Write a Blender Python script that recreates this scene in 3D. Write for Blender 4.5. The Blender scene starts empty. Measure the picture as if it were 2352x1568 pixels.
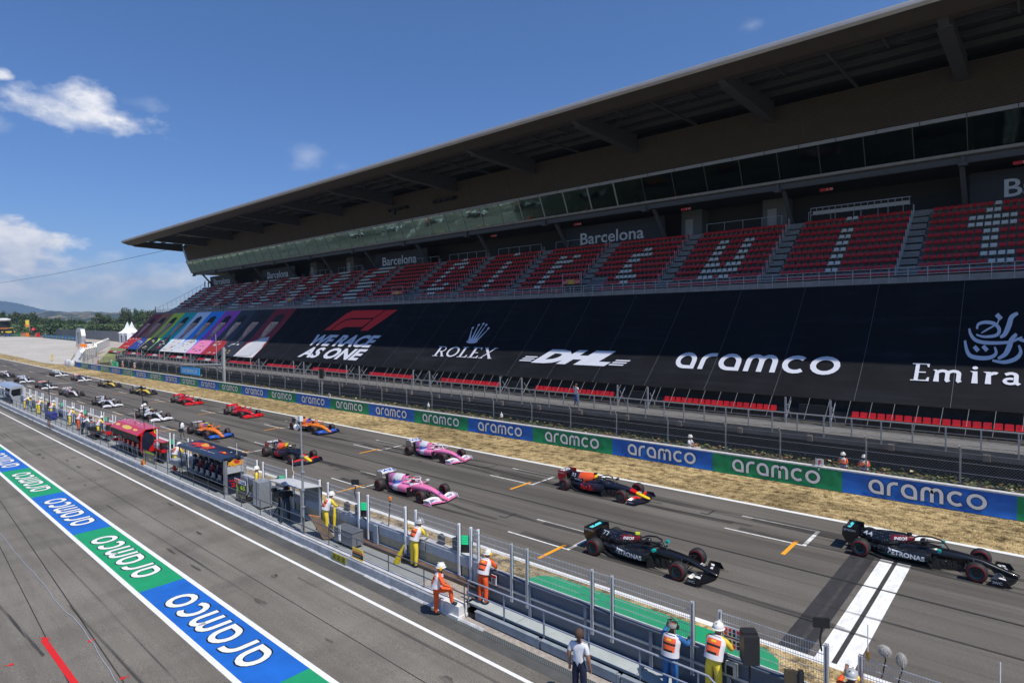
import bpy, bmesh, math, random
from mathutils import Vector, Matrix
from mathutils.bvhtree import BVHTree
random.seed(7)
SC = bpy.context.scene
COL = SC.collection
PI = math.pi
GX, GY = -0.009133, 0.025119          # fall of the circuit: along the straight and across it
def G(x, y): return GX*x + GY*y

# ---------------------------------------------------------------- camera
YAW, PIT, ROL, CH = math.radians(48.16604), math.radians(-1.182869), math.radians(-.60394), 9.9436
Fv = Vector((-math.cos(YAW)*math.cos(PIT), math.sin(YAW)*math.cos(PIT), math.sin(PIT)))
Rv = Vector((math.sin(YAW), math.cos(YAW), 0))
Uv = Rv.cross(Fv)
R2 = Rv*math.cos(ROL)+Uv*math.sin(ROL); U2 = -Rv*math.sin(ROL)+Uv*math.cos(ROL)
cam = bpy.data.cameras.new('camera'); cam.sensor_width = 36; cam.lens = 1390.543/2352*36
cam.clip_start = .1; cam.clip_end = 60000
co = bpy.data.objects.new('camera', cam); COL.objects.link(co); SC.camera = co
M = Matrix((( R2.x, U2.x, -Fv.x, 0), (R2.y, U2.y, -Fv.y, 0), (R2.z, U2.z, -Fv.z, CH), (0, 0, 0, 1)))
co.matrix_world = M
def ray(x, y): return (Fv + R2*((x-1176)/1390.543) - U2*((y-784)/1390.543))
def at_dist(x, y, X):                  # world point seen at (x, y) at distance |X| along the straight
    d = ray(x, y); t = X/d.x; return Vector((0, 0, CH))+d*t

# ---------------------------------------------------------------- sun, sky
SUNV = Vector((.58, -.06, 1)).normalized()
sd = bpy.data.lights.new('sun', 'SUN'); sd.energy = 4.9; sd.angle = math.radians(.5); sd.color = (1, .945, .85)
so = bpy.data.objects.new('sun', sd); COL.objects.link(so); so.rotation_euler = SUNV.to_track_quat('Z', 'Y').to_euler()
so.location = (0, 0, 80)
SC.view_settings.view_transform = 'Standard'; SC.view_settings.look = 'None'; SC.view_settings.gamma = 1
SC.view_settings.exposure = -0.04
SC.cycles.max_bounces = 8; SC.cycles.transparent_max_bounces = 24; SC.cycles.diffuse_bounces = 4
W = bpy.data.worlds.new('World'); SC.world = W; W.use_nodes = True
nt = W.node_tree; N = nt.nodes; L = nt.links; N.clear()
out = N.new('ShaderNodeOutputWorld'); bg = N.new('ShaderNodeBackground'); bg.inputs[1].default_value = .094
sky = N.new('ShaderNodeTexSky'); sky.sky_type = 'NISHITA'; sky.sun_disc = False
sky.sun_elevation = math.asin(SUNV.z); sky.sun_rotation = math.atan2(SUNV.x, SUNV.y)
sky.altitude = 100; sky.air_density = 1.0; sky.dust_density = .1; sky.ozone_density = 2.2
tc = N.new('ShaderNodeTexCoord')
def wmath(op, a, b=None, c=None):
    n = N.new('ShaderNodeMath'); n.operation = op
    for i, v in enumerate((a, b, c)):
        if v is None: continue
        if isinstance(v, (int, float)): n.inputs[i].default_value = v
        else: L.new(v, n.inputs[i])
    return n.outputs[0]
def wdot(vec):
    n = N.new('ShaderNodeVectorMath'); n.operation = 'DOT_PRODUCT'; L.new(tc.outputs['Generated'], n.inputs[0])
    n.inputs[1].default_value = vec; return n.outputs['Value']
nz = N.new('ShaderNodeTexNoise'); nz.inputs['Scale'].default_value = 16; nz.inputs['Detail'].default_value = 9; nz.inputs['Roughness'].default_value = .6
mp = N.new('ShaderNodeMapping'); mp.inputs['Scale'].default_value = (1, 1, 1.7); L.new(tc.outputs['Generated'], mp.inputs[0]); L.new(mp.outputs[0], nz.inputs['Vector'])
nz2 = N.new('ShaderNodeTexNoise'); nz2.inputs['Scale'].default_value = 34; nz2.inputs['Detail'].default_value = 6; L.new(mp.outputs[0], nz2.inputs['Vector'])
total = None; hi = None
CL = [(165, 262, 190, 40, 1.25, .5), (195, 236, 80, 48, 1.25, .5), (105, 245, 110, 36, 1.1, .5), (330, 240, 60, 20, .32, .6), (0, 168, 22, 13, .9, .3), (0, 285, 45, 26, .45, .5),
      (28, 580, 110, 76, 1.6, .35), (-10, 548, 80, 60, 1.6, .3), (85, 618, 110, 48, 1.0, .6), (60, 660, 300, 80, .95, .5), (320, 650, 230, 50, .85, .5), (230, 618, 170, 30, .55, .6), (110, 690, 420, 50, .75, .6), (300, 700, 700, 50, .55, .7),
      (705, 360, 46, 30, .36, .8), (690, 380, 36, 16, .28, .8), (785, 385, 30, 14, .2, .7), (1727, 60, 34, 20, .32, .9)]
for cxp, cyp, rx, ry, dens, soft in CL:
    c = ray(cxp, cyp).normalized(); r = Vector((0, 0, 1)).cross(c); r.normalize(); r = -r; u = r.cross(c); 
    if u.z < 0: u = -u
    a = wmath('DIVIDE', wdot(r), rx/1700); b = wmath('DIVIDE', wdot(u), ry/1700)
    fr = wdot(c)
    d = wmath('SQRT', wmath('ADD', wmath('MULTIPLY', a, a), wmath('MULTIPLY', b, b)))
    m = wmath('SUBTRACT', 1.0, d)
    n1 = wmath('MULTIPLY', wmath('SUBTRACT', nz.outputs[0], .5), 2.3)
    n2 = wmath('MULTIPLY', wmath('SUBTRACT', nz2.outputs[0], .5), .9)
    m = wmath('ADD', wmath('ADD', m, n1), n2)
    m = wmath('DIVIDE', m, soft*2.2); m.node.use_clamp = True
    m = wmath('MULTIPLY', wmath('MULTIPLY', m, dens), wmath('GREATER_THAN', fr, .5)); m.node.use_clamp = True
    total = m if total is None else wmath('MAXIMUM', total, m)
mixc = N.new('ShaderNodeMix'); mixc.data_type = 'RGBA'
hs = N.new('ShaderNodeHueSaturation'); hs.inputs['Saturation'].default_value = 1.18; hs.inputs['Hue'].default_value = .506; hs.inputs['Value'].default_value = 1.22
sz_ = N.new('ShaderNodeSeparateXYZ'); L.new(tc.outputs['Generated'], sz_.inputs[0]); tr_ = N.new('ShaderNodeValToRGB'); tr_.color_ramp.elements[0].color = (.82, .90, 1.12, 1); tr_.color_ramp.elements[1].position = .45; tr_.color_ramp.elements[1].color = (.92, .98, 1.08, 1); L.new(sz_.outputs[2], tr_.inputs[0])
vm_ = N.new('ShaderNodeVectorMath'); vm_.operation = 'MULTIPLY'; L.new(sky.outputs[0], vm_.inputs[0]); L.new(tr_.outputs[0], vm_.inputs[1]); L.new(vm_.outputs[0], hs.inputs['Color'])
L.new(total, mixc.inputs[0]); L.new(hs.outputs[0], mixc.inputs[6])
cr = N.new('ShaderNodeValToRGB'); cr.color_ramp.elements[0].position = .35; cr.color_ramp.elements[0].color = (6.2, 6.9, 8.6, 1)
cr.color_ramp.elements[1].position = .62; cr.color_ramp.elements[1].color = (11.4, 11.3, 11.6, 1); L.new(nz.outputs[0], cr.inputs[0])
L.new(cr.outputs[0], mixc.inputs[7]); L.new(mixc.outputs[2], bg.inputs[0]); L.new(bg.outputs[0], out.inputs[0])

# ---------------------------------------------------------------- materials
MATS = {}
def mat(name, c=(.5, .5, .5), r=.6, m=0., n=.12, sc=6., bump=0., coat=0., spec=.5, emit=0, stretch=None, world=False, bsc=None, det=5):
    if name in MATS: return MATS[name]
    x = bpy.data.materials.new(name); x.use_nodes = True; t = x.node_tree; b = t.nodes['Principled BSDF']
    b.inputs['Roughness'].default_value = r; b.inputs['Metallic'].default_value = m; b.inputs['Specular IOR Level'].default_value = spec
    b.inputs['Coat Weight'].default_value = coat; b.inputs['Coat Roughness'].default_value = .08
    tcn = t.nodes.new('ShaderNodeTexCoord'); v = tcn.outputs['Object']
    if world: g = t.nodes.new('ShaderNodeNewGeometry'); v = g.outputs['Position']
    if stretch: mpn = t.nodes.new('ShaderNodeMapping'); mpn.inputs['Scale'].default_value = stretch; t.links.new(v, mpn.inputs[0]); v = mpn.outputs[0]
    nn = t.nodes.new('ShaderNodeTexNoise'); nn.inputs['Scale'].default_value = sc; nn.inputs['Detail'].default_value = det; nn.inputs['Roughness'].default_value = .65; t.links.new(v, nn.inputs['Vector'])
    mr = t.nodes.new('ShaderNodeMapRange'); mr.inputs['From Min'].default_value = .3; mr.inputs['From Max'].default_value = .7
    mr.inputs['To Min'].default_value = 1-n; mr.inputs['To Max'].default_value = 1+n; t.links.new(nn.outputs[0], mr.inputs[0])
    vm = t.nodes.new('ShaderNodeVectorMath'); vm.operation = 'SCALE'; vm.inputs[0].default_value = c[:3]; t.links.new(mr.outputs[0], vm.inputs['Scale'])
    t.links.new(vm.outputs[0], b.inputs['Base Color'])
    if bump:
        bn = t.nodes.new('ShaderNodeBump'); bn.inputs['Strength'].default_value = bump; bn.inputs['Distance'].default_value = .02
        if bsc:
            n2 = t.nodes.new('ShaderNodeTexNoise'); n2.inputs['Scale'].default_value = bsc; n2.inputs['Detail'].default_value = 4; t.links.new(v, n2.inputs['Vector']); t.links.new(n2.outputs[0], bn.inputs['Height'])
        else: t.links.new(nn.outputs[0], bn.inputs['Height'])
        t.links.new(bn.outputs[0], b.inputs['Normal'])
    if emit: b.inputs['Emission Color'].default_value = (*c[:3], 1); b.inputs['Emission Strength'].default_value = emit
    MATS[name] = x; return x
def nodes(m): return m.node_tree.nodes, m.node_tree.links, m.node_tree.nodes['Principled BSDF']

# ---------------------------------------------------------------- mesh builder
class MB:
    def __init__(s): s.v = []; s.f = []; s.m = []
    def add(s, vs, fs, mi=0):
        o = len(s.v); s.v += [tuple(p) for p in vs]
        for f in fs: s.f.append(tuple(i+o for i in f)); s.m.append(mi)
    def poly(s, pts, mi=0): s.add(pts, [tuple(range(len(pts)))], mi)
    def box(s, x0, x1, y0, y1, z0, z1, mi=0):
        s.add([(x0,y0,z0),(x1,y0,z0),(x1,y1,z0),(x0,y1,z0),(x0,y0,z1),(x1,y0,z1),(x1,y1,z1),(x0,y1,z1)],
              [(0,3,2,1),(4,5,6,7),(0,1,5,4),(1,2,6,5),(2,3,7,6),(3,0,4,7)], mi)
    def cbox(s, c, d, mi=0, rot=None, bev=0):
        h = [k/2 for k in d]; vs = []
        for sx, sy, sz in ((-1,-1,-1),(1,-1,-1),(1,1,-1),(-1,1,-1),(-1,-1,1),(1,-1,1),(1,1,1),(-1,1,1)):
            p = Vector((sx*h[0], sy*h[1], sz*h[2]))
            if rot is not None: p = rot @ p
            vs.append(p+Vector(c))
        s.add(vs, [(0,3,2,1),(4,5,6,7),(0,1,5,4),(1,2,6,5),(2,3,7,6),(3,0,4,7)], mi)
    def prism(s, prof, x0, x1, mi=0, cap=True):          # profile in (y, z), extruded along x
        n = len(prof); vs = [(x0, y, z) for y, z in prof]+[(x1, y, z) for y, z in prof]
        fs = [(i, (i+1) % n, n+(i+1) % n, n+i) for i in range(n)]
        if cap: fs += [tuple(range(n))[::-1], tuple(range(n, 2*n))]
        s.add(vs, fs, mi)
    def strip(s, prof, x0, x1, mi=0, nx=1, fn=None):               # open sheet
        n = len(prof); vs = []
        for k in range(nx+1):
            x = x0+(x1-x0)*k/nx
            for y, z in prof: vs.append(fn(x, y, z) if fn else (x, y, z))
        s.add(vs, [(k*n+i, k*n+i+1, (k+1)*n+i+1, (k+1)*n+i) for k in range(nx) for i in range(n-1)], mi)
    def tube(s, path, r, n=6, mi=0, cap=True):
        path = [Vector(p) for p in path]; rr = r if isinstance(r, (list, tuple)) else [r]*len(path)
        vs = []; fs = []
        up = None
        for i, p in enumerate(path):
            d = (path[min(i+1, len(path)-1)]-path[max(i-1, 0)]).normalized()
            if up is None:
                a = Vector((0, 0, 1)) if abs(d.z) < .9 else Vector((1, 0, 0)); up = d.cross(a).normalized()
            up = (up-d*up.dot(d)).normalized(); w = d.cross(up)
            for k in range(n):
                t = 2*PI*(k+.5)/n; vs.append(p+(up*math.cos(t)+w*math.sin(t))*rr[i])
        m_ = len(path)
        for i in range(m_-1):
            for k in range(n): fs.append((i*n+k, i*n+(k+1) % n, (i+1)*n+(k+1) % n, (i+1)*n+k))
        if cap: fs += [tuple(range(n))[::-1], tuple(range((m_-1)*n, m_*n))]
        s.add(vs, fs, mi)
    def lathe(s, prof, c=(0, 0, 0), axis='z', n=20, mi=0, mis=None, sc=(1, 1, 1)):   # prof: (radius, along axis)
        vs = []; k = len(prof)
        for j in range(n):
            t = 2*PI*j/n
            for r, h in prof:
                a, b = r*math.cos(t), r*math.sin(t)
                p = (a, b, h) if axis == 'z' else ((a, h, b) if axis == 'y' else (h, a, b))
                vs.append((c[0]+p[0]*sc[0], c[1]+p[1]*sc[1], c[2]+p[2]*sc[2]))
        for j in range(n):
            for i in range(k-1):
                s.add([], [], 0)
                s.f.append(tuple(len(s.v)+q for q in (j*k+i, j*k+i+1, ((j+1) % n)*k+i+1, ((j+1) % n)*k+i))); s.m.append(mis[i] if mis else mi)
        s.v += vs
    def loft(s, secs, n=16, mi=0, cap=True, axis='x', mfn=None):   # secs: (x, cy, cz, hw, hh, power)
        vs = []
        for x, cy, cz, hw, hh, pw in secs:
            for k in range(n):
                t = 2*PI*k/n; a, b = math.cos(t), math.sin(t)
                y = cy+hw*math.copysign(abs(a)**(2/pw), a); z = cz+hh*math.copysign(abs(b)**(2/pw), b)
                vs.append((x, y, z))
        o = len(s.v); s.v += vs
        for i in range(len(secs)-1):
            for k in range(n):
                f = (o+i*n+k, o+i*n+(k+1) % n, o+(i+1)*n+(k+1) % n, o+(i+1)*n+k); s.f.append(f); s.m.append(mi)
        if cap:
            s.f.append(tuple(range(o, o+n))); s.m.append(mi); s.f.append(tuple(range(o+(len(secs)-1)*n, o+len(secs)*n))[::-1]); s.m.append(mi)
    def ball(s, c, r, n=12, mi=0, sc=(1, 1, 1), a0=-90, a1=90):
        k = max(4, n//2); prof = [(r*math.cos(math.radians(a0+(a1-a0)*i/k)), r*math.sin(math.radians(a0+(a1-a0)*i/k))) for i in range(k+1)]
        s.lathe(prof, c, 'z', n, mi, None, sc)
    def recolor(s, fn):
        for i, f in enumerate(s.f):
            c = Vector((0, 0, 0))
            for k in f: c += Vector(s.v[k])
            c /= len(f); r = fn(c, s.m[i])
            if r is not None: s.m[i] = r
    def build(s, name, mats, parent=None, sh=True, smooth=False, loc=None, kind=None, label=None):
        if not isinstance(mats, (list, tuple)): mats = [mats]
        off = Vector((0, 0, 0))
        if sh:
            vs = [(x, y, z+G(x, y)) for x, y, z in s.v]
            if parent is not None:
                q = parent
                while q is not None: off += q.location; q = q.parent
                vs = [(x-off.x, y-off.y, z-off.z) for x, y, z in vs]
        else: vs = s.v
        me = bpy.data.meshes.new(name); me.from_pydata(vs, [], s.f)
        for m_ in mats: me.materials.append(m_)
        me.polygons.foreach_set('material_index', s.m)
        if smooth:
            me.polygons.foreach_set('use_smooth', [True]*len(s.f))
            try: me.set_sharp_from_angle(angle=math.radians(38))
            except Exception: pass
        me.update()
        o = bpy.data.objects.new(name, me); COL.objects.link(o)
        if parent is not None: o.parent = parent
        if loc is not None: o.location = loc
        if kind: o['kind'] = kind
        if label: o['label'] = label
        return o
def tag(o, label, cat, group=None):
    o['label'] = label; o['category'] = cat
    if group: o['group'] = group
    return o
def thing(name, label, cat, x=0, y=0, z=0, group=None, rot=0, sh=True):
    o = bpy.data.objects.new(name, None); COL.objects.link(o); o.location = (x, y, z+(G(x, y) if sh else 0)); o.rotation_euler = (0, 0, rot)
    o.empty_display_size = .3
    return tag(o, label, cat, group)
def copy_tree(o, parent=None):
    c = o.copy(); COL.objects.link(c)
    if parent is not None: c.parent = parent
    for ch in list(o.children): copy_tree(ch, c)
    return c
ORD = ['first', 'second', 'third', 'fourth', 'fifth', 'sixth', 'seventh', 'eighth', 'ninth', 'tenth', 'eleventh', 'twelfth', 'thirteenth', 'fourteenth', 'fifteenth', 'sixteenth', 'seventeenth', 'eighteenth', 'nineteenth', 'twentieth',
       'twenty-first', 'twenty-second', 'twenty-third', 'twenty-fourth', 'twenty-fifth', 'twenty-sixth', 'twenty-seventh', 'twenty-eighth', 'twenty-ninth', 'thirtieth', 'thirty-first', 'thirty-second', 'thirty-third', 'thirty-fourth', 'thirty-fifth', 'thirty-sixth', 'thirty-seventh', 'thirty-eighth', 'thirty-ninth', 'fortieth',
       'forty-first', 'forty-second', 'forty-third', 'forty-fourth', 'forty-fifth']

# ---------------------------------------------------------------- lettering: glyph shapes in (u, v), cap height 1
TXT = {}
def textshape(st, bold=0.0, shear=0.0, space=1.0):
    key = (st, bold, shear, space)
    if key in TXT: return TXT[key]
    cu = bpy.data.curves.new('t', 'FONT'); cu.body = st; cu.offset = bold; cu.shear = shear; cu.space_character = space; cu.resolution_u = 3
    ob = bpy.data.objects.new('t', cu); COL.objects.link(ob)
    dg = bpy.context.evaluated_depsgraph_get(); me = bpy.data.meshes.new_from_object(ob.evaluated_get(dg))
    v = [(p.co.x/.73, p.co.y/.73) for p in me.vertices]; f = [tuple(p.vertices) for p in me.polygons]
    bpy.data.objects.remove(ob); bpy.data.curves.remove(cu); bpy.data.meshes.remove(me)
    x0 = min(p[0] for p in v); v = [(a-x0, b) for a, b in v]; w = max(p[0] for p in v)
    TXT[key] = (v, f, w); return TXT[key]
def stroke(path, w, closed=False):
    P = [Vector(p) for p in path]; n = len(P); vs = []
    for i, p in enumerate(P):
        a = P[(i-1) % n] if closed or i else None; b = P[(i+1) % n] if closed or i < n-1 else None
        d1 = (p-a).normalized() if a is not None else (b-p).normalized(); d2 = (b-p).normalized() if b is not None else d1
        t = (d1+d2).normalized(); nn = Vector((-t.y, t.x)); k = 1/max(.45, nn.dot(Vector((-d1.y, d1.x))))
        vs += [tuple(p+nn*w/2*k), tuple(p-nn*w/2*k)]
    m = n if closed else n-1
    return vs, [(2*i, 2*i+1, (2*((i+1) % n))+1, 2*((i+1) % n)) for i in range(m)]
def arc(cx, cy, rx, ry, a0, a1, n=8): return [(cx+rx*math.cos(math.radians(a0+(a1-a0)*i/n)), cy+ry*math.sin(math.radians(a0+(a1-a0)*i/n))) for i in range(n+1)]
def rounded():                          # the rounded company lettering: a r a m c o
    w = .2; h = w/2; S = {}
    S['a'] = ([[(.8, h), (.8, .5)]+arc(.45, .5, .35, .4, 0, 180)[1:]+arc(.45, .5, .35, .4, 180, 270, 5)[1:]], [True], .98)
    S['r'] = ([[(h, 0), (h, .55)]+arc(h+.35, .55, .35, .35, 180, 90, 5)[1:]+[(.62, .9)]], [False], .68)
    S['m'] = ([[(h, 0), (h, .6)]+arc(h+.25, .6, .25, .3, 180, 0, 7)[1:]+[(h+.5, 0)], [(h+.5, .6)]+arc(h+.75, .6, .25, .3, 180, 0, 7)[1:]+[(h+1, 0)]], [False, False], 1.28)
    S['c'] = ([arc(.48, .5, .38, .4, 48, 312, 12)], [False], .88)
    S['o'] = ([arc(.5, .5, .4, .4, 0, 360, 16)[:-1]], [True], 1.0)
    vs = []; fs = []; x = 0
    for ch in 'aramco':
        ps, cl, adv = S[ch]
        for p, c in zip(ps, cl):
            a, b = stroke([(u+x, v) for u, v in p], w, c); o = len(vs); vs += a; fs += [tuple(i+o for i in q) for q in b]
        x += adv+.1
    return vs, fs, x-.1
ARAMCO = None
def put(mb, shape, fn, mi=0, sub=0):    # shape (verts, faces, width) through fn(u, v) -> (x, y, z)
    v, f, w = shape
    mb.add([fn(a, b) for a, b in v], f, mi)
ARAMCO = rounded()
def ramp_mat(name, stops, sc, stretch=(1, 1, 1), grain=.15, gsc=60, rough=.9, bump=.3, big=None, streaks=None, spec=.3):
    x = bpy.data.materials.new(name); x.use_nodes = True; n, l, b = nodes(x)
    g = n.new('ShaderNodeNewGeometry'); m1 = n.new('ShaderNodeMapping'); m1.inputs['Scale'].default_value = stretch; l.new(g.outputs['Position'], m1.inputs[0])
    a = n.new('ShaderNodeTexNoise'); a.inputs['Scale'].default_value = sc; a.inputs['Detail'].default_value = 8; a.inputs['Roughness'].default_value = .62; l.new(m1.outputs[0], a.inputs['Vector'])
    r = n.new('ShaderNodeValToRGB'); e = r.color_ramp.elements
    while len(e) < len(stops): e.new(.5)
    for k, (p, c) in enumerate(stops): e[k].position = p; e[k].color = (*c, 1)
    l.new(a.outputs[0], r.inputs[0])
    f = n.new('ShaderNodeTexNoise'); f.inputs['Scale'].default_value = gsc; f.inputs['Detail'].default_value = 4; l.new(g.outputs['Position'], f.inputs['Vector'])
    mr = n.new('ShaderNodeMapRange'); mr.inputs['From Min'].default_value = .3; mr.inputs['From Max'].default_value = .7; mr.inputs['To Min'].default_value = 1-grain; mr.inputs['To Max'].default_value = 1+grain; l.new(f.outputs[0], mr.inputs[0])
    fac = mr.outputs[0]
    def more(st, sc2, lo, hi, p0, p1):
        m2 = n.new('ShaderNodeMapping'); m2.inputs['Scale'].default_value = st; l.new(g.outputs['Position'], m2.inputs[0])
        q = n.new('ShaderNodeTexNoise'); q.inputs['Scale'].default_value = sc2; q.inputs['Detail'].default_value = 5; l.new(m2.outputs[0], q.inputs['Vector'])
        w = n.new('ShaderNodeMapRange'); w.inputs['From Min'].default_value = p0; w.inputs['From Max'].default_value = p1; w.inputs['To Min'].default_value = lo; w.inputs['To Max'].default_value = hi; l.new(q.outputs[0], w.inputs[0])
        k = n.new('ShaderNodeMath'); k.operation = 'MULTIPLY'; l.new(fac_[0], k.inputs[0]); l.new(w.outputs[0], k.inputs[1]); fac_[0] = k.outputs[0]
    fac_ = [fac]
    if big: more((1, 1, 1), big[0], 1-big[1], 1+big[1], .3, .7)
    for s_ in (streaks or []): more(*s_)
    v = n.new('ShaderNodeVectorMath'); v.operation = 'SCALE'; l.new(r.outputs[0], v.inputs[0]); l.new(fac_[0], v.inputs['Scale']); l.new(v.outputs[0], b.inputs['Base Color'])
    b.inputs['Roughness'].default_value = rough; b.inputs['Specular IOR Level'].default_value = spec
    if bump:
        bn = n.new('ShaderNodeBump'); bn.inputs['Strength'].default_value = bump; bn.inputs['Distance'].default_value = .03; l.new(f.outputs[0], bn.inputs['Height']); l.new(bn.outputs[0], b.inputs['Normal'])
    return x
M_TRACK = ramp_mat('track asphalt', [(.3, (.097, .087, .075)), (.5, (.118, .107, .094)), (.7, (.140, .128, .113))], 1.5, (.05, 1, 1), .28, 38, .82, .35, (.12, .13),
                   [((.02, .7, 1), .8, .70, 1.04, .33, .46), ((.012, 2.6, 1), 1.3, .9, 1.03, .35, .5)])
M_PIT = ramp_mat('pit lane asphalt', [(.3, (.128, .115, .098)), (.5, (.165, .150, .128)), (.7, (.195, .178, .153))], 1.2, (.1, 1, 1), .30, 30, .85, .4, (.25, .12),
                 [((.03, .8, 1), .8, .84, 1.04, .36, .48), ((1, .35, 1), .7, .86, 1.04, .34, .5)])
M_GRASS = ramp_mat('dry grass', [(.32, (.085, .06, .03)), (.41, (.20, .145, .07)), (.5, (.36, .265, .13)), (.62, (.45, .345, .18)), (.74, (.22, .19, .07))], 2.2, (1, 1, 1), .55, 16, .95, .8, (.16, .36),
                   [((.3, 1.6, 1), 1.6, .62, 1.12, .34, .55)], .1)
M_GRAVEL = ramp_mat('gravel', [(.3, (.40, .37, .33)), (.7, (.52, .49, .44))], .15, (1, 1, 1), .18, 3, .95, .5, (.02, .08), None, .1)
M_EARTH = ramp_mat('dry ground', [(.3, (.10, .105, .04)), (.5, (.22, .19, .10)), (.7, (.33, .27, .16))], .03, (1, 1, 1), .3, 1.2, .95, .5, (.01, .25), None, .1)
M_WHITE = mat('white road paint', (.78, .78, .76), .6, n=.10, sc=9, world=True, bump=.1)
M_ORANGE = mat('orange road paint', (.85, .36, .02), .6, n=.12, sc=9, world=True)
M_DARKPATCH = mat('dark resurfaced strip', (.030, .029, .031), .75, n=.35, sc=1.6, world=True, stretch=(1, .35, 1), det=8)
M_RUBBER = mat('laid rubber', (.040, .038, .037), .8, n=.35, sc=3, world=True)
M_GREENP = mat('green painted asphalt', (.006, .29, .12), .75, n=.10, sc=2, world=True, bump=.2, bsc=40)
M_BLUE = mat('blue banner paint', (.010, .125, .50), .6, n=.16, sc=1.2, world=True)
M_GREEN = mat('green banner paint', (.004, .25, .09), .6, n=.16, sc=1.2, world=True)
M_CONC = mat('concrete', (.34, .33, .31), .85, n=.22, sc=1.7, world=True, bump=.3, bsc=25)
M_CONCD = mat('old concrete', (.20, .195, .19), .9, n=.28, sc=2.2, world=True, bump=.4, bsc=25)
M_RUBBLE = mat('rough concrete', (.34, .30, .26), .9, n=.3, sc=7, world=True, bump=.8, bsc=18)
M_SLAB = mat('grey walkway slab', (.235, .25, .25), .8, n=.10, sc=1.4, world=True)
M_STEEL = mat('galvanised steel', (.50, .52, .54), .42, m=.6, n=.10, sc=14)
M_PAINTW = mat('chalky white paint', (.52, .52, .53), .75, n=.22, sc=3.5, world=True, bump=.4, bsc=18)
M_BLACK = mat('black plastic', (.012, .012, .013), .45, n=.1)
M_DGREY = mat('dark grey metal', (.05, .055, .06), .5, n=.12)
M_WHT = mat('white plastic', (.75, .75, .75), .4, n=.05)
M_RED = mat('red paint', (.55, .012, .012), .4, n=.08)
M_GRN = mat('lit green', (.02, .62, .26), .4, n=.03, emit=.35)
M_WALLP = mat('pale blue-grey wall paint', (.30, .33, .38), .7, n=.12, sc=2.5, world=True, bump=.2, bsc=15)
M_BEIGE = mat('beige board', (.40, .35, .24), .8, n=.15, sc=3, world=True)
M_SLATE = mat('slate blue painted steel', (.105, .125, .16), .5, n=.10, sc=1.5, world=True)
def grate():
    x = mat('steel grating', (.16, .17, .165), .5, m=.3); n, l, b = nodes(x)
    g = n.new('ShaderNodeNewGeometry'); c = n.new('ShaderNodeTexChecker'); c.inputs['Scale'].default_value = 26; l.new(g.outputs['Position'], c.inputs[0])
    c.inputs[1].default_value = (.03, .03, .03, 1); c.inputs[2].default_value = (.20, .22, .21, 1); l.new(c.outputs[0], b.inputs['Base Color']); return x
M_GRATE = grate()

def sheet(name, x0, x1, y0, y1, z, m, nx=1, yf=None, kind='structure'):
    b = MB(); b.strip([(y0, z), (y1, z)], x0, x1, 0, nx, yf); return b.build(name, m, kind=kind)
def bend(x): return .0125*max(0, -150-x)**1.0 if x < -150 else 0
def bx(x, y, z): return (x, y+bend(x), z)
# ground: one sheet to the horizon; far away it levels out and rises into the hills
M_GRASS.node_tree.nodes
b = MB(); xs = [150, 40, -60, -160, -260, -360, -460, -600, -900, -1400, -2200, -3500, -6000]; ys = [-2500, -600, -120, -8, 13, 40, 60, 100, 160, 260, 500, 1000, 2200, 5000]
def gz(x, y): return -.05
b.v = [(x, y, gz(x, y)) for x in xs for y in ys]
for i in range(len(xs)-1):
    for j in range(len(ys)-1):
        k = i*len(ys)+j; b.f.append((k, k+1, k+len(ys)+1, k+len(ys))); b.m.append(0)
b.build('ground', M_EARTH, kind='structure')
sheet('pit_lane', 60, -260, -9, 13.42, 0, M_PIT, 8)
sheet('race_track', 60, -700, 18.0, 31.05, 0, M_TRACK, 60, bx)
sheet('track_edge_line', 60, -700, 30.86, 31.13, .004, M_WHITE, 60, bx)
sheet('pit_side_edge_line', 60, -330, 18.17, 18.42, .004, M_WHITE, 20, bx)
sheet('pit_lane_line', 60, -260, 12.21, 12.34, .004, M_WHITE)
sheet('pit_lane_gutter', 60, -260, 12.80, 13.40, .004, mat('dark gutter slabs', (.075, .075, .072), .85, n=.25, sc=1.5, world=True, bump=.3, bsc=25), 1)
for s_ in ((-14.7, 30),):
    sheet('drain_grating', s_[0], s_[1], 13.2, 13.42, .010, M_GRATE)
sheet('grass_verge', 60, -700, 31.13, 36.0, .002, M_GRASS, 60, bx)
sheet('grass_strip', 60, -330, 15.0, 18.17, .002, M_GRASS, 20, bx)
sheet('green_runoff', -14.0, -6.2, 15.0, 17.95, .008, M_GREENP)
b = MB(); b.poly([(-14.75, 15.0, .008), (-14, 15.0, .008), (-14, 17.95, .008), (-14.5, 17.6, .008), (-14.8, 16.9, .008)]); b.poly([(-6.2, 15, .008), (-5.6, 15.0, .008), (-5.5, 16.8, .008), (-5.75, 17.6, .008), (-6.2, 17.95, .008)]); b.build('green_runoff_end', M_GREENP, kind='structure')
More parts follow.
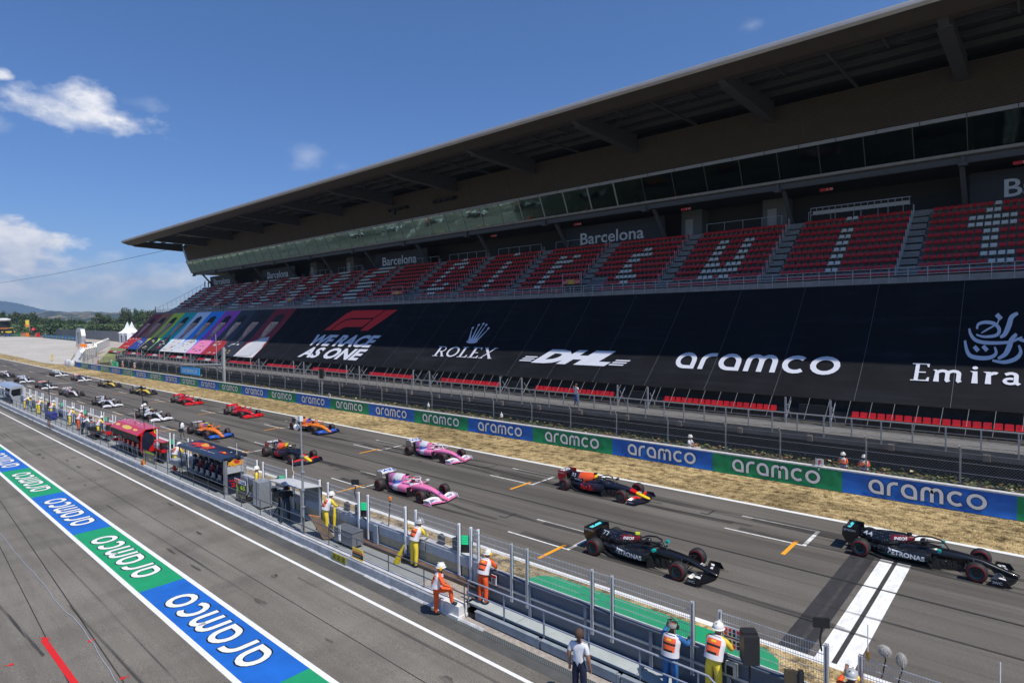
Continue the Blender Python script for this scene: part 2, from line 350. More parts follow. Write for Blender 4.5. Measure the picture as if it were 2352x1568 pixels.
# painted advertising band in the pit lane
band = MB(); ed = MB(); let = MB(); olt = MB(); x = 60+0.; pl = 9.27
edges = [-25.0+pl*k for k in range(9, -26, -1)]
for k in range(len(edges)-1):
    xa, xb = edges[k], edges[k+1]; c = int(round((xa+25.0)/pl)+1) % 2
    band.poly([(xa, 7.22, .004), (xb, 7.22, .004), (xb, 8.78, .004), (xa, 8.78, .004)], 1 if c == 1 else 0)
    # writing reads from the garages: starts at the +X end and runs toward -X, tops toward the garages
    W_ = 6.5; s_ = W_/ARAMCO[2]; x0 = xa-1.35; hgt = 1.02
    def fn(u, v, z, e=0): return (x0-u*s_, 8.52-v*hgt, z)
    put(let, ARAMCO, lambda u, v: fn(u, v, .012))
    def thick(px, py, z): return (px, py, z)
    v_, f_, w_ = ARAMCO; cen = .5
    for du, dv in ((.035, 0), (-.035, 0), (0, .05), (0, -.05)): put(olt, ARAMCO, lambda u, v: fn(u+du, v+dv, .0075+.0006*(du > 0)+.0012*(dv > 0)+.0018*(dv < 0)))
band.build('painted_band', [M_BLUE, M_GREENP], kind='structure')
let.build('painted_band_lettering', M_WHITE, kind='structure'); olt.build('painted_band_outline', M_BLACK, kind='structure')
for y0 in (7.05, 8.78): sheet('painted_band_edge', 60, -260, y0, y0+.17, .005, M_WHITE)
# start line and the dark strip before it
b = MB()
b.poly([(-5.03, 18.42, .006), (-4.60, 18.42, .006), (-4.60, 30.86, .006), (-5.03, 30.86, .006)]); b.poly([(-4.46, 18.42, .006), (-4.02, 18.42, .006), (-4.02, 30.86, .006), (-4.46, 30.86, .006)])
b.build('start_line', mat('start line paint', (.80, .80, .79), .6, n=.2, sc=5, world=True, stretch=(1, .35, 1), det=9), kind='structure')
sheet('start_line_joint', -4.60, -4.46, 18.42, 30.86, .0035, M_RUBBER); sheet('dark_strip', -6.05, -5.22, 18.42, 30.86, .003, M_DARKPATCH)
sheet('dark_strip_groove', -5.64, -5.50, 18.42, 26.9, .0065, M_RUBBER)
# grid boxes
b = MB(); o_ = MB(); jm = MB()
def ln(mb, xa, ya, xb, yb, w, z):
    d = Vector((xb-xa, yb-ya)).normalized(); n_ = Vector((-d.y, d.x))*w/2
    mb.poly([(xa+n_.x, ya+n_.y, z), (xa-n_.x, ya-n_.y, z), (xb-n_.x, yb-n_.y, z), (xb+n_.x, yb+n_.y, z)])
for k in range(13):
    for X, ya, yb in ((-7.7-14.82*k, 26.85, 28.95), (-15.13-14.82*k, 20.34, 22.45)):
        ln(b, X-3.45, ya, X, ya, .09, .007); ln(b, X-3.45, yb, X, yb, .09, .007); ln(b, X-.05, ya-.045, X-.05, yb+.045, .16, .011)
        ln(o_, X-.42, ya-1.5, X-.42, ya+.35, .17, .0145)
        xx = X-9.2+2.1; ln(jm, xx+2.3, ya+2.2-.9, xx+2.3, ya+2.2-.1, .1, .007); ln(jm, xx+2.3, ya+2.2-.9, xx+1.9, ya+2.2-.9, .1, .0075)
ln(b, -122.2, 18.42, -122.2, 30.86, .35, .0185)
b.build('grid_boxes', mat('worn white paint', (.70, .70, .68), .6, n=.28, sc=5, world=True, det=9), kind='structure'); o_.build('grid_orange_lines', M_ORANGE, kind='structure'); jm.build('grid_painted_out_marks', M_RUBBER, kind='structure')
# wheel tracks left on the start straight
def rubber_mat():
    x = bpy.data.materials.new('tyre marks'); x.use_nodes = True; n, l, bb = nodes(x); bb.inputs['Base Color'].default_value = (.035, .033, .032, 1); bb.inputs['Roughness'].default_value = .8
    g = n.new('ShaderNodeNewGeometry'); m1 = n.new('ShaderNodeMapping'); m1.inputs['Scale'].default_value = (.15, 9, 1); l.new(g.outputs['Position'], m1.inputs[0])
    a = n.new('ShaderNodeTexNoise'); a.inputs['Scale'].default_value = 1.3; a.inputs['Detail'].default_value = 6; l.new(m1.outputs[0], a.inputs['Vector'])
    w = n.new('ShaderNodeMapRange'); w.inputs['From Min'].default_value = .38; w.inputs['From Max'].default_value = .62; w.inputs['To Min'].default_value = .0; w.inputs['To Max'].default_value = .75; l.new(a.outputs[0], w.inputs[0])
    l.new(w.outputs[0], bb.inputs['Alpha']); return x
M_MARK = rubber_mat(); b = MB(); rnd = random.Random(3); zc = .016
for k in range(46):
    near = rnd.random() < .5; yc = (21.4 if near else 27.9)+rnd.uniform(-1.1, 1.1); x0 = rnd.uniform(-230, 0); Ln = rnd.uniform(12, 60) if x0 < -120 else rnd.uniform(10, 40); w = rnd.choice([.08, .13, .2, .34]); dr = rnd.uniform(-.035, .035)
    zc += .0004; pts = []
    for i in range(9):
        x = x0+Ln*i/8; y = yc+dr*Ln*i/8+.3*math.sin(i*.6+k); pts.append((x, min(max(y, 18.6), 30.6)+bend(x)))
    b.add([q for px, py in pts for q in ((px, py-w/2, zc), (px, py+w/2, zc))], [(2*i, 2*i+1, 2*i+3, 2*i+2) for i in range(8)])
for k in range(11):
    for X, yc in ((-2.0-14.82*k, 28.0), (-9.4-14.82*k, 21.42)):
        for dy in (-.8, .8):
            zc += .0003; x1_ = X-8.6; b.add([(x1_, yc+dy-.19, zc), (x1_, yc+dy+.19, zc), (x1_+rnd.uniform(7, 16), yc+dy+.19, zc), (x1_+rnd.uniform(7, 16), yc+dy-.19, zc)], [(0, 1, 2, 3)])
for k in range(16):
    x0 = rnd.uniform(-90, 5); yc = rnd.choice([rnd.uniform(9.3, 12), rnd.uniform(-1, 6.8), rnd.uniform(3, 6.8)]); w = rnd.choice([.04, .05, .08]); zc += .0004; dr = rnd.uniform(-.12, .12) if yc < 7 else rnd.uniform(-.01, .01)
    pts = [(x0+2.2*i, min(max(yc+dr*2.2*i, -5), 12 if yc > 8 else 6.9)) for i in range(9)]
    b.add([q for px, py in pts for q in ((px, py-w/2, zc), (px, py+w/2, zc))], [(2*i, 2*i+1, 2*i+3, 2*i+2) for i in range(8)])
b.build('tyre_marks', M_MARK, kind='structure')
b = MB()
for a, c, w in (((-60, 6.55), (6, 4.2), .035), ((-40, 4.9), (4, 3.1), .03), ((-60, 10.6), (8, 10.4), .03)): ln(b, *a, *c, w, .0042)
ln(b, -60, 24.6, 6, 24.2, .05, .0205); ln(b, 8, 24.25, -60, 24.65, .02, .0215)
b.build('asphalt_joints', mat('dark joint sealant', (.030, .029, .028), .8, n=.3, world=True), kind='structure')
b = MB(); rnd = random.Random(21); zc2 = .024
for k in range(44):                                             # oil drips, scuffs and tyre dabs
    if k < 34: x, y = rnd.uniform(-60, 0), rnd.choice([rnd.uniform(-1, 6.6), rnd.uniform(9.3, 12.0)])
    else: x, y = rnd.uniform(-90, 0), rnd.uniform(19, 30)
    a_ = rnd.uniform(.08, .55); c_ = rnd.uniform(.03, .12); zc2 += .0002; n_ = 9; ph = rnd.uniform(0, 6)
    b.poly([(x+a_*math.cos(t)*(1+.3*math.sin(3*t+ph)), y+c_*math.sin(t)*(1+.3*math.cos(2*t+ph)), zc2) for t in [i*2*PI/n_ for i in range(n_)]])
b.build('asphalt_stains', M_MARK, kind='structure')
# red setting-out marks and the hose line in front of the garages
b = MB()
def gp(x, y):                          # point of the circuit plane
    d = ray(x, y); nrm = Vector((-GX, -GY, 1)); t = (0-Vector((0, 0, CH)).dot(nrm))/d.dot(nrm); p = Vector((0, 0, CH))+d*t; return p.x, p.y
def gl(mb, a, c, w, z): ax, ay = gp(*a); bx_, by = gp(*c); ln(mb, ax, ay, bx_, by, w, z)
gl(b, (100, 1468), (330, 1790), .16, .008); gl(b, (96, 1464), (112, 1468), .10, .009)
for a, c in (((203, 1470), (220, 1467)), ((278, 1556), (298, 1552)), ((8, 1530), (27, 1525))):
    gl(b, a, c, .035, .008)
for p in ((207, 1472), (281, 1557), (26, 1526)): x, y = gp(*p); b.poly([(x-.07, y-.05, .010), (x+.07, y-.05, .010), (x+.07, y+.05, .010), (x-.07, y+.05, .010)])
b.build('red_ground_marks', mat('red road paint', (.62, .012, .012), .7, n=.08, world=True), kind='structure')
# loose hose
pts = [(0, 1226), (45, 1280), (90, 1330), (140, 1395), (175, 1425), (215, 1480), (265, 1562), (330, 1640)]
b = MB(); pw = [gp(*p) for p in pts]; path = []
for i in range(len(pw)-1):
    for k in range(4):
        t = k/4; path.append((pw[i][0]*(1-t)+pw[i+1][0]*t, pw[i][1]*(1-t)+pw[i+1][1]*t+.02*math.sin(i*3+k*1.5), .02))
b.tube(path, .013, 5); tag(b.build('ground_cable', mat('grey cable', (.33, .36, .42), .5)), 'thin pale grey cable lying across the asphalt in front of the garages', 'cable')
# gravel trap with its far barriers
b = MB(); ys0 = [(-700, 41), (-470, 40), (-360, 38.8), (-270, 37.6), (-223, 36.3), (-205, 35.4), (-190, 35.0), (-181, 35.7), (-178, 36.6)]
ys1 = [(-700, 99), (-600, 97), (-540, 97), (-440, 90), (-386, 86), (-300, 67), (-230, 50), (-176, 37)]
b.v = [(x, y, .02) for x, y in ys0]+[(x, y, .02) for x, y in ys1[::-1]]; b.f = [tuple(range(len(b.v)))]; b.m = [0]
b.build('gravel_trap', M_GRAVEL, kind='structure')
b = MB(); b.poly([(-172, 37.5, .01), (-290, 63.5, .01), (-390, 87, .01), (-460, 95, .01), (-460, 104, .01), (-360, 96, .01), (-305, 90, .01), (-230, 56, .01), (-172, 42, .01)])
b.poly([(-470, 95, .006), (-330, 91, .006), (-180, 41, .006), (-180, 70, .006), (-330, 120, .006)]); b.build('service_road', mat('pale concrete road', (.42, .37, .31), .9, n=.12, sc=.2, world=True), kind='structure')
# grass tufts on the verge
b = MB(); rnd = random.Random(5)
for k in range(26000):
    t = rnd.random()**1.6; x = 2-95*t; y = rnd.uniform(31.2, 35.9) if rnd.random() < .62 else rnd.uniform(15.1, 18.1)
    if y < 19 and -14.9 < x < -5.4: continue
    h = rnd.uniform(.02, .075); a = rnd.uniform(0, PI); w = rnd.uniform(.008, .03); dx, dy = math.cos(a)*w, math.sin(a)*w; lx, ly = rnd.uniform(-.04, .04), rnd.uniform(-.04, .04)
    b.add([(x-dx, y-dy, 0), (x+dx, y+dy, 0), (x+lx, y+ly, h)], [(0, 1, 2)], 0 if rnd.random() < .7 else (1 if rnd.random() < .6 else 2))
o = b.build('grass', [mat('straw blades', (.44, .33, .15), .9, n=.25, sc=.8, world=True), mat('brown blades', (.27, .20, .09), .9, n=.2, world=True), mat('green blades', (.16, .19, .05), .9, n=.2, world=True)])
tag(o, 'dry straw coloured grass along both sides of the track', 'grass'); o['kind'] = 'stuff'
# ---------------------------------------------------------------- grandstand (all in circuit coordinates, x along the straight)
XL, XR = -158.3, 9.0
M_ROOFT = mat('roof nose metal', (.40, .38, .36), .42, m=.55, n=.08, sc=.8, world=True)
M_ROOFB = mat('brown fascia lining', (.060, .050, .042), .7, n=.10, sc=1.2, world=True)
M_DECK = mat('dark roof deck', (.022, .022, .023), .7, n=.12, world=True)
M_BEAM = mat('grey painted beam', (.075, .080, .09), .55, n=.08, sc=2, world=True)
M_CLAD = mat('brown louvre cladding', (.080, .064, .051), .65, n=.10, sc=1.0, world=True)
M_GUT = mat('pale aluminium gutter', (.36, .36, .39), .5, m=.3, n=.08, world=True)
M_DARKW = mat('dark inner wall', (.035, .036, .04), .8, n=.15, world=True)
M_SEATR = mat('red plastic seat', (.52, .010, .012), .42, n=.14, sc=.6, world=True)
M_SEATW = mat('off-white plastic seat', (.62, .62, .58), .42, n=.06, sc=.6, world=True)
M_STEP = mat('stand concrete steps', (.20, .20, .20), .85, n=.22, sc=1.3, world=True, bump=.25, bsc=12)
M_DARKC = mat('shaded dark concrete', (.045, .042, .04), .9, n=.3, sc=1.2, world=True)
M_STL = mat('grey railing steel', (.36, .37, .39), .5, m=.4, n=.08)
def glass_mat(name, tint, alpha, rough=.02):
    x = bpy.data.materials.new(name); x.use_nodes = True; n, l, b = nodes(x); n.remove(b); o = n['Material Output']
    t = n.new('ShaderNodeBsdfTransparent'); t.inputs[0].default_value = (*tint, 1); g = n.new('ShaderNodeBsdfGlossy'); g.inputs['Roughness'].default_value = rough; g.inputs['Color'].default_value = (.26, .40, .36, 1)
    f = n.new('ShaderNodeFresnel'); f.inputs[0].default_value = 1.5; a = n.new('ShaderNodeMath'); a.operation = 'ADD'; a.inputs[1].default_value = alpha; l.new(f.outputs[0], a.inputs[0])
    nn = n.new('ShaderNodeTexNoise'); nn.inputs['Scale'].default_value = .35; gg = n.new('ShaderNodeNewGeometry'); l.new(gg.outputs['Position'], nn.inputs['Vector']); bp = n.new('ShaderNodeBump'); bp.inputs['Strength'].default_value = .12; bp.inputs['Distance'].default_value = .12; l.new(nn.outputs[0], bp.inputs['Height']); l.new(bp.outputs[0], g.inputs['Normal'])
    m = n.new('ShaderNodeMixShader'); l.new(a.outputs[0], m.inputs[0]); l.new(t.outputs[0], m.inputs[1]); l.new(g.outputs[0], m.inputs[2]); l.new(m.outputs[0], o.inputs[0]); return x
M_GLASS = glass_mat('green tinted glass', (.30, .46, .40), .0, .05); M_GLASS2 = glass_mat('darker green tinted glass', (.20, .34, .30), -.01, .05); M_GLASS3 = glass_mat('dark tinted glass', (.16, .24, .22), -.015, .04)
ST = thing('grandstand', 'long covered grandstand with brown louvred upper floor, glazed boxes and red and white seats', 'grandstand', -75, 57, 0)
# roof: nose, lining, deck
b = MB(); nose = [(43.95, 28.25)]+[(44.35+.42*math.cos(math.radians(a)), 28.18+.42*math.sin(math.radians(a))) for a in (200, 180, 150, 120, 90)]+[(47, 28.85), (70, 29.8), (70, 29.3), (47, 28.3), (44.5, 27.85)]
xs_ = [XL-1.2]+[-154+6.9*k for k in range(24)]; 
b.prism([(44.0, 27.92), (43.86, 28.12), (43.93, 28.36), (44.12, 28.52), (44.5, 28.62), (46.4, 28.72), (46.4, 28.58), (44.6, 28.42)], XL-.2, XR+14, 0)
b.build('roof_nose', M_ROOFT, ST, smooth=True)
b = MB(); b.prism([(44.02, 27.88), (44.6, 28.40), (46.38, 28.56), (46.38, 27.52), (45.3, 27.45)], XL, XR+14); b.build('roof_lining', M_ROOFB, ST)
b = MB(); b.prism([(46.4, 28.60), (70, 29.6), (70, 29.75), (46.4, 28.72)], XL, XR+14)
for k in range(150): yy = 46.6+k*.16; b.prism([(yy, 28.60+.0424*(yy-46.4)), (yy+.07, 28.55+.0424*(yy-46.4)), (yy+.10, 28.60+.0424*(yy-46.4))], XL, XR+14, cap=False)
b.build('roof_deck', M_DECK, ST)
for yy, h in ((49.3, .42), (52.0, .42), (54.7, .42)):
    b = MB(); zz = 28.45+.0424*(yy-46.4); b.prism([(yy, zz-h), (yy+.24, zz-h), (yy+.24, zz), (yy, zz)], XL+.3, XR+14); b.build('purlin', M_BEAM, ST)
ribx = [-5.2-13.92*k for k in range(-1, 12)]
for X in ribx:
    b = MB(); X = max(X, XL+.35); pr = [(45.2, 27.55), (46.6, 27.2), (56.7, 26.75), (56.7, 28.5), (45.2, 28.3)]
    b.prism(pr, X-.28, X+.28); b.prism([(46.4, 27.18), (56.75, 26.70), (56.75, 26.76), (46.4, 27.24)], X-.42, X+.42); b.build('roof_rib', M_BEAM, ST)
    b = MB()
    if X-6.96 > XL: b.prism([(45.6, 27.95), (56.4, 27.9), (56.4, 28.1), (45.6, 28.15)], X-7.05, X-6.87); b.build('roof_truss', M_BEAM, ST)
    b = MB()
    for dx in (3.5, -3.5):
        if X+dx < XL: continue
        b.prism([(45.8, 27.9), (49.4, 27.9), (49.4, 28.05), (45.8, 28.05)], X+dx-.06, X+dx+.06)
    for dx in (-6.96, 6.96):
        if X+dx < XL: continue
        b.tube([(X, 46, 28.0), (X+dx, 51.9, 28.1)], .03, 4); b.tube([(X+dx, 46, 28.0), (X, 51.9, 28.1)], .03, 4)
    b.build('roof_bracing', M_BEAM, ST)
# louvre cladding
b = MB(); n_ = 26
for k in range(n_):
    t0 = k/n_; t1 = (k+.60)/n_
    y0, z0 = 57.6+(56.5-57.6)*t0, 24.4+(28.0-24.4)*t0; y1, z1 = 57.6+(56.5-57.6)*t1, 24.4+(28.0-24.4)*t1
    b.prism([(y0, z0), (y1, z1), (y1+.10, z1+.01), (y0+.10, z0)], XL+.2, XR+14)
b.build('louvre_cladding', M_CLAD, ST)
b = MB(); b.prism([(57.95, 24.3), (56.89, 28.05), (57.5, 28.6), (58.4, 24.3)], XL+.25, XR+14); 
b.build('cladding_backing', mat('cladding gap shade', (.006, .006, .006), .9), ST)  # near-black backing colour gives the shadow between the slats
for k in range(20): X = -150+6.96*k+1.2; b = MB(); b.prism([(57.57, 24.42), (56.47, 28.0), (56.5, 28.0), (57.6, 24.42)], X-.05, X+.05); b.build('cladding_joint', M_ROOFB, ST)
b = MB(); b.prism([(57.5, 24.12), (57.5, 24.42), (57.72, 24.42), (57.72, 24.12)], XL, XR+14); b.build('gutter_strip', M_GUT, ST)
b = MB()
for k in range(56): X = -155+3*k; b.box(X-.03, X+.03, 57.47, 57.5, 24.14, 24.40)
b.build('gutter_joint', M_DARKW, ST)
# glazed boxes: each bay a pane, partitions, desk shapes behind
k = 0; X = XL+.15
while X < XR+12:
    w = 3.48; b = MB(); b.prism([(58.62, 21.80), (57.60, 24.12), (57.63, 24.12), (58.65, 21.80)], X+.02, X+w-.02); b.build('glass_pane', [M_GLASS, M_GLASS2, M_GLASS3][int(X*7) % 3] if X < -35 else M_GLASS3, ST)
    X += w
X = XL+.15; kk = 0
while X < XR+12:
    lt = X < -35; b = MB(); b.prism([(58.58, 21.80), (57.56, 24.10), (57.74, 24.10), (58.76, 21.80)], X-(.09 if lt else .03), X+(.09 if lt else .03)); b.build('glazing_bar', mat('pale mullion', (.24, .28, .27), .5) if lt else mat('dark mullion', (.06, .07, .07), .5), ST); X += 3.48
b = MB(); X = XL+.2
while X < -35: b.box(X, X+.08, 58.9, 62.8, 21.8, 24.2); X += 3.48
while X < XR+10: X += 13.9; b.box(X, X+.3, 59.1, 59.6, 21.8, 24.2)
b.build('box_partitions', mat('pale green partition', (.55, .72, .65), .7, n=.1), ST)
b = MB(); rnd = random.Random(9); X = XL+1
while X < XR+8:
    if rnd.random() < .8:
        b.box(X, X+1.5, 59.2, 59.7, 22.45, 22.5); b.box(X+.1, X+.16, 59.2, 59.6, 21.8, 22.45); b.box(X+1.34, X+1.4, 59.2, 59.6, 21.8, 22.45); b.box(X+.4, X+.9, 59.5, 59.56, 22.5, 22.85)
        b.box(X+.5, X+.9, 59.9, 60.35, 21.8, 22.3); b.box(X+.5, X+.9, 60.3, 60.36, 22.3, 22.8)
    X += rnd.uniform(1.7, 2.2)
b.build('desks_and_chairs', M_BLACK, ST)
b = MB(); b.box(XL+.2, XR+14, 62.8, 63.0, 21.8, 24.3); b.box(XL+.2, XR+14, 57.8, 63, 24.2, 24.3); b.build('box_back_wall', mat('dim grey green wall', (.20, .27, .25), .8, world=True), ST)
b = MB(); b.prism([(58.62, 21.55), (58.62, 21.78), (63, 21.78), (63, 21.55)], XL, XR+14, 0); b.build('floor_slab_edge', mat('pale slab edge', (.28, .27, .26), .8, n=.2, sc=2, world=True), ST)
b = MB(); b.prism([(58.95, 20.95), (59.25, 20.95), (59.25, 21.02), (59.15, 21.06), (59.15, 21.45), (59.25, 21.49), (59.25, 21.55), (58.95, 21.55), (58.95, 21.49), (59.06, 21.45), (59.06, 21.06), (58.95, 21.02)], XL, XR+14); b.build('floor_beam', M_BEAM, ST)
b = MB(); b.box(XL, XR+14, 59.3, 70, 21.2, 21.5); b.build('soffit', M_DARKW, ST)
for X in [r-.15 for r in ribx]:
    b = MB(); X = max(X, XL+1); b.box(X-.3, X+.3, 58.7, 59.3, 20.75, 20.95); b.box(X-.12, X+.12, 58.8, 59.0, 20.9, 21.5); b.build('beam_bracket', M_BEAM, ST)
for X in [-32.5-13.5*k for k in range(-3, 10)]:
    X = max(X, XL+1); b = MB(); b.add([(X-.18, 59.6, 20.95), (X+.18, 59.6, 20.95), (X+.18, 60.0, 20.95), (X-.18, 60.0, 20.95), (X-.18, 62.2, 18.0), (X+.18, 62.2, 18.0), (X+.18, 62.6, 18.0), (X-.18, 62.6, 18.0)], [(0, 1, 5, 4), (1, 2, 6, 5), (2, 3, 7, 6), (3, 0, 4, 7)]); b.build('raking_column', M_BEAM, ST)
# concourse behind the seats
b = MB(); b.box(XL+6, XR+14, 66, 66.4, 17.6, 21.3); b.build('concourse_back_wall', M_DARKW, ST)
b = MB(); b.box(XL, XR+14, 61.3, 66.4, 17.5, 17.95); b.build('concourse_floor', M_STEP, ST)
rnd = random.Random(2)
for X in (-31.5, -22.5, -86, -99, -112):
    b = MB(); b.box(X, X+2.4, 64.2, 66, 17.95, 21.1); b.build('concourse_cabin', mat('grey cabin wall', (.12, .13, .14), .7, world=True), ST)
    b = MB(); b.box(X+.5, X+1.4, 64.12, 64.2, 17.95, 20.1); b.build('door', mat('pale grey door', (.30, .31, .33), .6), ST)
# seat terraces: ten rows in blocks with aisles
Y0, Z0, DY, DZ, NR = 53.2, 12.25, .867, .617, 10
b = MB(); prof = [(50.4, 11.55), (52.95, 11.55), (52.95, 12.2)]
for r in range(NR): y, z = 52.95+r*DY, 12.2+r*DZ-.35; prof += [(y, z), (y+DY, z), (y+DY, z+DZ)] if r else [(y, z+.0), (y+DY, z), (y+DY, z+DZ)]
prof += [(61.9, 17.95), (61.9, 17.0), (50.4, 10.6)]
b.prism(prof, XL-.1, XR+6); b.build('terrace_steps', M_STEP, ST)
aisles = [-8.3-10.03*k for k in range(-1, 15)]
for X in aisles:
    b = MB()
    for r in range(NR*2):
        y, z = 52.95+r*DY/2, 11.87+r*DZ/2
        b.box(X-.55, X+.55, y, y+DY/2+.02, z-.3, z+.14 if r % 2 else z+.10)
    b.build('aisle_steps', M_STEP, ST)
b = MB(); b.prism([(50.2, 10.9), (50.2, 12.0), (50.38, 12.0), (50.38, 10.9)], XL-.1, XR+6); b.build('front_parapet', M_STEP, ST)
b = MB(); X = XL
while X < XR+4: b.box(X, X+.04, 50.14, 50.2, 11.6, 12.62); X += 1.15
for z in (12.62, 12.35, 12.12): b.tube([(XL, 50.17, z), (XR+4, 50.17, z)], .025, 5)
b.build('front_railing', M_STL, ST)
for X in aisles:                          # rails on the left side of each aisle
    b = MB()
    for r in range(0, NR):
        y, z = 53.1+r*DY, 12.0+r*DZ
        b.box(X-.62, X-.58, y, y+.04, z-.1, z+.95); b.box(X-.62, X-.58, y+.34, y+.38, z-.1, z+.95)
    b.build('aisle_railing', M_STL, ST)
b = MB()
for X0, X1 in [(a+1, a+8.6) for a in aisles[1::1]]:
    if X0 > -33 and X0 < -8 or -78 < X0 < -46 or -112 < X0 < -90:
        b.tube([(X0, 61.6, 18.95), (X1, 61.6, 18.95)], .025, 4)
        for q in range(5): xx = X0+(X1-X0)*q/4; b.box(xx-.02, xx+.02, 61.58, 61.62, 17.9, 18.95)
b.build('rear_railing', M_STL, ST)
b = MB(); b.box(-16.8, -9.2, 61.1, 61.35, 18.62, 18.90, 0)
for k in range(16): xx = -17+.52*k; b.box(xx-.02, xx+.02, 61.0, 61.05, 18.0 if k % 4 == 0 else 18.5, 19.2, 1)
b.box(-17, -9.1, 60.98, 61.06, 19.16, 19.22, 1); b.box(-17, -9.1, 60.98, 61.06, 18.55, 18.6, 1); b.build('camera_position_shelf', [mat('pale board', (.45, .43, .40), .7), M_STL], ST)
# sloping rail at the far end of the seats
b = MB(); b.tube([(XL-.05, 50.3, 12.65), (XL-.05, 62, 19.1)], .035, 5)
for k in range(13): t = k/12; y = 50.4+t*11.4; z = 11.7+(y-50.4)*.552; b.box(XL-.07, XL-.03, y, y+.04, z-.3, z+.95)
b.build('end_railing', M_STL, ST)
# seat patterns
FONT = {'t': ["....#....", "...##....", ".######..", ".######..", "...##....", "...##....", "...##....", "...####..", "....###..", "........."],
        'i': ["...##....", ".........", "...##....", "...##....", "...##....", "...##....", "...##....", "...##....", "...##....", "........."],
        'u': [".........", ".........", ".##...##.", ".##...##.", ".##...##.", ".##...##.", ".###.###.", ".#######.", ".###.##..", "........."],
        'c': [".........", ".........", "....##...", "..#####..", "..###....", "..##.....", "..###....", "..#####..", "....##...", "........."],
        'r': [".........", ".........", ".##..##..", ".#####...", ".###.....", ".##......", ".##......", ".##......", ".##......", "........."],
        'C': ["...##....", ".######..", ".##..##..", ".##......", ".##......", ".##......", ".##...##.", ".#######.", "...###...", "........."]}
def seat(mb, x, y, z, mi):
    w = .205
    mb.add([(x-w, y-.02, z+.40), (x+w, y-.02, z+.40), (x+w*.95, y+.34, z+.38), (x-w*.95, y+.34, z+.38), (x-w*.92, y+.42, z+.66), (x+w*.92, y+.42, z+.66), (x-w, y, z+.34), (x+w, y, z+.34), (x-w*.85, y+.46, z+.66), (x+w*.85, y+.46, z+.66), (x-w*.9, y+.40, z+.34), (x+w*.9, y+.40, z+.34)],
           [(0, 1, 2, 3), (3, 2, 5, 4), (6, 7, 1, 0), (4, 5, 9, 8), (9, 11, 10, 8), (1, 7, 11, 2), (0, 3, 10, 6), (2, 11, 9, 5), (3, 4, 8, 10)], mi)
    mb.box(x-.03, x+.03, y+.1, y+.3, z, z+.36, 2)
seats = []; rnd = random.Random(11)
for bi in range(len(aisles)):
    xr = aisles[bi]-.75 if bi else XR+3; xl = aisles[bi]-10.03+.75
    blk = bi; ncol = 17; ch = {0: 't', 1: 'i', 2: 'u', 3: 'c', 4: 'r', 5: 'i', 6: 'C'}.get(bi+0-0)
    xr = aisles[bi]-.75
    letters = ['x', 't', 'i', 'u', 'c', 'r', 'i', 'C']
    # block to the left of aisle bi; block 0 lies right of the picture's edge
    ch = [None, 't', 'i', 'u', 'c', 'r', 'i', 'C'][bi] if bi < 8 else None
    if bi == 0: ch = 't'
    if bi >= 1: ch = ['i', 'u', 'c', 'r', 'i', 'C', None][bi-1] if bi < 8 else None
    for r in range(NR):
        run = (rnd.randrange(2, 7), rnd.randrange(5, 10)); dense = bi >= 8
        for c in range(ncol):
            x = xl+.25+c*(xr-xl-.5)/(ncol-1); y = Y0+r*DY-.1; z = 12.25+r*DZ-.4; w = 0
            row = NR-1-r
            if ch:
                cc = c-4
                if 0 <= cc < 9 and FONT[ch][row][cc] == '#': w = 1
            elif dense and run[0] <= c < run[0]+run[1]: w = 1
            if bi % 3 == 0 and bi > 0 and r < 3 and c < 4: continue
            seats.append((x, y, z, w))
seats.sort(key=lambda s: (s[0]**2+s[1]**2))
vis = [s for s in seats if s[0] < -.6]
for s in vis[:100]:
    b = MB(); seat(b, *s); b.build('seat', [M_SEATR, M_SEATW, M_BLACK], ST, label='off-white seat' if s[3] else None)
b = MB()
for s in vis[100:]+[s for s in seats if s[0] >= -.6]: seat(b, *s)
b.build('seats', [M_SEATR, M_SEATW, M_BLACK], ST, kind='stuff')
# lower terrace under the banner
b = MB(); prof = [(41.6, 2.4)]; 
for r in range(9): y, z = 41.9+r*.9, 2.55+r*.70; prof += [(y, z), (y+.9, z)]
prof += [(50.2, 9.8), (50.2, 1), (41.6, 1)]
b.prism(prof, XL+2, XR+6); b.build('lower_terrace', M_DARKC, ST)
b = MB(); lb = [-1.2-12.85*k for k in range(-1, 13)]
for X in lb:
    for c in range(18):
        for r in range(1):
            x = X-.1-c*.465; seat(b, x, 42.0+r*.9, 2.74+r*.78, 1 if (X < -95 and 5 < c < 11 and r == 0) else 0)
b.build('lower_seats', [M_SEATR, M_SEATW, M_BLACK], ST, kind='stuff')
for X in lb:
  b = MB()
  for dx in (.9, 3.6): b.box(X+dx-.05, X+dx+.05, 41.6, 41.7, 2.4, 4.1); b.tube([(X+dx, 41.7, 2.6), (X+dx, 43.0, 4.0)], .03, 4); b.tube([(X+dx, 42.8, 2.6), (X+dx, 42.0, 3.6)], .03, 4)
  b.build('scaffold_posts', M_STL, ST)
for X in lb: b = MB(); b.box(X+1.5, X+3.1, 42.4, 42.7, 2.6, 3.6); b.build('stair_opening', M_BLACK, ST)
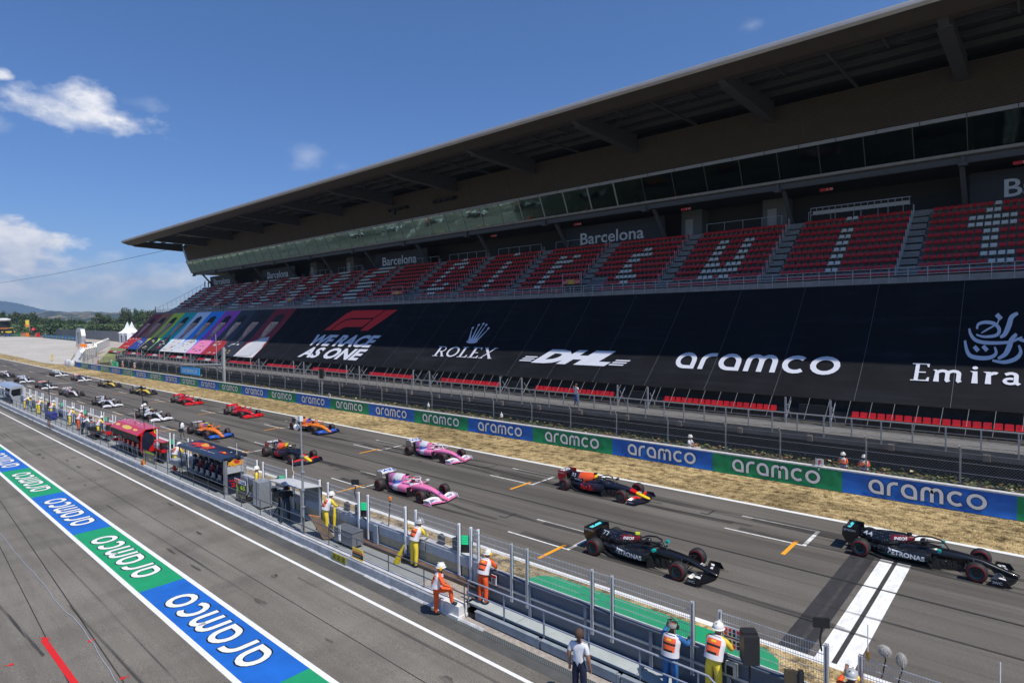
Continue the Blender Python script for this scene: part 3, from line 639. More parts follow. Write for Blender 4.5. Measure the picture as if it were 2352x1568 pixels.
# walkway in front of the stand
b = MB(); b.box(XL+12, XR+6, 39.0, 41.7, 2.28, 2.45, 0); b.prism([(39.05, 1.95), (39.05, 2.28), (39.4, 2.28), (39.4, 1.95)], XL+12, XR+6, 1)
for k in range(38): X = XL+13+k*4.2; b.box(X-.15, X+.15, 38.85, 41.0, 1.95, 2.3, 1)
b.build('walkway_deck', [mat('dusty walkway concrete', (.15, .145, .14), .9, n=.2, sc=2, world=True), mat('brown concrete beam', (.20, .16, .13), .85, n=.25, sc=1.5, world=True)], ST)
b = MB(); x0 = XL+12
for z in (3.52, 3.2, 2.9, 2.62): b.tube([(x0, 39.0, z), (XR+6, 39.0, z)], .045 if z > 3.5 else .016, 5)
X = x0; k = 0
while X < XR+5:
    h = 1.28 if k % 2 == 0 else 1.05; b.box(X-.035, X+.035, 38.93, 39.0, 3.5-h, 3.5); X += 1.48; k += 1
b.build('walkway_railing', mat('dull aluminium rail', (.36, .36, .37), .45, m=.5, n=.1), ST)
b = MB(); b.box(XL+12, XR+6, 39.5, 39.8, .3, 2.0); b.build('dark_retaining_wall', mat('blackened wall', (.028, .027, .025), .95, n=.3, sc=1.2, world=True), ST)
# signs for the blocks
def flat_text(name, st, m, parent, fn, bold=.0, shear=0, wd=None):
    sh_ = textshape(st, bold, shear); b = MB(); put(b, sh_, lambda u, v: fn(u/sh_[2], v)); return b.build(name, m, parent)
for xa, xc, z0 in ((-43.95, -35.1, 18.35), (-84.8, -75.85, 18.5), (-125.75, -116.85, 18.55), (-153.36, -144.3, 18.55), (-3.0, 5.9, 18.4)):
    i_ = [-43.95, -84.8, -125.75, -153.36, -3.0].index(xa)
    t_ = thing('wall_sign', 'black sign reading Barcelona in grey letters above the seats, '+['second from the right', 'third from the right', 'second from the left', 'leftmost', 'rightmost'][i_], 'sign', (xa+xc)/2, 62.3, 18, 'Barcelona signs at the back of the stand')
    b = MB(); b.box(xa-2.2, xc+2.6, 62.1, 62.3, 17.96, 20.6); b.build('board', mat('black sign board', (.014, .016, .022), .6), t_)
    flat_text('lettering', 'Barcelona', mat('silver grey letters', (.50, .53, .58), .5), t_, lambda u, v: (xa+(xc-xa)*u, 62.07, z0+v*1.45), .012)
bn_ = 0
for X, q in zip((-1.8, -15.4, -29, -43, -57), (16, 15, 14, 12, 10)):
    b = MB(); b.box(X-.6, X+.5, 60.2, 60.26, 20.5, 20.75); t_ = tag(b.build('block_number_sign', M_RED), ['rightmost small red number sign under the soffit, at the photo edge', 'small red number sign under the soffit above the white camera shelf', 'small red number sign under the soffit above the letter U of seats', 'small red number sign under the soffit above the larger complete Barcelona sign', 'small red number sign under the soffit farthest to the left'][(16, 15, 14, 12, 10).index(q)], 'sign', 'block number signs')
    flat_text('lettering', str(q), mat('pale print', (.6, .6, .6), .6), t_, lambda u, v: (X+.5*u, 60.17, 20.52+v*.2))
for k, X in enumerate((-38.4, -68.5, -98.6, -128.7)):
    t_ = thing('stairway_entrance', ['concrete stairway opening between seat blocks with a red and yellow sign, nearest one', 'concrete stairway opening with red and yellow sign, second from the right', 'concrete stairway opening with red and yellow sign, third from the right', 'farthest concrete stairway opening with red and yellow sign'][k], 'stair entrance', X, 52.6, 12, 'stairway entrances in the upper seats')
    b = MB(); b.box(X-1.15, X+1.15, 52.7, 52.9, 11.6, 13.0); b.build('opening', M_BLACK, t_)
    b = MB()
    for xx in (X-1.25, X+1.2): b.box(xx, xx+.06, 52.55, 52.6, 11.6, 14.2); b.box(xx, xx+.06, 50.6, 50.66, 11.6, 12.6); b.tube([(xx+.03, 50.6, 12.6), (xx+.03, 52.6, 12.6)], .025, 4)
    b.tube([(X-1.25, 52.58, 14.1), (X+1.25, 52.58, 14.1)], .025, 4); b.tube([(X-1.2, 50.6, 11.7), (X-.2, 52.6, 13.8)], .02, 4); b.build('railing', M_STL, t_)
    b = MB(); b.box(X-1.15, X-.45, 52.5, 52.55, 13.0, 13.45, 0); b.box(X-.45, X+.35, 52.5, 52.55, 13.0, 13.45, 1); b.box(X+.35, X+1.15, 52.5, 52.55, 13.0, 13.45, 0); b.build('direction_sign', [M_RED, mat('yellow sign panel', (.55, .36, .04), .6)], t_)
    flat_text('lettering', ['11.12', '9.10', '7.8', '5.6'][k], M_WHT, t_, lambda u, v: (X-1.1+.6*u, 52.48, 13.1+v*.25))
    flat_text('lettering', ['13.14', '11.12', '9.10', '7.8'][k], M_WHT, t_, lambda u, v: (X+.45+.6*u, 52.48, 13.1+v*.25))
for k, (X, z) in enumerate(((-73.5, 26.0), (-63.2, 25.9))):
    b = MB(); p = MB(); yy = 57.05-.3
    b.box(X-2.2, X+2.2, yy-.15, yy+.35, z-.1, z+.22); 
    for xx in (-1.9, -.6, .7, 1.9): b.box(X+xx-.15, X+xx+.1, yy-.35, yy-.15, z-.25, z+.15)
    if k == 0: b.box(X-.5, X-.2, yy-.5, yy-.2, z-.9, z)
    tag(b.build('floodlight_bar', M_BLACK), 'black bar of floodlights on the brown louvres, %s one' % ('left' if k == 0 else 'right'), 'floodlight', 'floodlight bars on the louvres')
# ---------------------------------------------------------------- the huge banner over the lower seats
def bn(X, v, off=0.0):                  # off: distance in front of the cloth
    y = 42.75+7.45*v; z = 4.0+7.55*v-.28*math.sin(PI*v)
    return (X, y-.707*off, z+.707*off)
BX0, BX1 = -158.4, 9.0
M_CLOTH = ramp_mat('black banner cloth', [(.35, (.007, .0075, .010)), (.65, (.012, .013, .017))], .35, (1, 1, 1), .12, 9, .8, .25, None, [((.25, 2, 2), .8, .9, 1.5, .5, .75)], .15)
BT = thing('stand_banner', 'huge black banner with sponsor names stretched over the lower seats', 'banner', -75, 43, 3.8)
b = MB(); nx = 168; nv = 14; rnd = random.Random(4)
def wob(X, v): return .05*math.sin(X*1.27+v*3)*math.sin(PI*min(v*1.0, 1))+.06*abs(math.sin(X*PI/4.95))*(1-v)**2
b.v = [bn(BX0+(BX1-BX0)*i/nx, j/nv, wob(BX0+(BX1-BX0)*i/nx, j/nv)*.42) for i in range(nx+1) for j in range(nv+1)]
for i in range(nx):
    for j in range(nv): k = i*(nv+1)+j; b.f.append((k, k+nv+1, k+nv+2, k+1)); b.m.append(0)
b.build('banner_cloth', M_CLOTH, BT, smooth=True)
OFF = .07
for k in range(34):
    X = -4.42-4.95*k+4.95*2
    if X < -92 or X > 8: continue
    b = MB(); b.add([q for j in range(13) for q in (bn(X-.012, j/12, OFF-.02), bn(X+.012, j/12, OFF-.02))], [(2*i, 2*i+1, 2*i+3, 2*i+2) for i in range(12)])
    b.build('banner_seam', mat('seam thread', (.10, .11, .13), .7), BT)
b = MB(); X = BX0+.4
while X < BX1: b = MB(); b.tube([bn(X, 0, .02), (X-.1, 41.75, 2.7)], .012, 4); b.build('banner_rope', mat('grey rope', (.30, .30, .30), .8), BT); X += 1.2 if X > -60 else 2.45
M_PRINT = mat('white banner print', (.60, .62, .70), .6, n=.05, world=True)
M_PRINTR = mat('red banner print', (.72, .018, .015), .6, n=.05, world=True)
def sub(shape, n=1):                     # cut long triangles so print follows the cloth
    return shape
def bprint(name, fnlist, m):
    bb = bmesh.new()
    for v_, f_, fn in fnlist:
        vv = [bb.verts.new((*fn(a, c), 0)) for a, c in v_]
        for q in f_:
            try: bb.faces.new([vv[i] for i in q])
            except ValueError: pass
    for z in [i/14 for i in range(1, 14)]:
        bmesh.ops.bisect_plane(bb, geom=bb.verts[:]+bb.edges[:]+bb.faces[:], plane_co=(0, z, 0), plane_no=(0, 1, 0))
    bb.verts.index_update(); mb = MB(); mb.v = [bn(v.co.x, v.co.y, OFF) for v in bb.verts]; mb.f = [tuple(v.index for v in f.verts) for f in bb.faces]; mb.m = [0]*len(mb.f); bb.free()
    return mb.build(name, m, BT)
def poly2(*polys): 
    v = []; f = []
    for p in polys: f.append(tuple(range(len(v), len(v)+len(p)))); v += p
    return v, f
def lerp_fn(x0, x1, v0, v1, w): return lambda a, c: (x0+(x1-x0)*a/w, v0+(v1-v0)*c)
# F1 mark, in metres along and banner fraction up
v_, f_ = poly2([(-78.4, .58), (-76.6, .80), (-75.9, .87), (-74.8, .918), (-67.15, .908), (-68.45, .785), (-73.9, .785), (-75.1, .765), (-75.9, .71), (-76.9, .58)],
               [(-76.6, .58), (-75.6, .70), (-74.9, .745), (-73.8, .762), (-68.6, .762), (-69.6, .635), (-73.4, .635), (-74.1, .62), (-74.6, .58)],
               [(-69.4, .575), (-68.3, .77), (-66.95, .905), (-64.4, .905), (-66.2, .72), (-67.7, .575)])
bprint('racing_mark', [(v_, f_, lambda a, c: (a, c))], M_PRINTR)
def word(st, x0, x1, v0, v1, bold=.02, shear=0, space=1.0):
    s_ = textshape(st, bold, shear, space); return (s_[0], s_[1], lerp_fn(x0, x1, v0, v1, s_[2]))
bprint('lettering', [word('WE RACE', -79.2, -63.9, .31, .50, .045, .25), word('AS ONE', -79.3, -64.3, .085, .27, .04, .22)], M_PRINT)
# ROLEX with serifs, hand drawn
def serif(letters, x0, x1, v0, v1):
    out_ = []; x = 0; items = []
    for ch in letters:
        w = {'R': .78, 'O': .85, 'L': .65, 'E': .68, 'X': .8, 'm': 1.15, 'i': .36, 'r': .5, 'a': .62, 't': .42, 'e': .6, 's': .5}[ch]
        P = []
        if ch in 'RLE':
            P += [[(.12, 0), (.26, 0), (.26, 1), (.12, 1)], [(0, 0), (.38, 0), (.38, .05), (0, .05)], [(0, .95), (.38, .95), (.38, 1), (0, 1)]]
        if ch == 'R': 
            v, f = stroke([(.26, .96)]+arc(.42, .73, .2, .23, 90, -90, 8)+[(.26, .5)], .075); items.append((v, f, x)); v, f = stroke([(.42, .5), (.7, .02)], .12); items.append((v, f, x)); P += [[(.58, 0), (.82, 0), (.82, .05), (.58, .05)]]
        if ch == 'L': P += [[(.26, 0), (.62, 0), (.62, .25), (.56, .25), (.5, .06), (.26, .06)]]
        if ch == 'E': P += [[(.26, 0), (.64, 0), (.64, .22), (.58, .22), (.53, .06), (.26, .06)], [(.26, 1), (.6, 1), (.6, .8), (.55, .8), (.5, .94), (.26, .94)], [(.26, .47), (.5, .47), (.5, .53), (.26, .53)]]
        if ch == 'O': v, f = stroke(arc(.42, .5, .34, .45, 0, 360, 18)[:-1], .12, True); items.append((v, f, x))
        if ch == 'X':
            for a, c, t in (((.1, 1), (.7, 0), .14), ((.7, 1), (.1, 0), .07)): v, f = stroke([a, c], t); items.append((v, f, x))
            P += [[(0, .95), (.25, .95), (.25, 1), (0, 1)], [(.57, .95), (.82, .95), (.82, 1), (.57, 1)], [(0, 0), (.25, 0), (.25, .05), (0, .05)], [(.57, 0), (.82, 0), (.82, .05), (.57, .05)]]
        if ch == 'm':
            P += [[(.05, 0), (.24, 0), (.20, .6), (.10, .68), (.0, .66), (.08, .58)]]
            for o in (.13, .5):
                v, f = stroke([(o+.0, .55)]+arc(o+.2, .48, .17, .14, 150, 0, 6)+[(o+.37, .1), (o+.43, .02)], .15); items.append((v, f, x))
        if ch == 'i': P += [[(.08, 0), (.28, 0), (.24, .66), (.0, .66), (.10, .58)]]; items.append((*poly2(arc(.16, .85, .09, .09, 0, 360, 10)[:-1]), x))
        if ch == 'r': P += [[(.08, 0), (.27, 0), (.24, .66), (.0, .66), (.10, .58)]]; v, f = stroke([(.2, .5)]+arc(.36, .5, .1, .1, 150, 40, 4), .14); items.append((v, f, x))
        if ch == 'a':
            v, f = stroke([(.12, .55)]+arc(.3, .5, .15, .12, 140, 0, 6)+[(.45, .12), (.55, .03)], .14); items.append((v, f, x)); v, f = stroke(arc(.28, .2, .17, .14, 60, 330, 9), .12); items.append((v, f, x))
        for p in P: items.append((*poly2(p), x))
        x += w+.06
    W_ = x
    return [(v, f, (lambda a, c, o=o: (x0+(x1-x0)*(a+o)/W_, v0+(v1-v0)*c))) for v, f, o in items]
bprint('lettering', serif('ROLEX', -51.6, -42.4, .21, .355), M_PRINT)
cr_ = []
for k, (tx, ty) in enumerate(((-48.2, .62), (-47.55, .66), (-46.95, .675), (-46.4, .66), (-45.75, .615))):
    bx0 = -47.6+k*.32; cr_.append([(bx0-.08, .46), (bx0+.20, .46), (tx+.05, ty-.02), (tx-.05, ty-.02)]); cr_.append(arc(tx, ty, .16, .018, 0, 360, 8)[:-1])
cr_.append([(-47.75, .455), (-46.1, .455), (-46.2, .475), (-47.65, .475)])
v, f = stroke(arc(-46.93, .43, .75, .03, 0, 360, 16)[:-1], .03, True); v = [(a, .43+(b-.43)*1.0) for a, b in v]
bprint('crown_mark', [(*poly2(*cr_), lambda a, c: (a, c)), (*poly2(arc(-46.93, .435, .85, .028, 0, 360, 16)[:-1]), lambda a, c: (a, c))], M_PRINT)
# DHL: slanted blocks with side stripes
D = []
def sl(x0, x1, v0, v1, k=8.5): D.append([(x0+k*(v0-.2), v0), (x1+k*(v0-.2), v0), (x1+k*(v1-.2), v1), (x0+k*(v1-.2), v1)])
for q in (.20, .225, .25): sl(-38.7, -37.2, q, q+.014); sl(-28.5, -27.1, q, q+.014)
bprint('lettering', [(*poly2(*D), lambda a, c: (a, c)), word('DHL', -37.1, -28.4, .20, .355, .07, .5)], M_PRINT)
bprint('lettering', [(ARAMCO[0], ARAMCO[1], lerp_fn(-22.5, -10.65, .205, .37, ARAMCO[2]))], M_PRINT)
bprint('lettering', serif('Emirates', -6.6, 1.3, .195, .335), M_PRINT)
cal = []
def cc(px, py): dx, dy = px-2150, py-1310; return (-2.65+.00731*dx+.000555*dy, .36-.00116*dy)
def smooth(P, n=5):
    Q = []
    for i in range(len(P)-1):
        a = P[max(i-1, 0)]; b_ = P[i]; c = P[i+1]; d = P[min(i+2, len(P)-1)]
        for k in range(n):
            t = k/n; Q.append(tuple(.5*((2*b_[m])+(c[m]-a[m])*t+(2*a[m]-5*b_[m]+4*c[m]-d[m])*t*t+(3*b_[m]-a[m]-3*c[m]+d[m])*t**3) for m in (0, 1)))
    return Q+[P[-1]]
for P, w in (([(1990, 1088), (2000, 1125), (2035, 1165), (2110, 1182), (2250, 1176), (2335, 1142)], 24), ([(1963, 1168), (1975, 1225), (2000, 1268), (2060, 1283), (2130, 1278), (2168, 1250), (2160, 1208)], 28), ([(2145, 1297), (2220, 1306), (2290, 1282), (2322, 1240), (2312, 1195)], 26),
             ([(2300, 1122), (2268, 1160), (2250, 1210), (2225, 1255), (2180, 1284)], 34), ([(2042, 1092), (2052, 1060), (2100, 1047), (2160, 1058), (2190, 1095), (2170, 1132), (2090, 1142), (2038, 1128)], 24), ([(2072, 1118), (2120, 1090), (2172, 1062)], 12), ([(2312, 990), (2272, 1015), (2252, 1070), (2225, 1125), (2195, 1145)], 34), ([(2178, 1060), (2188, 1030)], 10), ([(2300, 1150), (2352, 1165), (2400, 1140)], 22)):
    Q = smooth(P); v, f = stroke([(a/100, -b_/100) for a, b_ in Q], 1); n_ = len(Q); vv = []
    for i in range(n_):
        t = i/(n_-1); ww = w*(.25+.75*math.sin(PI*min(1, max(0, .12+.80*t))))/100; c = Vector(((v[2*i][0]+v[2*i+1][0])/2, (v[2*i][1]+v[2*i+1][1])/2)); d = (Vector(v[2*i])-Vector(v[2*i+1])).normalized()
        vv += [c+d*ww/2, c-d*ww/2]
    cal.append(([cc(p.x*100, -p.y*100) for p in vv], f, lambda a, c: (a, c)))
for px, py, q in ((2188, 1012, 26), (2040, 1222, 24), (2098, 1218, 24)): cal.append((*poly2([cc(px-q, py-6), cc(px-4, py-q), cc(px+q, py+6), cc(px+4, py+q)]), lambda a, c: (a, c)))
bprint('calligraphic_mark', cal, M_PRINT)
# ten portrait panels of anonymous drivers at the far end
tops = [-158.4, -152.0, -145.3, -138.8, -132.1, -125.3, -118.5, -111.9, -105.6, -98.8, -91.8]
BG = [(.30, .012, .03), (.42, .15, .06), (.60, .70, .05), (.0, .48, .42), (.72, .80, .95), (.02, .30, .85), (.42, .07, .48), (.035, .045, .06), (.012, .013, .02), (.24, .010, .02)]
SU = [(.42, .015, .015), (.015, .05, .25), (.008, .01, .015), (.010, .015, .02), (.60, .60, .62), (.62, .62, .64), (.75, .22, .42), (.35, .02, .02), (.02, .025, .04), (.62, .62, .64)]
M_SKIN2 = mat('printed skin tone', (.66, .38, .27), .7, n=.1, world=True); M_HAIR2 = mat('printed dark hair', (.018, .014, .013), .8)
M_SKIN3 = mat('printed light skin tone', (.74, .46, .34), .7, n=.1, world=True)
def conform(name, layers, mats, label=None):   # flat shapes cut along the cloth so that they follow its sag
    mb = MB()
    for pts, mi, off in layers:
        bb = bmesh.new(); vv = [bb.verts.new((x, v, 0)) for x, v in pts]; bb.faces.new(vv)
        for q in range(1, 28): bmesh.ops.bisect_plane(bb, geom=bb.verts[:]+bb.edges[:]+bb.faces[:], plane_co=(0, q/28, 0), plane_no=(0, 1, 0))
        bb.verts.index_update(); mb.add([bn(v.co.x, v.co.y, off) for v in bb.verts], [tuple(v.index for v in f.verts) for f in bb.faces], mi); bb.free()
    return mb.build(name, mats, BT, label=label)
M_SKSH = mat('printed skin shade', (.40, .21, .15), .7)
for k in range(10):
    a, c = tops[k], tops[k+1]; mid = (a+c)/2+.1; w = c-a; rnd = random.Random(k+40); Ls = [([(a, 0), (c, 0), (c, 1), (a, 1)], 0, OFF-.03)]
    ell = lambda cx, cv, rx, rv, n=22, p=1.0: [(cx+rx*w*math.cos(t)*(1-.18*p*max(0, -math.sin(t))), cv+rv*math.sin(t)) for t in [i*2*PI/n for i in range(n)]]
    Ls += [([(mid-w*.5, 0), (mid+w*.46, 0), (mid+w*.46, .20), (mid+w*.40, .29), (mid+w*.22, .345), (mid+w*.12, .38), (mid-w*.12, .38), (mid-w*.24, .345), (mid-w*.42, .29), (mid-w*.48, .19)], 1, OFF-.02),
           ([(mid-w*.12, .35), (mid+w*.12, .35), (mid+w*.13, .50), (mid-w*.13, .50)], 5, OFF-.012),
           (ell(mid, .70, .235, .20), 3, OFF-.006), (ell(mid-.02*w, .635, .20, .20, 26), 2, OFF), ([(mid+w*.05, .45), (mid+w*.17, .53), (mid+w*.18, .70), (mid+w*.08, .66)], 5, OFF+.004),
           ([(mid-w*.20, .74), (mid+w*.19, .74), (mid+w*.20, .86), (mid, .90), (mid-w*.19, .86)], 3, OFF+.006)]
    for sx in (-1, 1): Ls += [([(mid+sx*w*.04, .685), (mid+sx*w*.13, .685), (mid+sx*w*.13, .70), (mid+sx*w*.04, .695)], 3, OFF+.010), ([(mid+sx*w*.05, .655), (mid+sx*w*.11, .655), (mid+sx*w*.11, .668), (mid+sx*w*.05, .668)], 3, OFF+.010)]
    Ls += [([(mid-w*.03, .585), (mid+w*.045, .585), (mid+w*.02, .665), (mid-w*.005, .665)], 5, OFF+.010), ([(mid-w*.075, .535), (mid+w*.075, .535), (mid+w*.06, .552), (mid-w*.06, .552)], 5, OFF+.010), ([(mid-w*.16, .47), (mid+w*.14, .47), (mid+w*.12, .50), (mid-w*.13, .50)], 5, OFF+.008) if k in (0, 1, 2, 6) else ([(mid-.1, .3), (mid+.1, .3), (mid, .36)], 4, OFF)]
    for j in range(11):
        x = mid+rnd.uniform(-.36, .3)*w; v = rnd.uniform(.02, .30); ww = rnd.uniform(.03, .09)*w; hh = rnd.uniform(.010, .035); sl_ = rnd.uniform(-.2, .5)
        Ls.append(([(x-ww, v), (x+ww, v+.01), (x+ww+sl_, v+hh), (x-ww+sl_, v+hh)], 4 if j % 3 else 6, OFF-.01+.001*j))
    conform('portrait_panel', Ls, [mat('portrait ground %d' % k, BG[k], .7, n=.05, world=True), mat('portrait suit %d' % k, SU[k], .7, n=.15, world=True), M_SKIN3 if k in (5, 6, 7) else M_SKIN2, M_HAIR2, mat('print pale', (.55, .55, .58), .7) if k in (0, 1, 2, 3, 7, 8) else mat('print navy', (.02, .03, .08), .7), M_SKSH, mat('print red', (.45, .02, .02), .7) if k % 2 else mat('print gold', (.6, .4, .05), .7)], label=['dark red', 'brown', 'lime', 'teal', 'pale blue', 'bright blue', 'purple', 'dark slate', 'black', 'crimson'][k]+' portrait of a race driver')
b = MB()
for xx in (-92.3,):
    q2 = [(xx-6.2, 0.0), (xx-1.2, 0.03), (xx-.1, .2), (xx+.1, .36), (xx-.5, .44), (xx-3, .40)]
b.poly([bn(x, v, OFF+.03) for x, v in q2]); b.build('printed_white_sleeve', mat('print pale', (.55, .55, .58), .7), BT)
# ---------------------------------------------------------------- trackside wall with painted panels
WL, WR_, WY, WH = -163.7, 16.0, 35.96, 1.19
TW = thing('trackside_wall', 'long low wall beside the dry grass with blue and green panels and white top', 'wall', -75, 36, 0)
b = MB(); b.box(WL, WR_, WY+.03, WY+.26, 0, WH-.03); b.build('wall', M_CONC, TW)
b = MB(); b.box(WL, WR_, WY-.03, WY+.30, WH-.05, WH+.02); b.build('wall_cap', M_PAINTW, TW)
pb = [-72.97-.47+7.222*k for k in range(-14, 14)]
M_LET = mat('off-white lettering', (.82, .82, .80), .55, n=.05, world=True)
for k in range(len(pb)-1):
    a, c = max(pb[k], WL), min(pb[k+1], WR_)
    if c-a < 1: continue
    g = (k % 2 == 0)
    b = MB(); nx = 40; rnd = random.Random(k); cr = [rnd.uniform(a, c) for _ in range(3)]
    def bul(x, z): 
        s_ = .012*math.sin(x*2.1+z*3)
        for q in cr: s_ += .03*math.exp(-((x-q-.1*math.sin(z*6))/.05)**2)
        return s_
    b.v = [(a+(c-a)*i/nx, WY-.012-bul(a+(c-a)*i/nx, .04+1.1*j/6)-.04*(j == 0), .03+1.11*j/6) for i in range(nx+1) for j in range(7)]
    for i in range(nx):
        for j in range(6): q = i*7+j; b.f.append((q, q+7, q+8, q+1)); b.m.append(0)
    p = b.build('banner_panel', M_GREEN if g else M_BLUE, TW, smooth=True)
    if c-a < 7: continue
    s_ = 4.9/ARAMCO[2]; x0 = a+1.25; z0 = .23; h = .74
    b = MB()
    put(b, ARAMCO, lambda u, v: (x0+u*s_, WY-.062, z0+v*h)); o_ = MB()
    for du, dv, dd in ((.03, 0, 0), (-.03, 0, .001), (0, .045, .002), (0, -.045, .003)): put(o_, ARAMCO, lambda u, v: (x0+(u+du)*s_, WY-.056+dd, z0+(v+dv)*h))
    q = b.build('lettering', M_LET, p); o_.build('lettering_outline', M_BLACK, p)
# bank of ivy, ground behind the wall
b = MB(); b.strip([(36.2, .12), (37.1, .2), (37.9, .45), (39.5, .85)], -158, 16, 0, 40); b.build('bank', mat('dark soil', (.10, .075, .04), .95, n=.3, world=True), kind='structure')
b = MB(); rnd = random.Random(8)
for k in range(34000):
    t = rnd.random()**1.6; x = 2-158*t; y = rnd.uniform(36.5, 39.4); z = .2+max(0, (y-37.2)/2.3)*.62+rnd.uniform(-.05, .25)
    if y < 37.4 and rnd.random() < .5: z = rnd.uniform(.15, .5)
    s_ = rnd.uniform(.06, .14); a = rnd.uniform(0, 2*PI); d = Vector((math.cos(a), math.sin(a), rnd.uniform(-.5, .5)))*s_; e = Vector((-math.sin(a), math.cos(a), rnd.uniform(-.4, .6)))*s_*.7
    c = Vector((x, y, z)); m_ = rnd.random()
    b.add([c-d, c+e, c+d, c-e], [(0, 1, 2, 3)], 0 if m_ < .52 else 1 if m_ < .80 else 2 if m_ < .97 else 3)
o = b.build('ivy', [mat('ivy leaf dark', (.07, .10, .025), .6, n=.3), mat('ivy leaf mid', (.16, .18, .045), .6, n=.3), mat('ivy leaf rust', (.30, .14, .055), .7, n=.3), mat('ivy leaf pale', (.62, .54, .30), .7, n=.2)])
tag(o, 'low tangle of ivy and dead leaves growing behind the trackside wall', 'ivy'); o['kind'] = 'stuff'
# catch fence
def mesh_mat(name, col, scale, thick):
    x = bpy.data.materials.new(name); x.use_nodes = True; n, l, bb = nodes(x); bb.inputs['Base Color'].default_value = (*col, 1); bb.inputs['Roughness'].default_value = .5; bb.inputs['Metallic'].default_value = .4
    g = n.new('ShaderNodeNewGeometry'); sp = n.new('ShaderNodeSeparateXYZ'); l.new(g.outputs['Position'], sp.inputs[0])
    def mth(op, a, b_=None):
        q = n.new('ShaderNodeMath'); q.operation = op
        for i, v in enumerate((a, b_)):
            if v is None: continue
            if isinstance(v, (int, float)): q.inputs[i].default_value = v
            else: l.new(v, q.inputs[i])
        return q.outputs[0]
    xz1 = mth('ADD', sp.outputs[0], sp.outputs[2]); xz2 = mth('SUBTRACT', sp.outputs[0], sp.outputs[2])
    r = [mth('LESS_THAN', mth('FRACT', mth('MULTIPLY', mth('ADD', v, 1000), scale)), thick) for v in (xz1, xz2)]
    l.new(mth('MAXIMUM', r[0], r[1]), bb.inputs['Alpha']); return x
M_CHAIN = mesh_mat('chain link', (.22, .22, .22), 7.0, .09)
CF = thing('catch_fence', 'tall chain link debris fence on bent steel posts behind the blue and green wall', 'fence', -75, 36.6, .9)
posts = [-3.38, -7.44, -11.85, -15.1, -19.0, -22.95, -26.95, -30.74, -34.92, -38.74, -42.76, -46.47, -50.44, -54.26, -58.1, -62.28]+[-66.2-3.95*k for k in range(24)]+[.6, 4.5, 8.5]
for X in sorted(posts):
    b = MB(); b.tube([(X, 36.6, .1), (X, 36.6, 2.72), (X, 36.25, 3.12)], .045, 6); b.build('post', mat('weathered grey post', (.30, .30, .30), .6, m=.3, n=.2, sc=3), CF, smooth=True)
b = MB(); b.poly([(-160, 36.56, .9), (12, 36.56, .9), (12, 36.56, 2.72), (-160, 36.56, 2.72)]); b.poly([(-160, 36.56, 2.72), (12, 36.56, 2.72), (12, 36.22, 3.1), (-160, 36.22, 3.1)]); b.build('chain_mesh', M_CHAIN, CF)
for z in (1.25, 1.75, 2.25, 2.72): b = MB(); b.tube([(-160, 36.54, z), (12, 36.54, z)], .011, 4); b.build('wire', M_STL, CF)
# ---------------------------------------------------------------- pit wall, walkway, kerb wall
PWY, PZ = 14.85, .40
PW = thing('pit_wall', 'long grey and white concrete pit wall between the marshals walkway and the grass', 'wall', -60, 14.9, .4)
b = MB(); b.box(-200, -14.75, PWY+.02, PWY+.2, 0, 1.0, 0); b.build('wall', M_WALLP, PW)
b = MB(); X = -14.8
while X > -110:
    b.box(X-2.9, X-.02, PWY-.10, PWY+.24, 1.0, 1.33, 0); X -= 2.95
b.build('wall_top', M_WALLP, PW)
b = MB(); b.box(-200, -14.75, PWY-.08, PWY+.27, 1.335, 1.36); b.build('wall_cap', M_PAINTW, PW)
X = -15.5
while X > -62: b = MB(); b.box(X-2.35, X, PWY-.01, PWY+.03, .62, .98); b.build('board', M_BEIGE, PW); X -= 2.95
b = MB()
X = -14.8
while X > -62: b.box(X-.28, X-.02, PWY-.16, PWY+.02, .40, 1.33); X -= 2.95*2
b.build('buttress', M_WALLP, PW)
b = MB(); b.box(-200, -14.75, PWY-.10, PWY+.0, .4, .60); b.build('wall_foot', M_WALLP, PW)
KW = thing('kerb_wall', 'low flaking white concrete wall carrying the walkway railing along the pit lane', 'low wall', -60, 13.5, 0)
b = MB(); rnd = random.Random(6); nx = 200
b.prism([(13.40, 0), (13.42, .34), (13.45, .38), (13.66, .41), (13.72, .41), (13.72, 0)], -200, -15.3); b.build('wall', mat('greyish flaking paint', (.40, .41, .43), .75, n=.3, sc=2.5, world=True, bump=.5, bsc=14), KW); b = MB(); b.box(-200, -15.3, 13.46, 13.66, .412, .418); b.build('wall_top_paint', M_PAINTW, KW)
b = MB(); X = -200
while X < -14: w = rnd.uniform(.3, 1.4); b.prism([(13.36-rnd.uniform(0, .05), 0), (13.38, rnd.uniform(.03, .06)), (13.42, .07), (13.42, 0)], X, X+w-.02); X += w
b.build('flaking_foot', M_PAINTW, KW)
b = MB(); b.box(-15.3, -14.42, 13.36, 13.74, 0, .425); b.box(-15.32, -14.40, 13.30, 13.76, 0, .10); b.build('end_block', mat('fresh white paint', (.68, .67, .65), .7, n=.12, sc=3, world=True, bump=.3, bsc=15), KW)
WK = thing('marshals_walkway', 'raised grey slab walkway running behind the low white wall', 'walkway', -60, 14.2, .3)
b = MB(); b.box(-200, -14.75, 13.72, PWY+.02, 0, PZ-.012); b.build('walkway_base', M_CONCD, WK)
b = MB(); X = -200; 
while X < -18: b.box(X, X+1.95, 13.74, PWY-.12, PZ-.012, PZ+.01); X += 1.97
b.build('slabs', M_SLAB, WK)
b = MB(); b.box(-19.4, -14.6, 13.75, 14.8, PZ-.02, PZ+.002); b.build('rough_patch', M_RUBBLE, WK)
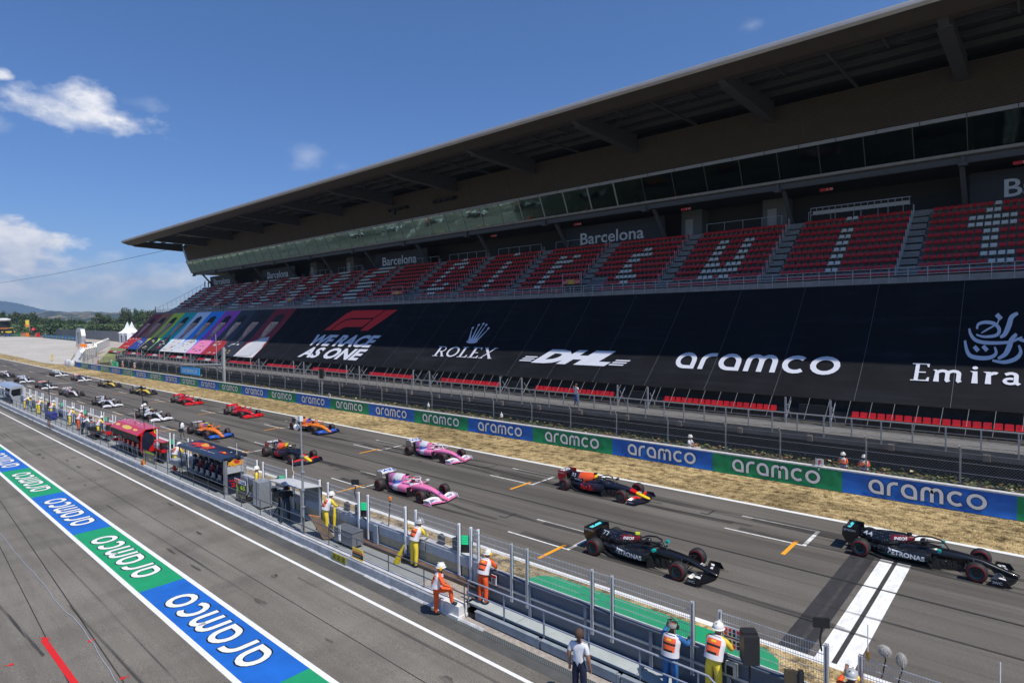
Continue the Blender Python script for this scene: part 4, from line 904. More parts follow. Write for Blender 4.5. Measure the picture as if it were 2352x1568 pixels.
b = MB(); b.box(-22.5, -14.7, 14.55, 14.75, PZ, PZ+.16); b.build('rusty_channel', mat('rusty brown board', (.13, .075, .045), .8, n=.4, sc=2), WK)
RL = thing('walkway_railing', 'two bar grey steel railing on the low white wall beside the pit lane', 'railing', -60, 13.6, .4)
for z in (.78, 1.16): b = MB(); b.tube([(-200, 13.6, z), (-13.9, 13.6, z)], .024, 6); b.build('rail', mat('dark steel rail', (.16, .165, .18), .5, m=.5, n=.15), RL, smooth=True)
X = -14.4
while X > -110: b = MB(); b.tube([(X, 13.6, .38), (X, 13.6, 1.16)], .022, 5); b.build('post', mat('dark steel rail', (.16, .165, .18), .5), RL); X -= 2.05
# steel section near the start line
SW = thing('steel_pit_barrier', 'slate blue steel barrier with pale walkway and rails next to the green painted runoff', 'barrier', -8, 14.6, 0)
b = MB(); b.box(-14.72, 8, 14.62, 14.72, 0, 1.32); b.box(-14.72, 8, 14.54, 14.72, 1.28, 1.33); b.build('barrier_wall', M_SLATE, SW)
b = MB(); b.box(-14.72, 8, 14.722, 14.75, 1.30, 1.345); b.build('white_edge', M_WHT, SW)
b = MB(); b.box(-14.72, 8, 14.56, 14.63, .86, .93); b.build('barrier_rail', M_STEEL, SW)
X = -14.6; k = 0
while X < 6: b = MB(); b.box(X, X+.10, 14.55, 14.63, .3, 1.3); b.build('stiffener', mat('pale slate steel', (.20, .23, .28), .5), SW); X += 2.15; k += 1
b = MB(); X = -14.6
while X < -6.6: b.box(X, X+2.1, 13.98, 14.5, .24, .30); X += 2.13
b.build('deck_plates', mat('pale grey deck paint', (.40, .44, .44), .6, n=.12, sc=2, world=True), SW)
b = MB(); X = -14.0
while X < 6: b.box(X, X+2.6, 13.70, 13.76, .03, .28); b.box(X, X+2.6, 13.66, 13.80, .28, .315); b.box(X+2.62, X+2.70, 13.68, 13.77, .03, .30); X += 2.75
b.box(-14.0, 6, 13.80, 13.9, .0, .05); b.build('front_panels', mat('pale blue grey steel panel', (.26, .30, .34), .55, n=.2, sc=2.5, world=True), SW)
for z in (.68, 1.08): b = MB(); b.tube([(-14.55, 13.93, z), (-6.2, 13.93, z), (-5.55, 13.93, z-.42)], .028, 8); b.build('hand_rail', mat('lavender grey rail', (.33, .36, .44), .45, m=.3), SW, smooth=True)
X = -14.55
while X < -5.5: b = MB(); b.box(X-.02, X+.02, 13.91, 13.95, .25, 1.08); b.build('rail_post', mat('lavender grey rail', (.33, .36, .44), .45), SW); X += 1.62
sheet('rubble_strip', -14.7, 20, 13.42, 13.70, .012, M_RUBBLE); sheet('barrier_gap_shade', -14.7, 20, 13.70, 14.6, .015, M_BLACK)  # black sheet stands in for the shade inside the barrier gap
b = MB(); b.box(-14.05, -13.82, 14.52, 14.545, .9, 1.22, 0); b.box(-14.05, -13.82, 14.51, 14.52, 1.14, 1.22, 1)
for k in range(4): b.box(-14.0, -13.88, 14.512, 14.519, .93+.05*k, .955+.05*k, 2)
tag(b.build('notice_sheet', [M_WHT, M_RED, M_BLACK]), 'small white notice with a red heading fixed to the steel barrier', 'notice')
# fence panels on the pit wall
M_POST = mat('aluminium fence post', (.60, .61, .63), .4, m=.4, n=.06); M_WIRE = mat('fence wire', (.60, .61, .63), .5, m=.2)
near = [(-21.44, -18.94), (-18.3, -15.87), (-15.26, -14.9), (-14.9, -13.16), (-13.16, -12.49), (-12.49, -10.0), (-10.0, -9.32), (-9.32, -6.9), (-6.17, -3.74), (-3.06, -.4), (.1, 2.8)]
far = [(-24.54-3.13*k, -24.54-3.13*k+2.43) for k in range(27)]
pan = sorted(near+far, key=lambda t: -t[0]); npn = 0
def wires(w, dens, Y, zt, zb):
    b = MB()
    for i in range(6):
        z = zb+.02+(zt-zb-.04)*i/5; ww_ = .009 if i == 5 else .0065; b.box(0, w, Y-.010, Y-.003, z-ww_, z+ww_)
    if dens:
        q = .02
        while q < w: b.box(q-.003, q+.003, Y-.003, Y+.003, zb, zt); q += dens
    return b
for i, (a, c) in enumerate(pan):
    steel = a > -14.95; Y = 14.60 if steel else 14.80; zt = 2.45 if steel else 2.47; zb = 1.36; lo = .62 if not steel else .55
    t_ = thing('fence_panel', 'wire mesh fence panel between two metal posts on the pit wall, %s from the right' % ORD[i], 'fence panel', a, Y, zb, 'mesh fence panels on the pit wall')
    for X in ((a, c) if (a, c) not in ((-14.9, -13.16), (-13.16, -12.49), (-12.49, -10.0), (-10.0, -9.32), (-9.32, -6.9)) else (c,)):
        b = MB(); b.box(X-.045, X-.015, Y-.07, Y+.03, lo, zt); b.box(X+.015, X+.045, Y-.07, Y+.03, lo, zt); b.box(X-.045, X+.045, Y+.0, Y+.03, lo, zt); b.build('post', M_POST if steel else mat('pale fence post', (.80, .80, .82), .4, n=.05), t_)
    b = wires(c-a, .055 if a > -34 else .11, Y-.02, zt-.03, zb+.04); b.v = [(x+a, y, z) for x, y, z in b.v]; b.build('wire_mesh', M_WIRE, t_)
# ---------------------------------------------------------------- racing cars
def plain(name, c, r=.28, coat=.6, n=.03, m=0): return mat(name, c, r, coat=coat, n=n, sc=3, m=m)
def dotted(name, c, dot):
    x = bpy.data.materials.new(name); x.use_nodes = True; n, l, b = nodes(x); t = n.new('ShaderNodeTexCoord'); mp_ = n.new('ShaderNodeMapping'); mp_.inputs['Scale'].default_value = (9, 9, 9); l.new(t.outputs['Object'], mp_.inputs[0])
    v = n.new('ShaderNodeTexVoronoi'); v.inputs['Randomness'].default_value = .15; v.inputs['Scale'].default_value = 1.3; l.new(mp_.outputs[0], v.inputs['Vector'])
    a = n.new('ShaderNodeMath'); a.operation = 'LESS_THAN'; a.inputs[1].default_value = .24; l.new(v.outputs['Distance'], a.inputs[0])
    mx = n.new('ShaderNodeMix'); mx.data_type = 'RGBA'; mx.inputs[6].default_value = (*c, 1); mx.inputs[7].default_value = (*dot, 1); l.new(a.outputs[0], mx.inputs[0]); l.new(mx.outputs[2], b.inputs['Base Color']); b.inputs['Roughness'].default_value = .3; b.inputs['Coat Weight'].default_value = .5; return x
K = plain('gloss carbon black', (.008, .008, .010)); KM = mat('matt carbon', (.014, .014, .015), .55, n=.15)
TYRE = mat('slick tyre rubber', (.022, .021, .021), .62, n=.12); RINGR = mat('red sidewall print', (.33, .010, .015), .5); RIMM = plain('black wheel rim', (.02, .02, .022), .35)
DEC = mat('white decal', (.86, .86, .86), .5, n=.02); TEAL = plain('teal accent', (.0, .36, .33)); WHT = plain('gloss white', (.74, .74, .76)); REDG = plain('gloss red', (.62, .008, .010)); NAVY = plain('matt navy', (.008, .011, .028), .42, .1); YEL = plain('gloss yellow', (.86, .58, .01)); ORG = plain('gloss orange', (.88, .22, .01))
PINK = plain('gloss pink', (.78, .20, .42)); BLU = plain('gloss royal blue', (.010, .09, .48)); DRED = plain('dark red lacquer', (.20, .006, .012)); FLAME = plain('flame orange', (.85, .10, .012)); SILV = mat('silver trim', (.5, .5, .52), .3, m=.9); GREYB = plain('dark grey lacquer', (.05, .05, .055)); SKYB = plain('light aqua', (.10, .60, .66)); LIME = plain('lime yellow', (.72, .80, .04))
MDOT = dotted('black lacquer with silver dots', (.008, .008, .010), (.16, .17, .18))
def f1(name, label, X, Y, T, group='racing cars rolling on the start straight', num='', cam_c=None, hel=None, wb=1.0):
    x0 = X-1.85                                                   # centre between the axles
    t = thing('racing_car', label, 'racing car', 0, 0, 0, group); t.location = (x0, Y, G(x0, Y)+.004)
    rx = Matrix(((1, 0, 0), (0, 1, 0), (GX, GY, 1))); q = Vector((1, 0, GX)).normalized(); yy = Vector((0, 1, GY)); zz = q.cross(yy).normalized(); yy = zz.cross(q)
    t.rotation_euler = Matrix((q, yy, zz)).transposed().to_euler()
    B = lambda b, nm, mats, par=t, sm=True: b.build(nm, mats, par, sh=False, smooth=sm)
    bodym = T['body']; bvh = {}
    # nose and tub
    b = MB(); b.loft([(3.02, 0, .21, .06, .03, 2.4), (2.95, 0, .225, .11, .045, 2.6), (2.7, 0, .27, .12, .065, 3), (2.3, 0, .37, .14, .09, 3), (1.95, 0, .455, .17, .125, 3), (1.5, 0, .485, .21, .155, 3), (1.0, 0, .49, .26, .185, 3), (.62, 0, .47, .30, .20, 3.2), (.35, 0, .46, .33, .20, 3.2), (-.3, 0, .46, .36, .21, 3.2), (-.6, 0, .45, .36, .24, 3)], 20)
    nf = T.get('nosefn'); 
    if nf: b.recolor(nf)
    chassis = B(b, 'chassis', [bodym, T['nose'], T['acc'], K]); bvh['c'] = (b.v, b.f)
    # sidepods
    b = MB()
    for sy in (-1, 1):
        b.loft([(.42, sy*.50, .40, .22, .17, 3.4), (.2, sy*.50, .40, .25, .195, 3.4), (-.3, sy*.46, .37, .29, .20, 3.4), (-.8, sy*.38, .33, .31, .19, 3.2), (-1.3, sy*.24, .28, .27, .15, 3), (-1.75, sy*.12, .26, .16, .11, 2.6)], 18)
    sf = T.get('sidefn')
    if sf: b.recolor(sf)
    sp = B(b, 'sidepods', [T.get('side', bodym), T['acc'], K, T['nose']]); bvh['s'] = (b.v, b.f)
    for sy in (-1, 1):
        b = MB(); b.cbox((.425, sy*.52, .44), (.03, .33, .15)); B(b, 'sidepod_inlet', KM, sp, False)
    # engine cover with airbox and fin
    b = MB(); b.loft([(-.16, 0, .84, .09, .09, 2.4), (-.28, 0, .79, .16, .16, 2.3), (-.5, 0, .70, .30, .29, 2.0), (-.9, 0, .61, .38, .37, 1.8), (-1.3, 0, .55, .32, .40, 1.6), (-1.7, 0, .49, .20, .38, 1.5), (-2.0, 0, .44, .09, .35, 1.4)], 20)
    b.add([(-.8, -.012, .95), (-1.6, -.012, .90), (-2.12, -.008, .85), (-2.12, -.008, .48), (-1.2, -.012, .45), (-.8, .012, .95), (-1.6, .012, .90), (-2.12, .008, .85), (-2.12, .008, .48), (-1.2, .012, .45)], [(0, 1, 2, 3, 4), (9, 8, 7, 6, 5), (0, 5, 6, 1), (1, 6, 7, 2), (2, 7, 8, 3)])
    ef = T.get('covfn')
    if ef: b.recolor(ef)
    ec = B(b, 'engine_cover', [T.get('cover', bodym), T['acc'], T.get('top', bodym), K, T['nose']]); bvh['e'] = (b.v, b.f)
    b = MB(); b.ball((-.15, 0, .845), .075, 10, 0, (.25, 1, .95)); B(b, 'airbox_inlet', KM, ec)
    b = MB(); b.cbox((-.32, 0, 1.0), (.16, .11, .075)); b.cbox((-.30, -.09, 1.0), (.05, .10, .04)); b.cbox((-.30, .09, 1.0), (.05, .10, .04)); B(b, 'roll_hoop_camera', cam_c or KM, ec, False)
    # cockpit
    b = MB(); b.lathe([(.001, .0), (.26, .0), (.30, .035), (.36, -.02)], (.22, 0, .66), 'z', 20, 0, [0, 1, 1], (1.5, .86, 1)); B(b, 'cockpit_rim', [KM, T.get('rim', bodym)])
    # halo
    b = MB(); hp = [(-.28, -.34, .74), (-.05, -.36, .86), (.35, -.32, .93), (.68, -.16, .93), (.78, 0, .92), (.68, .16, .93), (.35, .32, .93), (-.05, .36, .86), (-.28, .34, .74)]
    b.tube(hp, .032, 8); b.tube([(.78, 0, .92), (.98, 0, .66)], .026, 6); B(b, 'halo', T.get('halo', KM))
    # windscreen and mirrors
    for sy in (-1, 1):
        b = MB(); b.cbox((.72, sy*.58, .74), (.10, .22, .085)); b.tube([(.70, sy*.34, .62), (.72, sy*.52, .72)], .012, 4); B(b, 'mirror', T.get('mir', bodym), t, False)
    # floor, bargeboards, diffuser
    b = MB(); b.add([(1.25, -.16, .05), (.55, -.40, .05), (.45, -.72, .05), (-1.2, -.72, .05), (-1.55, -.50, .05), (-2.05, -.48, .09), (-2.35, -.48, .22), (-2.35, .48, .22), (-2.05, .48, .09), (-1.55, .50, .05), (-1.2, .72, .05), (.45, .72, .05), (.55, .40, .05), (1.25, .16, .05)], [tuple(range(14))])
    b.v += [(x, y, z+.035) for x, y, z in b.v]; b.f.append(tuple(range(14, 28))[::-1]); b.m.append(0)
    for i in range(14): b.f.append((i, (i+1) % 14, 14+(i+1) % 14, 14+i)); b.m.append(0)
    B(b, 'floor', KM, t, False)
    for sy in (-1, 1):
        b = MB()
        for i, (xx, yy, h) in enumerate(((1.30, .22, .30), (1.12, .30, .34), (.95, .38, .36), (.78, .50, .36), (.62, .66, .38), (.50, .72, .40))):
            b.add([(xx+.16, sy*(yy-.05), .06), (xx, sy*yy, .06), (xx-.04, sy*yy, .06+h), (xx+.10, sy*(yy-.05), .04+h)], [(0, 1, 2, 3)])
        b.cbox((.60, sy*.60, .50), (.10, .28, .02))
        for zz_ in (.12, .2, .28): b.cbox((.85, sy*.52, zz_), (.5, .03, .012))
        B(b, 'bargeboards', [T.get('barge', KM)], t, False)
    b = MB(); 
    for yy in (-.36, -.18, 0, .18, .36): b.add([(-1.95, yy, .06), (-2.4, yy, .10), (-2.4, yy, .30), (-1.95, yy, .12)], [(0, 1, 2, 3)])
    b.cbox((-2.2, 0, .34), (.3, .18, .12)); b.cbox((-2.38, 0, .36), (.04, .08, .1), 1); B(b, 'rear_crash_structure', [KM, DRED], t, False)
    # wheels
    for ax, wy, wd, ro in ((1.85, .835, .33, .335), (-1.85, .795, .405, .335)):
        for sy in (-1, 1):
            c = (ax, sy*wy, ro); h = wd/2
            b = MB(); pr = [(.165, -h+.03), (.20, -h+.005), (.232, -h), (.252, -h-.0), (.285, -h+.012), (.315, -h+.028), (ro-.004, -h+.055), (ro, 0), (ro-.004, h-.055), (.315, h-.028), (.285, h-.012), (.252, h), (.232, h), (.20, h-.005), (.165, h-.03)]
            b.lathe(pr, (0, 0, 0), 'y', 36, 0, [0, 0, 0, 1, 0, 0, 0, 0, 0, 0, 1, 0, 0, 0])
            wo = bpy.data.objects.new('wheel', None); COL.objects.link(wo); wo.parent = t; wo.location = c
            b.build('tyre', [TYRE, RINGR], wo, sh=False, smooth=True)
            b = MB(); o = sy*(h-.03); b.lathe([(.168, o), (.155, o-sy*.015), (.13, o-sy*.05), (.05, o-sy*.045), (.045, o-sy*.01), (.001, o-sy*.01)], (0, 0, 0), 'y', 24, 0, [1, 0, 0, 0, 0]); b.lathe([(.16, -o), (.001, -o)], (0, 0, 0), 'y', 16, 0)
            for k in range(10): a = k*PI/5; b.add([(r_*math.cos(a+d_), o-sy*z_, r_*math.sin(a+d_)) for r_, d_, z_ in ((.05, .15, .02), (.05, -.15, .02), (.15, -.05, .012), (.15, .05, .012))], [(0, 1, 2, 3)], 2)
            b.build('rim', [RIMM, T.get('ring', RIMM), T.get('spoke', RIMM)], wo, sh=False)
    for sy in (-1, 1):
        b = MB()
        for a, c in (((1.95, .16, .46), (1.88, .70, .44)), ((1.55, .20, .46), (1.84, .70, .44)), ((2.0, .14, .34), (1.88, .70, .22)), ((1.45, .22, .34), (1.84, .70, .22)), ((1.7, .2, .55), (1.86, .70, .25)), ((-1.5, .2, .42), (-1.82, .62, .44)), ((-2.0, .1, .42), (-1.88, .62, .44)), ((-1.45, .25, .2), (-1.82, .62, .22)), ((-2.0, .1, .2), (-1.88, .62, .22))):
            b.tube([(a[0], sy*a[1], a[2]), (c[0], sy*c[1], c[2])], .018, 4)
        B(b, 'suspension', KM, t, False)
    # front wing
    fw = bpy.data.objects.new('front_wing', None); COL.objects.link(fw); fw.parent = t
    b = MB(); n_ = 8
    for k, (dx, dz, ch) in enumerate(((0, 0, .26), (-.20, .045, .14), (-.30, .09, .12), (-.38, .14, .10))):
        for sy in (-1, 1):
            P = []
            for i in range(n_+1):
                u = i/n_; y = sy*((.0 if k == 0 else .16)+(1.0-(.0 if k == 0 else .16))*u); sweep = -.34*u**1.6*(1 if k == 0 else .8); z = .095+dz*(.6+.7*math.sin(PI*min(1, u*1.1)))+(.02*math.sin(u*PI) if k == 0 else 0)
                P += [(2.98+dx+sweep, y, z), (2.98+dx+sweep-ch, y, z+.02+.02*k), (2.98+dx+sweep-ch, y, z+.008+.02*k), (2.98+dx+sweep, y, z-.012)]
            o = len(b.v); b.v += P
            for i in range(n_):
                for j in range(4): b.f.append((o+4*i+j, o+4*i+(j+1) % 4, o+4*i+4+(j+1) % 4, o+4*i+4+j)); b.m.append(1 if (k >= T.get('fwk', 1) and j in (0,)) else 0)
    B(b, 'wing_planes', [T['fw0'], T['fw1']], fw, False)
    for sy in (-1, 1):
        b = MB(); y = sy*1.0; b.add([(2.86, y-.02*sy, .05), (2.70, y, .27), (2.30, y+.0, .27), (2.24, y, .05), (2.86, y-.02*sy-.012*sy, .05), (2.70, y-.012*sy, .27), (2.30, y-.012*sy, .27), (2.24, y-.012*sy, .05)], [(0, 1, 2, 3), (7, 6, 5, 4), (0, 4, 5, 1), (1, 5, 6, 2), (2, 6, 7, 3)]); b.cbox((2.5, y+sy*.0, .045), (.55, .06, .012), 1)
        ep = B(b, 'endplate', [T['ep'], T.get('ep2', T['ep'])], fw, False)
        if sy < 0 and T.get('eptxt'):
            s_ = textshape(T['eptxt'], .02); mb = MB(); w_ = min(.36, .10*s_[2]); put(mb, s_, lambda u, v: (2.32+w_*u/s_[2], -1.006, .12+.095*v)); B(mb, 'lettering', T.get('epcol', WHT), ep, False)
    for sy in (-1, 1):                                           # print on the flaps
        if T.get('fwtxt'):
            s_ = textshape(T['fwtxt'], .03); mb = MB(); put(mb, s_, lambda u, v: (2.62-.22*abs(.35+.5*u/s_[2])-(.16-.2*v)+.1, sy*(.32+.46*u/s_[2]) if sy > 0 else -.78+.46*u/s_[2], .232+.0*v+.02*(1-v))); B(mb, 'lettering', T.get('fwcol', WHT), fw, False)
    # rear wing
    rw = bpy.data.objects.new('rear_wing', None); COL.objects.link(rw); rw.parent = t
    b = MB(); b.prism([(0, 0)], 0, 0) if False else None
    P = [(-2.15, .80), (-2.25, .775), (-2.40, .80), (-2.44, .83), (-2.38, .83), (-2.25, .80)]
    for yy in ((-.5, .5),): 
        o = len(b.v); b.v += [(x, yy[0], z) for x, z in P]+[(x, yy[1], z) for x, z in P]
        for i in range(6): b.f.append((o+i, o+(i+1) % 6, o+6+(i+1) % 6, o+6+i)); b.m.append(0)
    P = [(-2.36, .835), (-2.50, .93), (-2.52, .955), (-2.44, .89)]; o = len(b.v); b.v += [(x, -.5, z) for x, z in P]+[(x, .5, z) for x, z in P]
    for i in range(4): b.f.append((o+i, o+(i+1) % 4, o+4+(i+1) % 4, o+4+i)); b.m.append(1 if i in (3, 0) else 0)
    B(b, 'wing_planes', [T['rw0'], T['rw1']], rw, False)
    for sy in (-1, 1):
        b = MB(); y = sy*.51; pts = [(-2.0, .96), (-2.56, .96), (-2.60, .62), (-2.48, .40), (-2.38, .30), (-2.25, .30), (-2.22, .45), (-1.98, .66)]
        b.add([(x, y, z) for x, z in pts]+[(x, y-sy*.014, z) for x, z in pts], [tuple(range(8)), tuple(range(15, 7, -1))]+[(i, (i+1) % 8, 8+(i+1) % 8, 8+i) for i in range(8)])
        ep = B(b, 'endplate', [T['rep']], rw, False)
        if sy < 0 and T.get('reptxt'):
            s_ = textshape(T['reptxt'], .01); mb = MB(); w_ = .42; put(mb, s_, lambda u, v: (-2.53+w_*u/s_[2], -.517, .80+.085*v)); B(mb, 'lettering', T.get('repcol', WHT), ep, False)
    b = MB()
    for yy in (-.05, .05): b.add([(-2.1, yy, .36), (-2.28, yy, .36), (-2.34, yy, .80), (-2.24, yy, .80)], [(0, 1, 2, 3)])
    b.cbox((-2.42, 0, .88), (.06, .05, .07)); B(b, 'wing_pillar', KM, rw, False)
    if T.get('rwtxt'):                                            # seen from the front, so it runs from far to near... the front of the upper flap
        s_ = textshape(T['rwtxt'], .03); mb = MB(); put(mb, s_, lambda u, v: (-2.30-.13*v-.065, .44-.88*u/s_[2], .845+.10*v+.002)); B(mb, 'lettering', T.get('rwcol', WHT), rw, False)
    # print projected on to the right flank
    trees = {k: BVHTree.FromPolygons([Vector(q) for q in v], f) for k, (v, f) in bvh.items()}
    def flank(st, xa, xb, z0, h, m, bold=.02, shear=0, slope=0, which='sec', shape=None):
        s_ = shape or textshape(st, bold, shear); mb = MB(); bb = bmesh.new(); vv = [bb.verts.new((xa+(xb-xa)*a/s_[2], z0+h*c+slope*(a/s_[2]), 0)) for a, c in s_[0]]
        for q in s_[1]:
            try: bb.faces.new([vv[i] for i in q])
            except ValueError: pass
        n1 = max(2, int(abs(xb-xa)/.12))
        for i in range(1, n1): bmesh.ops.bisect_plane(bb, geom=bb.verts[:]+bb.edges[:]+bb.faces[:], plane_co=(min(xa, xb)+abs(xb-xa)*i/n1, 0, 0), plane_no=(1, 0, 0))
        bb.verts.index_update(); out_ = []
        for v in bb.verts:
            best = None
            for k in which:
                hit = trees[k].ray_cast(Vector((v.co.x, -2, v.co.y)), Vector((0, 1, 0)))
                if hit[0] is not None and (best is None or hit[0].y < best): best = hit[0].y
            out_.append((v.co.x, (best if best is not None else -.3)-.012, v.co.y))
        mb.v = out_; mb.f = [tuple(v.index for v in f.verts) for f in bb.faces]; mb.m = [0]*len(mb.f); bb.free(); B(mb, 'lettering', m, t, False)
    for a in T.get('flank', []): flank(*a)
    if T.get('line'):
        flank('', -1.2, 1.2, 0, .12, T['line'], 0, 0, 0, 'sc', shape=LINE_SHAPE)
    if num:
        flank(num, *T.get('numpos', (-1.9, -1.55)), T.get('numz', .66), .17, T.get('numcol', WHT), .01, 0, 0, 'e')
        s_ = textshape(num, .02); mb = MB(); put(mb, s_, lambda u, v: (2.42+.16*(1-v)-.05, -.09+.18*u/s_[2], .47-.10*(1-v)-.03+.0)); 
        mb.v = [(x, y, .485-(x-2.3)*.245+.014) for x, y, z in mb.v]; B(mb, 'lettering', T.get('numcol', WHT), t, False)
    # driver: shoulders, arms and helmet
    d = thing('person', T_DRV[name], 'driver', 0, 0, 0, 'drivers in their racing cars'); d.location = t.location+Vector((.14, 0, .42)); d.rotation_euler = t.rotation_euler
    b = MB(); b.loft([(0, 0, 0, .17, .12, 2.4)], 12) if False else None
    b.lathe([(.001, -.12), (.16, -.10), (.20, .05), (.205, .13), (.15, .21), (.08, .25), (.075, .33), (.001, .36)], (0, 0, 0), 'z', 16, 0, None, (.7, 1.15, 1)); 
    for sy in (-1, 1): b.tube([(0, sy*.2, .14), (.12, sy*.24, .02), (.34, sy*.16, .08), (.42, sy*.12, .12)], [.07, .06, .045, .035], 8)
    d_ = b.build('body', T.get('suit', bodym), d, sh=False, smooth=True)
    b = MB(); b.ball((.03, 0, .38), .135, 16, 0, (1.08, .93, 1.05)); b.recolor(lambda c, m_: 1 if (c.x > .08 and .34 < c.z < .42) else (2 if c.z > .46 else 0)); b.build('helmet', [hel or WHT, KM, T.get('hel2', hel or WHT)], d, sh=False, smooth=True)
    return t
T_DRV = {}
_v, _f = stroke([(0, .3), (.25, .05), (.55, 0), (.62, .4), (.75, 2.0), (.88, 2.2), (1, 1.6)], .30)
LINE_SHAPE = ([(a, .21/.12+c*.55+0) for a, c in stroke([(0, .3), (.2, .0), (.45, -.15), (.56, .0), (.66, 1.4), (.8, 1.9), (1, 1.7)], .10)[0]], stroke([(0, .3), (.2, .0), (.45, -.15), (.56, .0), (.66, 1.4), (.8, 1.9), (1, 1.7)], .10)[1], 1.0)
def livery(**k): return k
MER = livery(body=K, nose=K, acc=plain('deep red lacquer', (.16, .005, .010)), side=MDOT, cover=MDOT, top=MDOT, fw0=K, fw1=K, ep=K, rw0=K, rw1=SKYB, rep=K, reptxt='EPSON', eptxt='IWC', ring=TEAL, line=TEAL, mir=TEAL, numcol=WHT, rim=K,
             covfn=lambda c, m: (1 if (c.x > -.95 and c.x < -.2 and .72 < c.z < .93) else None), flank=[('PETRONAS', -.95, .28, .30, .18, DEC, .04, 0, -.03, 's'), ('INEOS', -.78, -.36, .76, .10, DEC, .02, 0, .04, 'e')], suit=K, fwtxt='II')
def merc_cover(c, m): return 1 if False else None
MER['acc2'] = DRED
RBR = livery(fwk=3, body=NAVY, nose=YEL, acc=REDG, fw0=NAVY, fw1=REDG, ep=NAVY, rw0=NAVY, rw1=NAVY, rep=REDG, reptxt='ESSO', eptxt='Mobil 1', top=FLAME, mir=NAVY, numcol=WHT, spoke=SILV, suit=NAVY, rwtxt='ASTON MARTIN',
             nosefn=lambda c, m: 1 if c.x > 2.3 else (2 if c.x > 2.1 else None), covfn=lambda c, m: (4 if (c.x > -.30 and c.z > .72) else (2 if (c.x > -1.35 and c.z > .62-.05*math.sin(c.x*14)) else None)),
             flank=[('RedBull', -.95, .2, .24, .30, mat('bright red decal', (.85, .02, .02), .5), .06, 0, -.02, 's'), ('HONDA', -1.6, -1.0, .52, .11, DEC, .02, .1, 0, 'e')], numcol2=REDG)
RP = livery(body=PINK, nose=PINK, acc=WHT, fw0=PINK, fw1=WHT, ep=WHT, ep2=PINK, rw0=WHT, rw1=WHT, rep=SILV, eptxt='BWT', epcol=BLU, rwtxt='BWT', rwcol=BLU, fwtxt='BWT', fwcol=BLU, mir=WHT, suit=PINK, halo=WHT, rim=WHT, numcol=BLU, top=PINK,
            covfn=lambda c, m: 1 if -1.4 < c.x < -.6 else None, sidefn=lambda c, m: 1 if -1.05 < c.x+.35*(c.z-.5) < -.25 else None,
            flank=[('BWT', -1.22, -.36, .20, .50, BLU, .04, .15, 0, 'se')])
MCL = livery(body=ORG, nose=ORG, acc=BLU, side=NAVY, cover=ORG, top=BLU, fw0=K, fw1=BLU, ep=NAVY, rw0=K, rw1=K, rep=K, rwtxt='DARK RACE', fwtxt='VELO', mir=ORG, suit=ORG, halo=ORG, rim=ORG, covfn=lambda c, m: (2 if c.x > -.45 else (3 if c.z < .42 else None)), sidefn=lambda c, m: 3 if c.z > .47 else None, flank=[('Dell', -.5, .1, .28, .12, WHT, .01, 0, 0, 's')])
FER = livery(body=REDG, nose=REDG, acc=REDG, fw0=REDG, fw1=REDG, ep=REDG, rw0=REDG, rw1=REDG, rep=REDG, mir=REDG, suit=REDG, halo=REDG, top=REDG, covfn=lambda c, m: None, flank=[('SHELL', -.9, -.2, .30, .10, YEL, .02, 0, 0, 's')], numcol=WHT)
ATR = livery(body=WHT, nose=WHT, acc=NAVY, side=NAVY, cover=WHT, top=NAVY, fw0=NAVY, fw1=WHT, ep=WHT, rw0=NAVY, rw1=NAVY, rep=NAVY, rwtxt='ALPHA TAURI', mir=WHT, suit=NAVY, halo=NAVY, sidefn=lambda c, m: 3 if c.z > .42 else None, covfn=lambda c, m: 2 if (c.x < -1.2 or c.x > -.3) else None, nosefn=lambda c, m: 3 if abs(c.y) > .13 and c.x < 2.2 and c.x > .6 else None, numcol=NAVY)
REN = livery(body=K, nose=YEL, acc=YEL, side=K, cover=K, top=K, fw0=K, fw1=K, ep=K, ep2=YEL, rw0=K, rw1=K, rep=K, rwtxt='RENAULT', mir=YEL, suit=K, nosefn=lambda c, m: 1 if c.z > .30 and abs(c.y) < .24 and c.x > .5 else None, sidefn=lambda c, m: 1 if c.z > .50 else None, fwtxt='RENAULT')
ALF = livery(body=WHT, nose=WHT, acc=DRED, side=GREYB, cover=WHT, top=DRED, fw0=KM, fw1=KM, ep=KM, rw0=WHT, rw1=WHT, rep=WHT, mir=DRED, suit=DRED, halo=KM, rwtxt='Alfa Romeo', rwcol=DRED, nosefn=lambda c, m: 2 if abs(c.y) > .14 and c.x < 2.3 else None, covfn=lambda c, m: 2 if c.x < -.9 else None, numcol=DRED)
HAA = livery(body=GREYB, nose=WHT, acc=REDG, side=GREYB, cover=GREYB, top=REDG, fw0=KM, fw1=WHT, ep=REDG, rw0=REDG, rw1=REDG, rep=REDG, mir=KM, suit=KM, halo=KM, rwtxt='HAAS', nosefn=lambda c, m: 1 if c.x > .7 and abs(c.y) < .15 else None, covfn=lambda c, m: None)
WIL = livery(body=WHT, nose=WHT, acc=BLU, side=KM, cover=WHT, top=WHT, fw0=KM, fw1=WHT, ep=WHT, rw0=WHT, rw1=WHT, rep=WHT, mir=WHT, suit=WHT, halo=WHT, nosefn=lambda c, m: 3 if abs(c.y) > .16 and c.x > .7 else None, covfn=lambda c, m: 3 if c.x < -1.5 else None, rwtxt='WILLIAMS', rwcol=BLU, numcol=BLU)
MER2 = dict(MER)
YN, YF = 21.42, 28.0
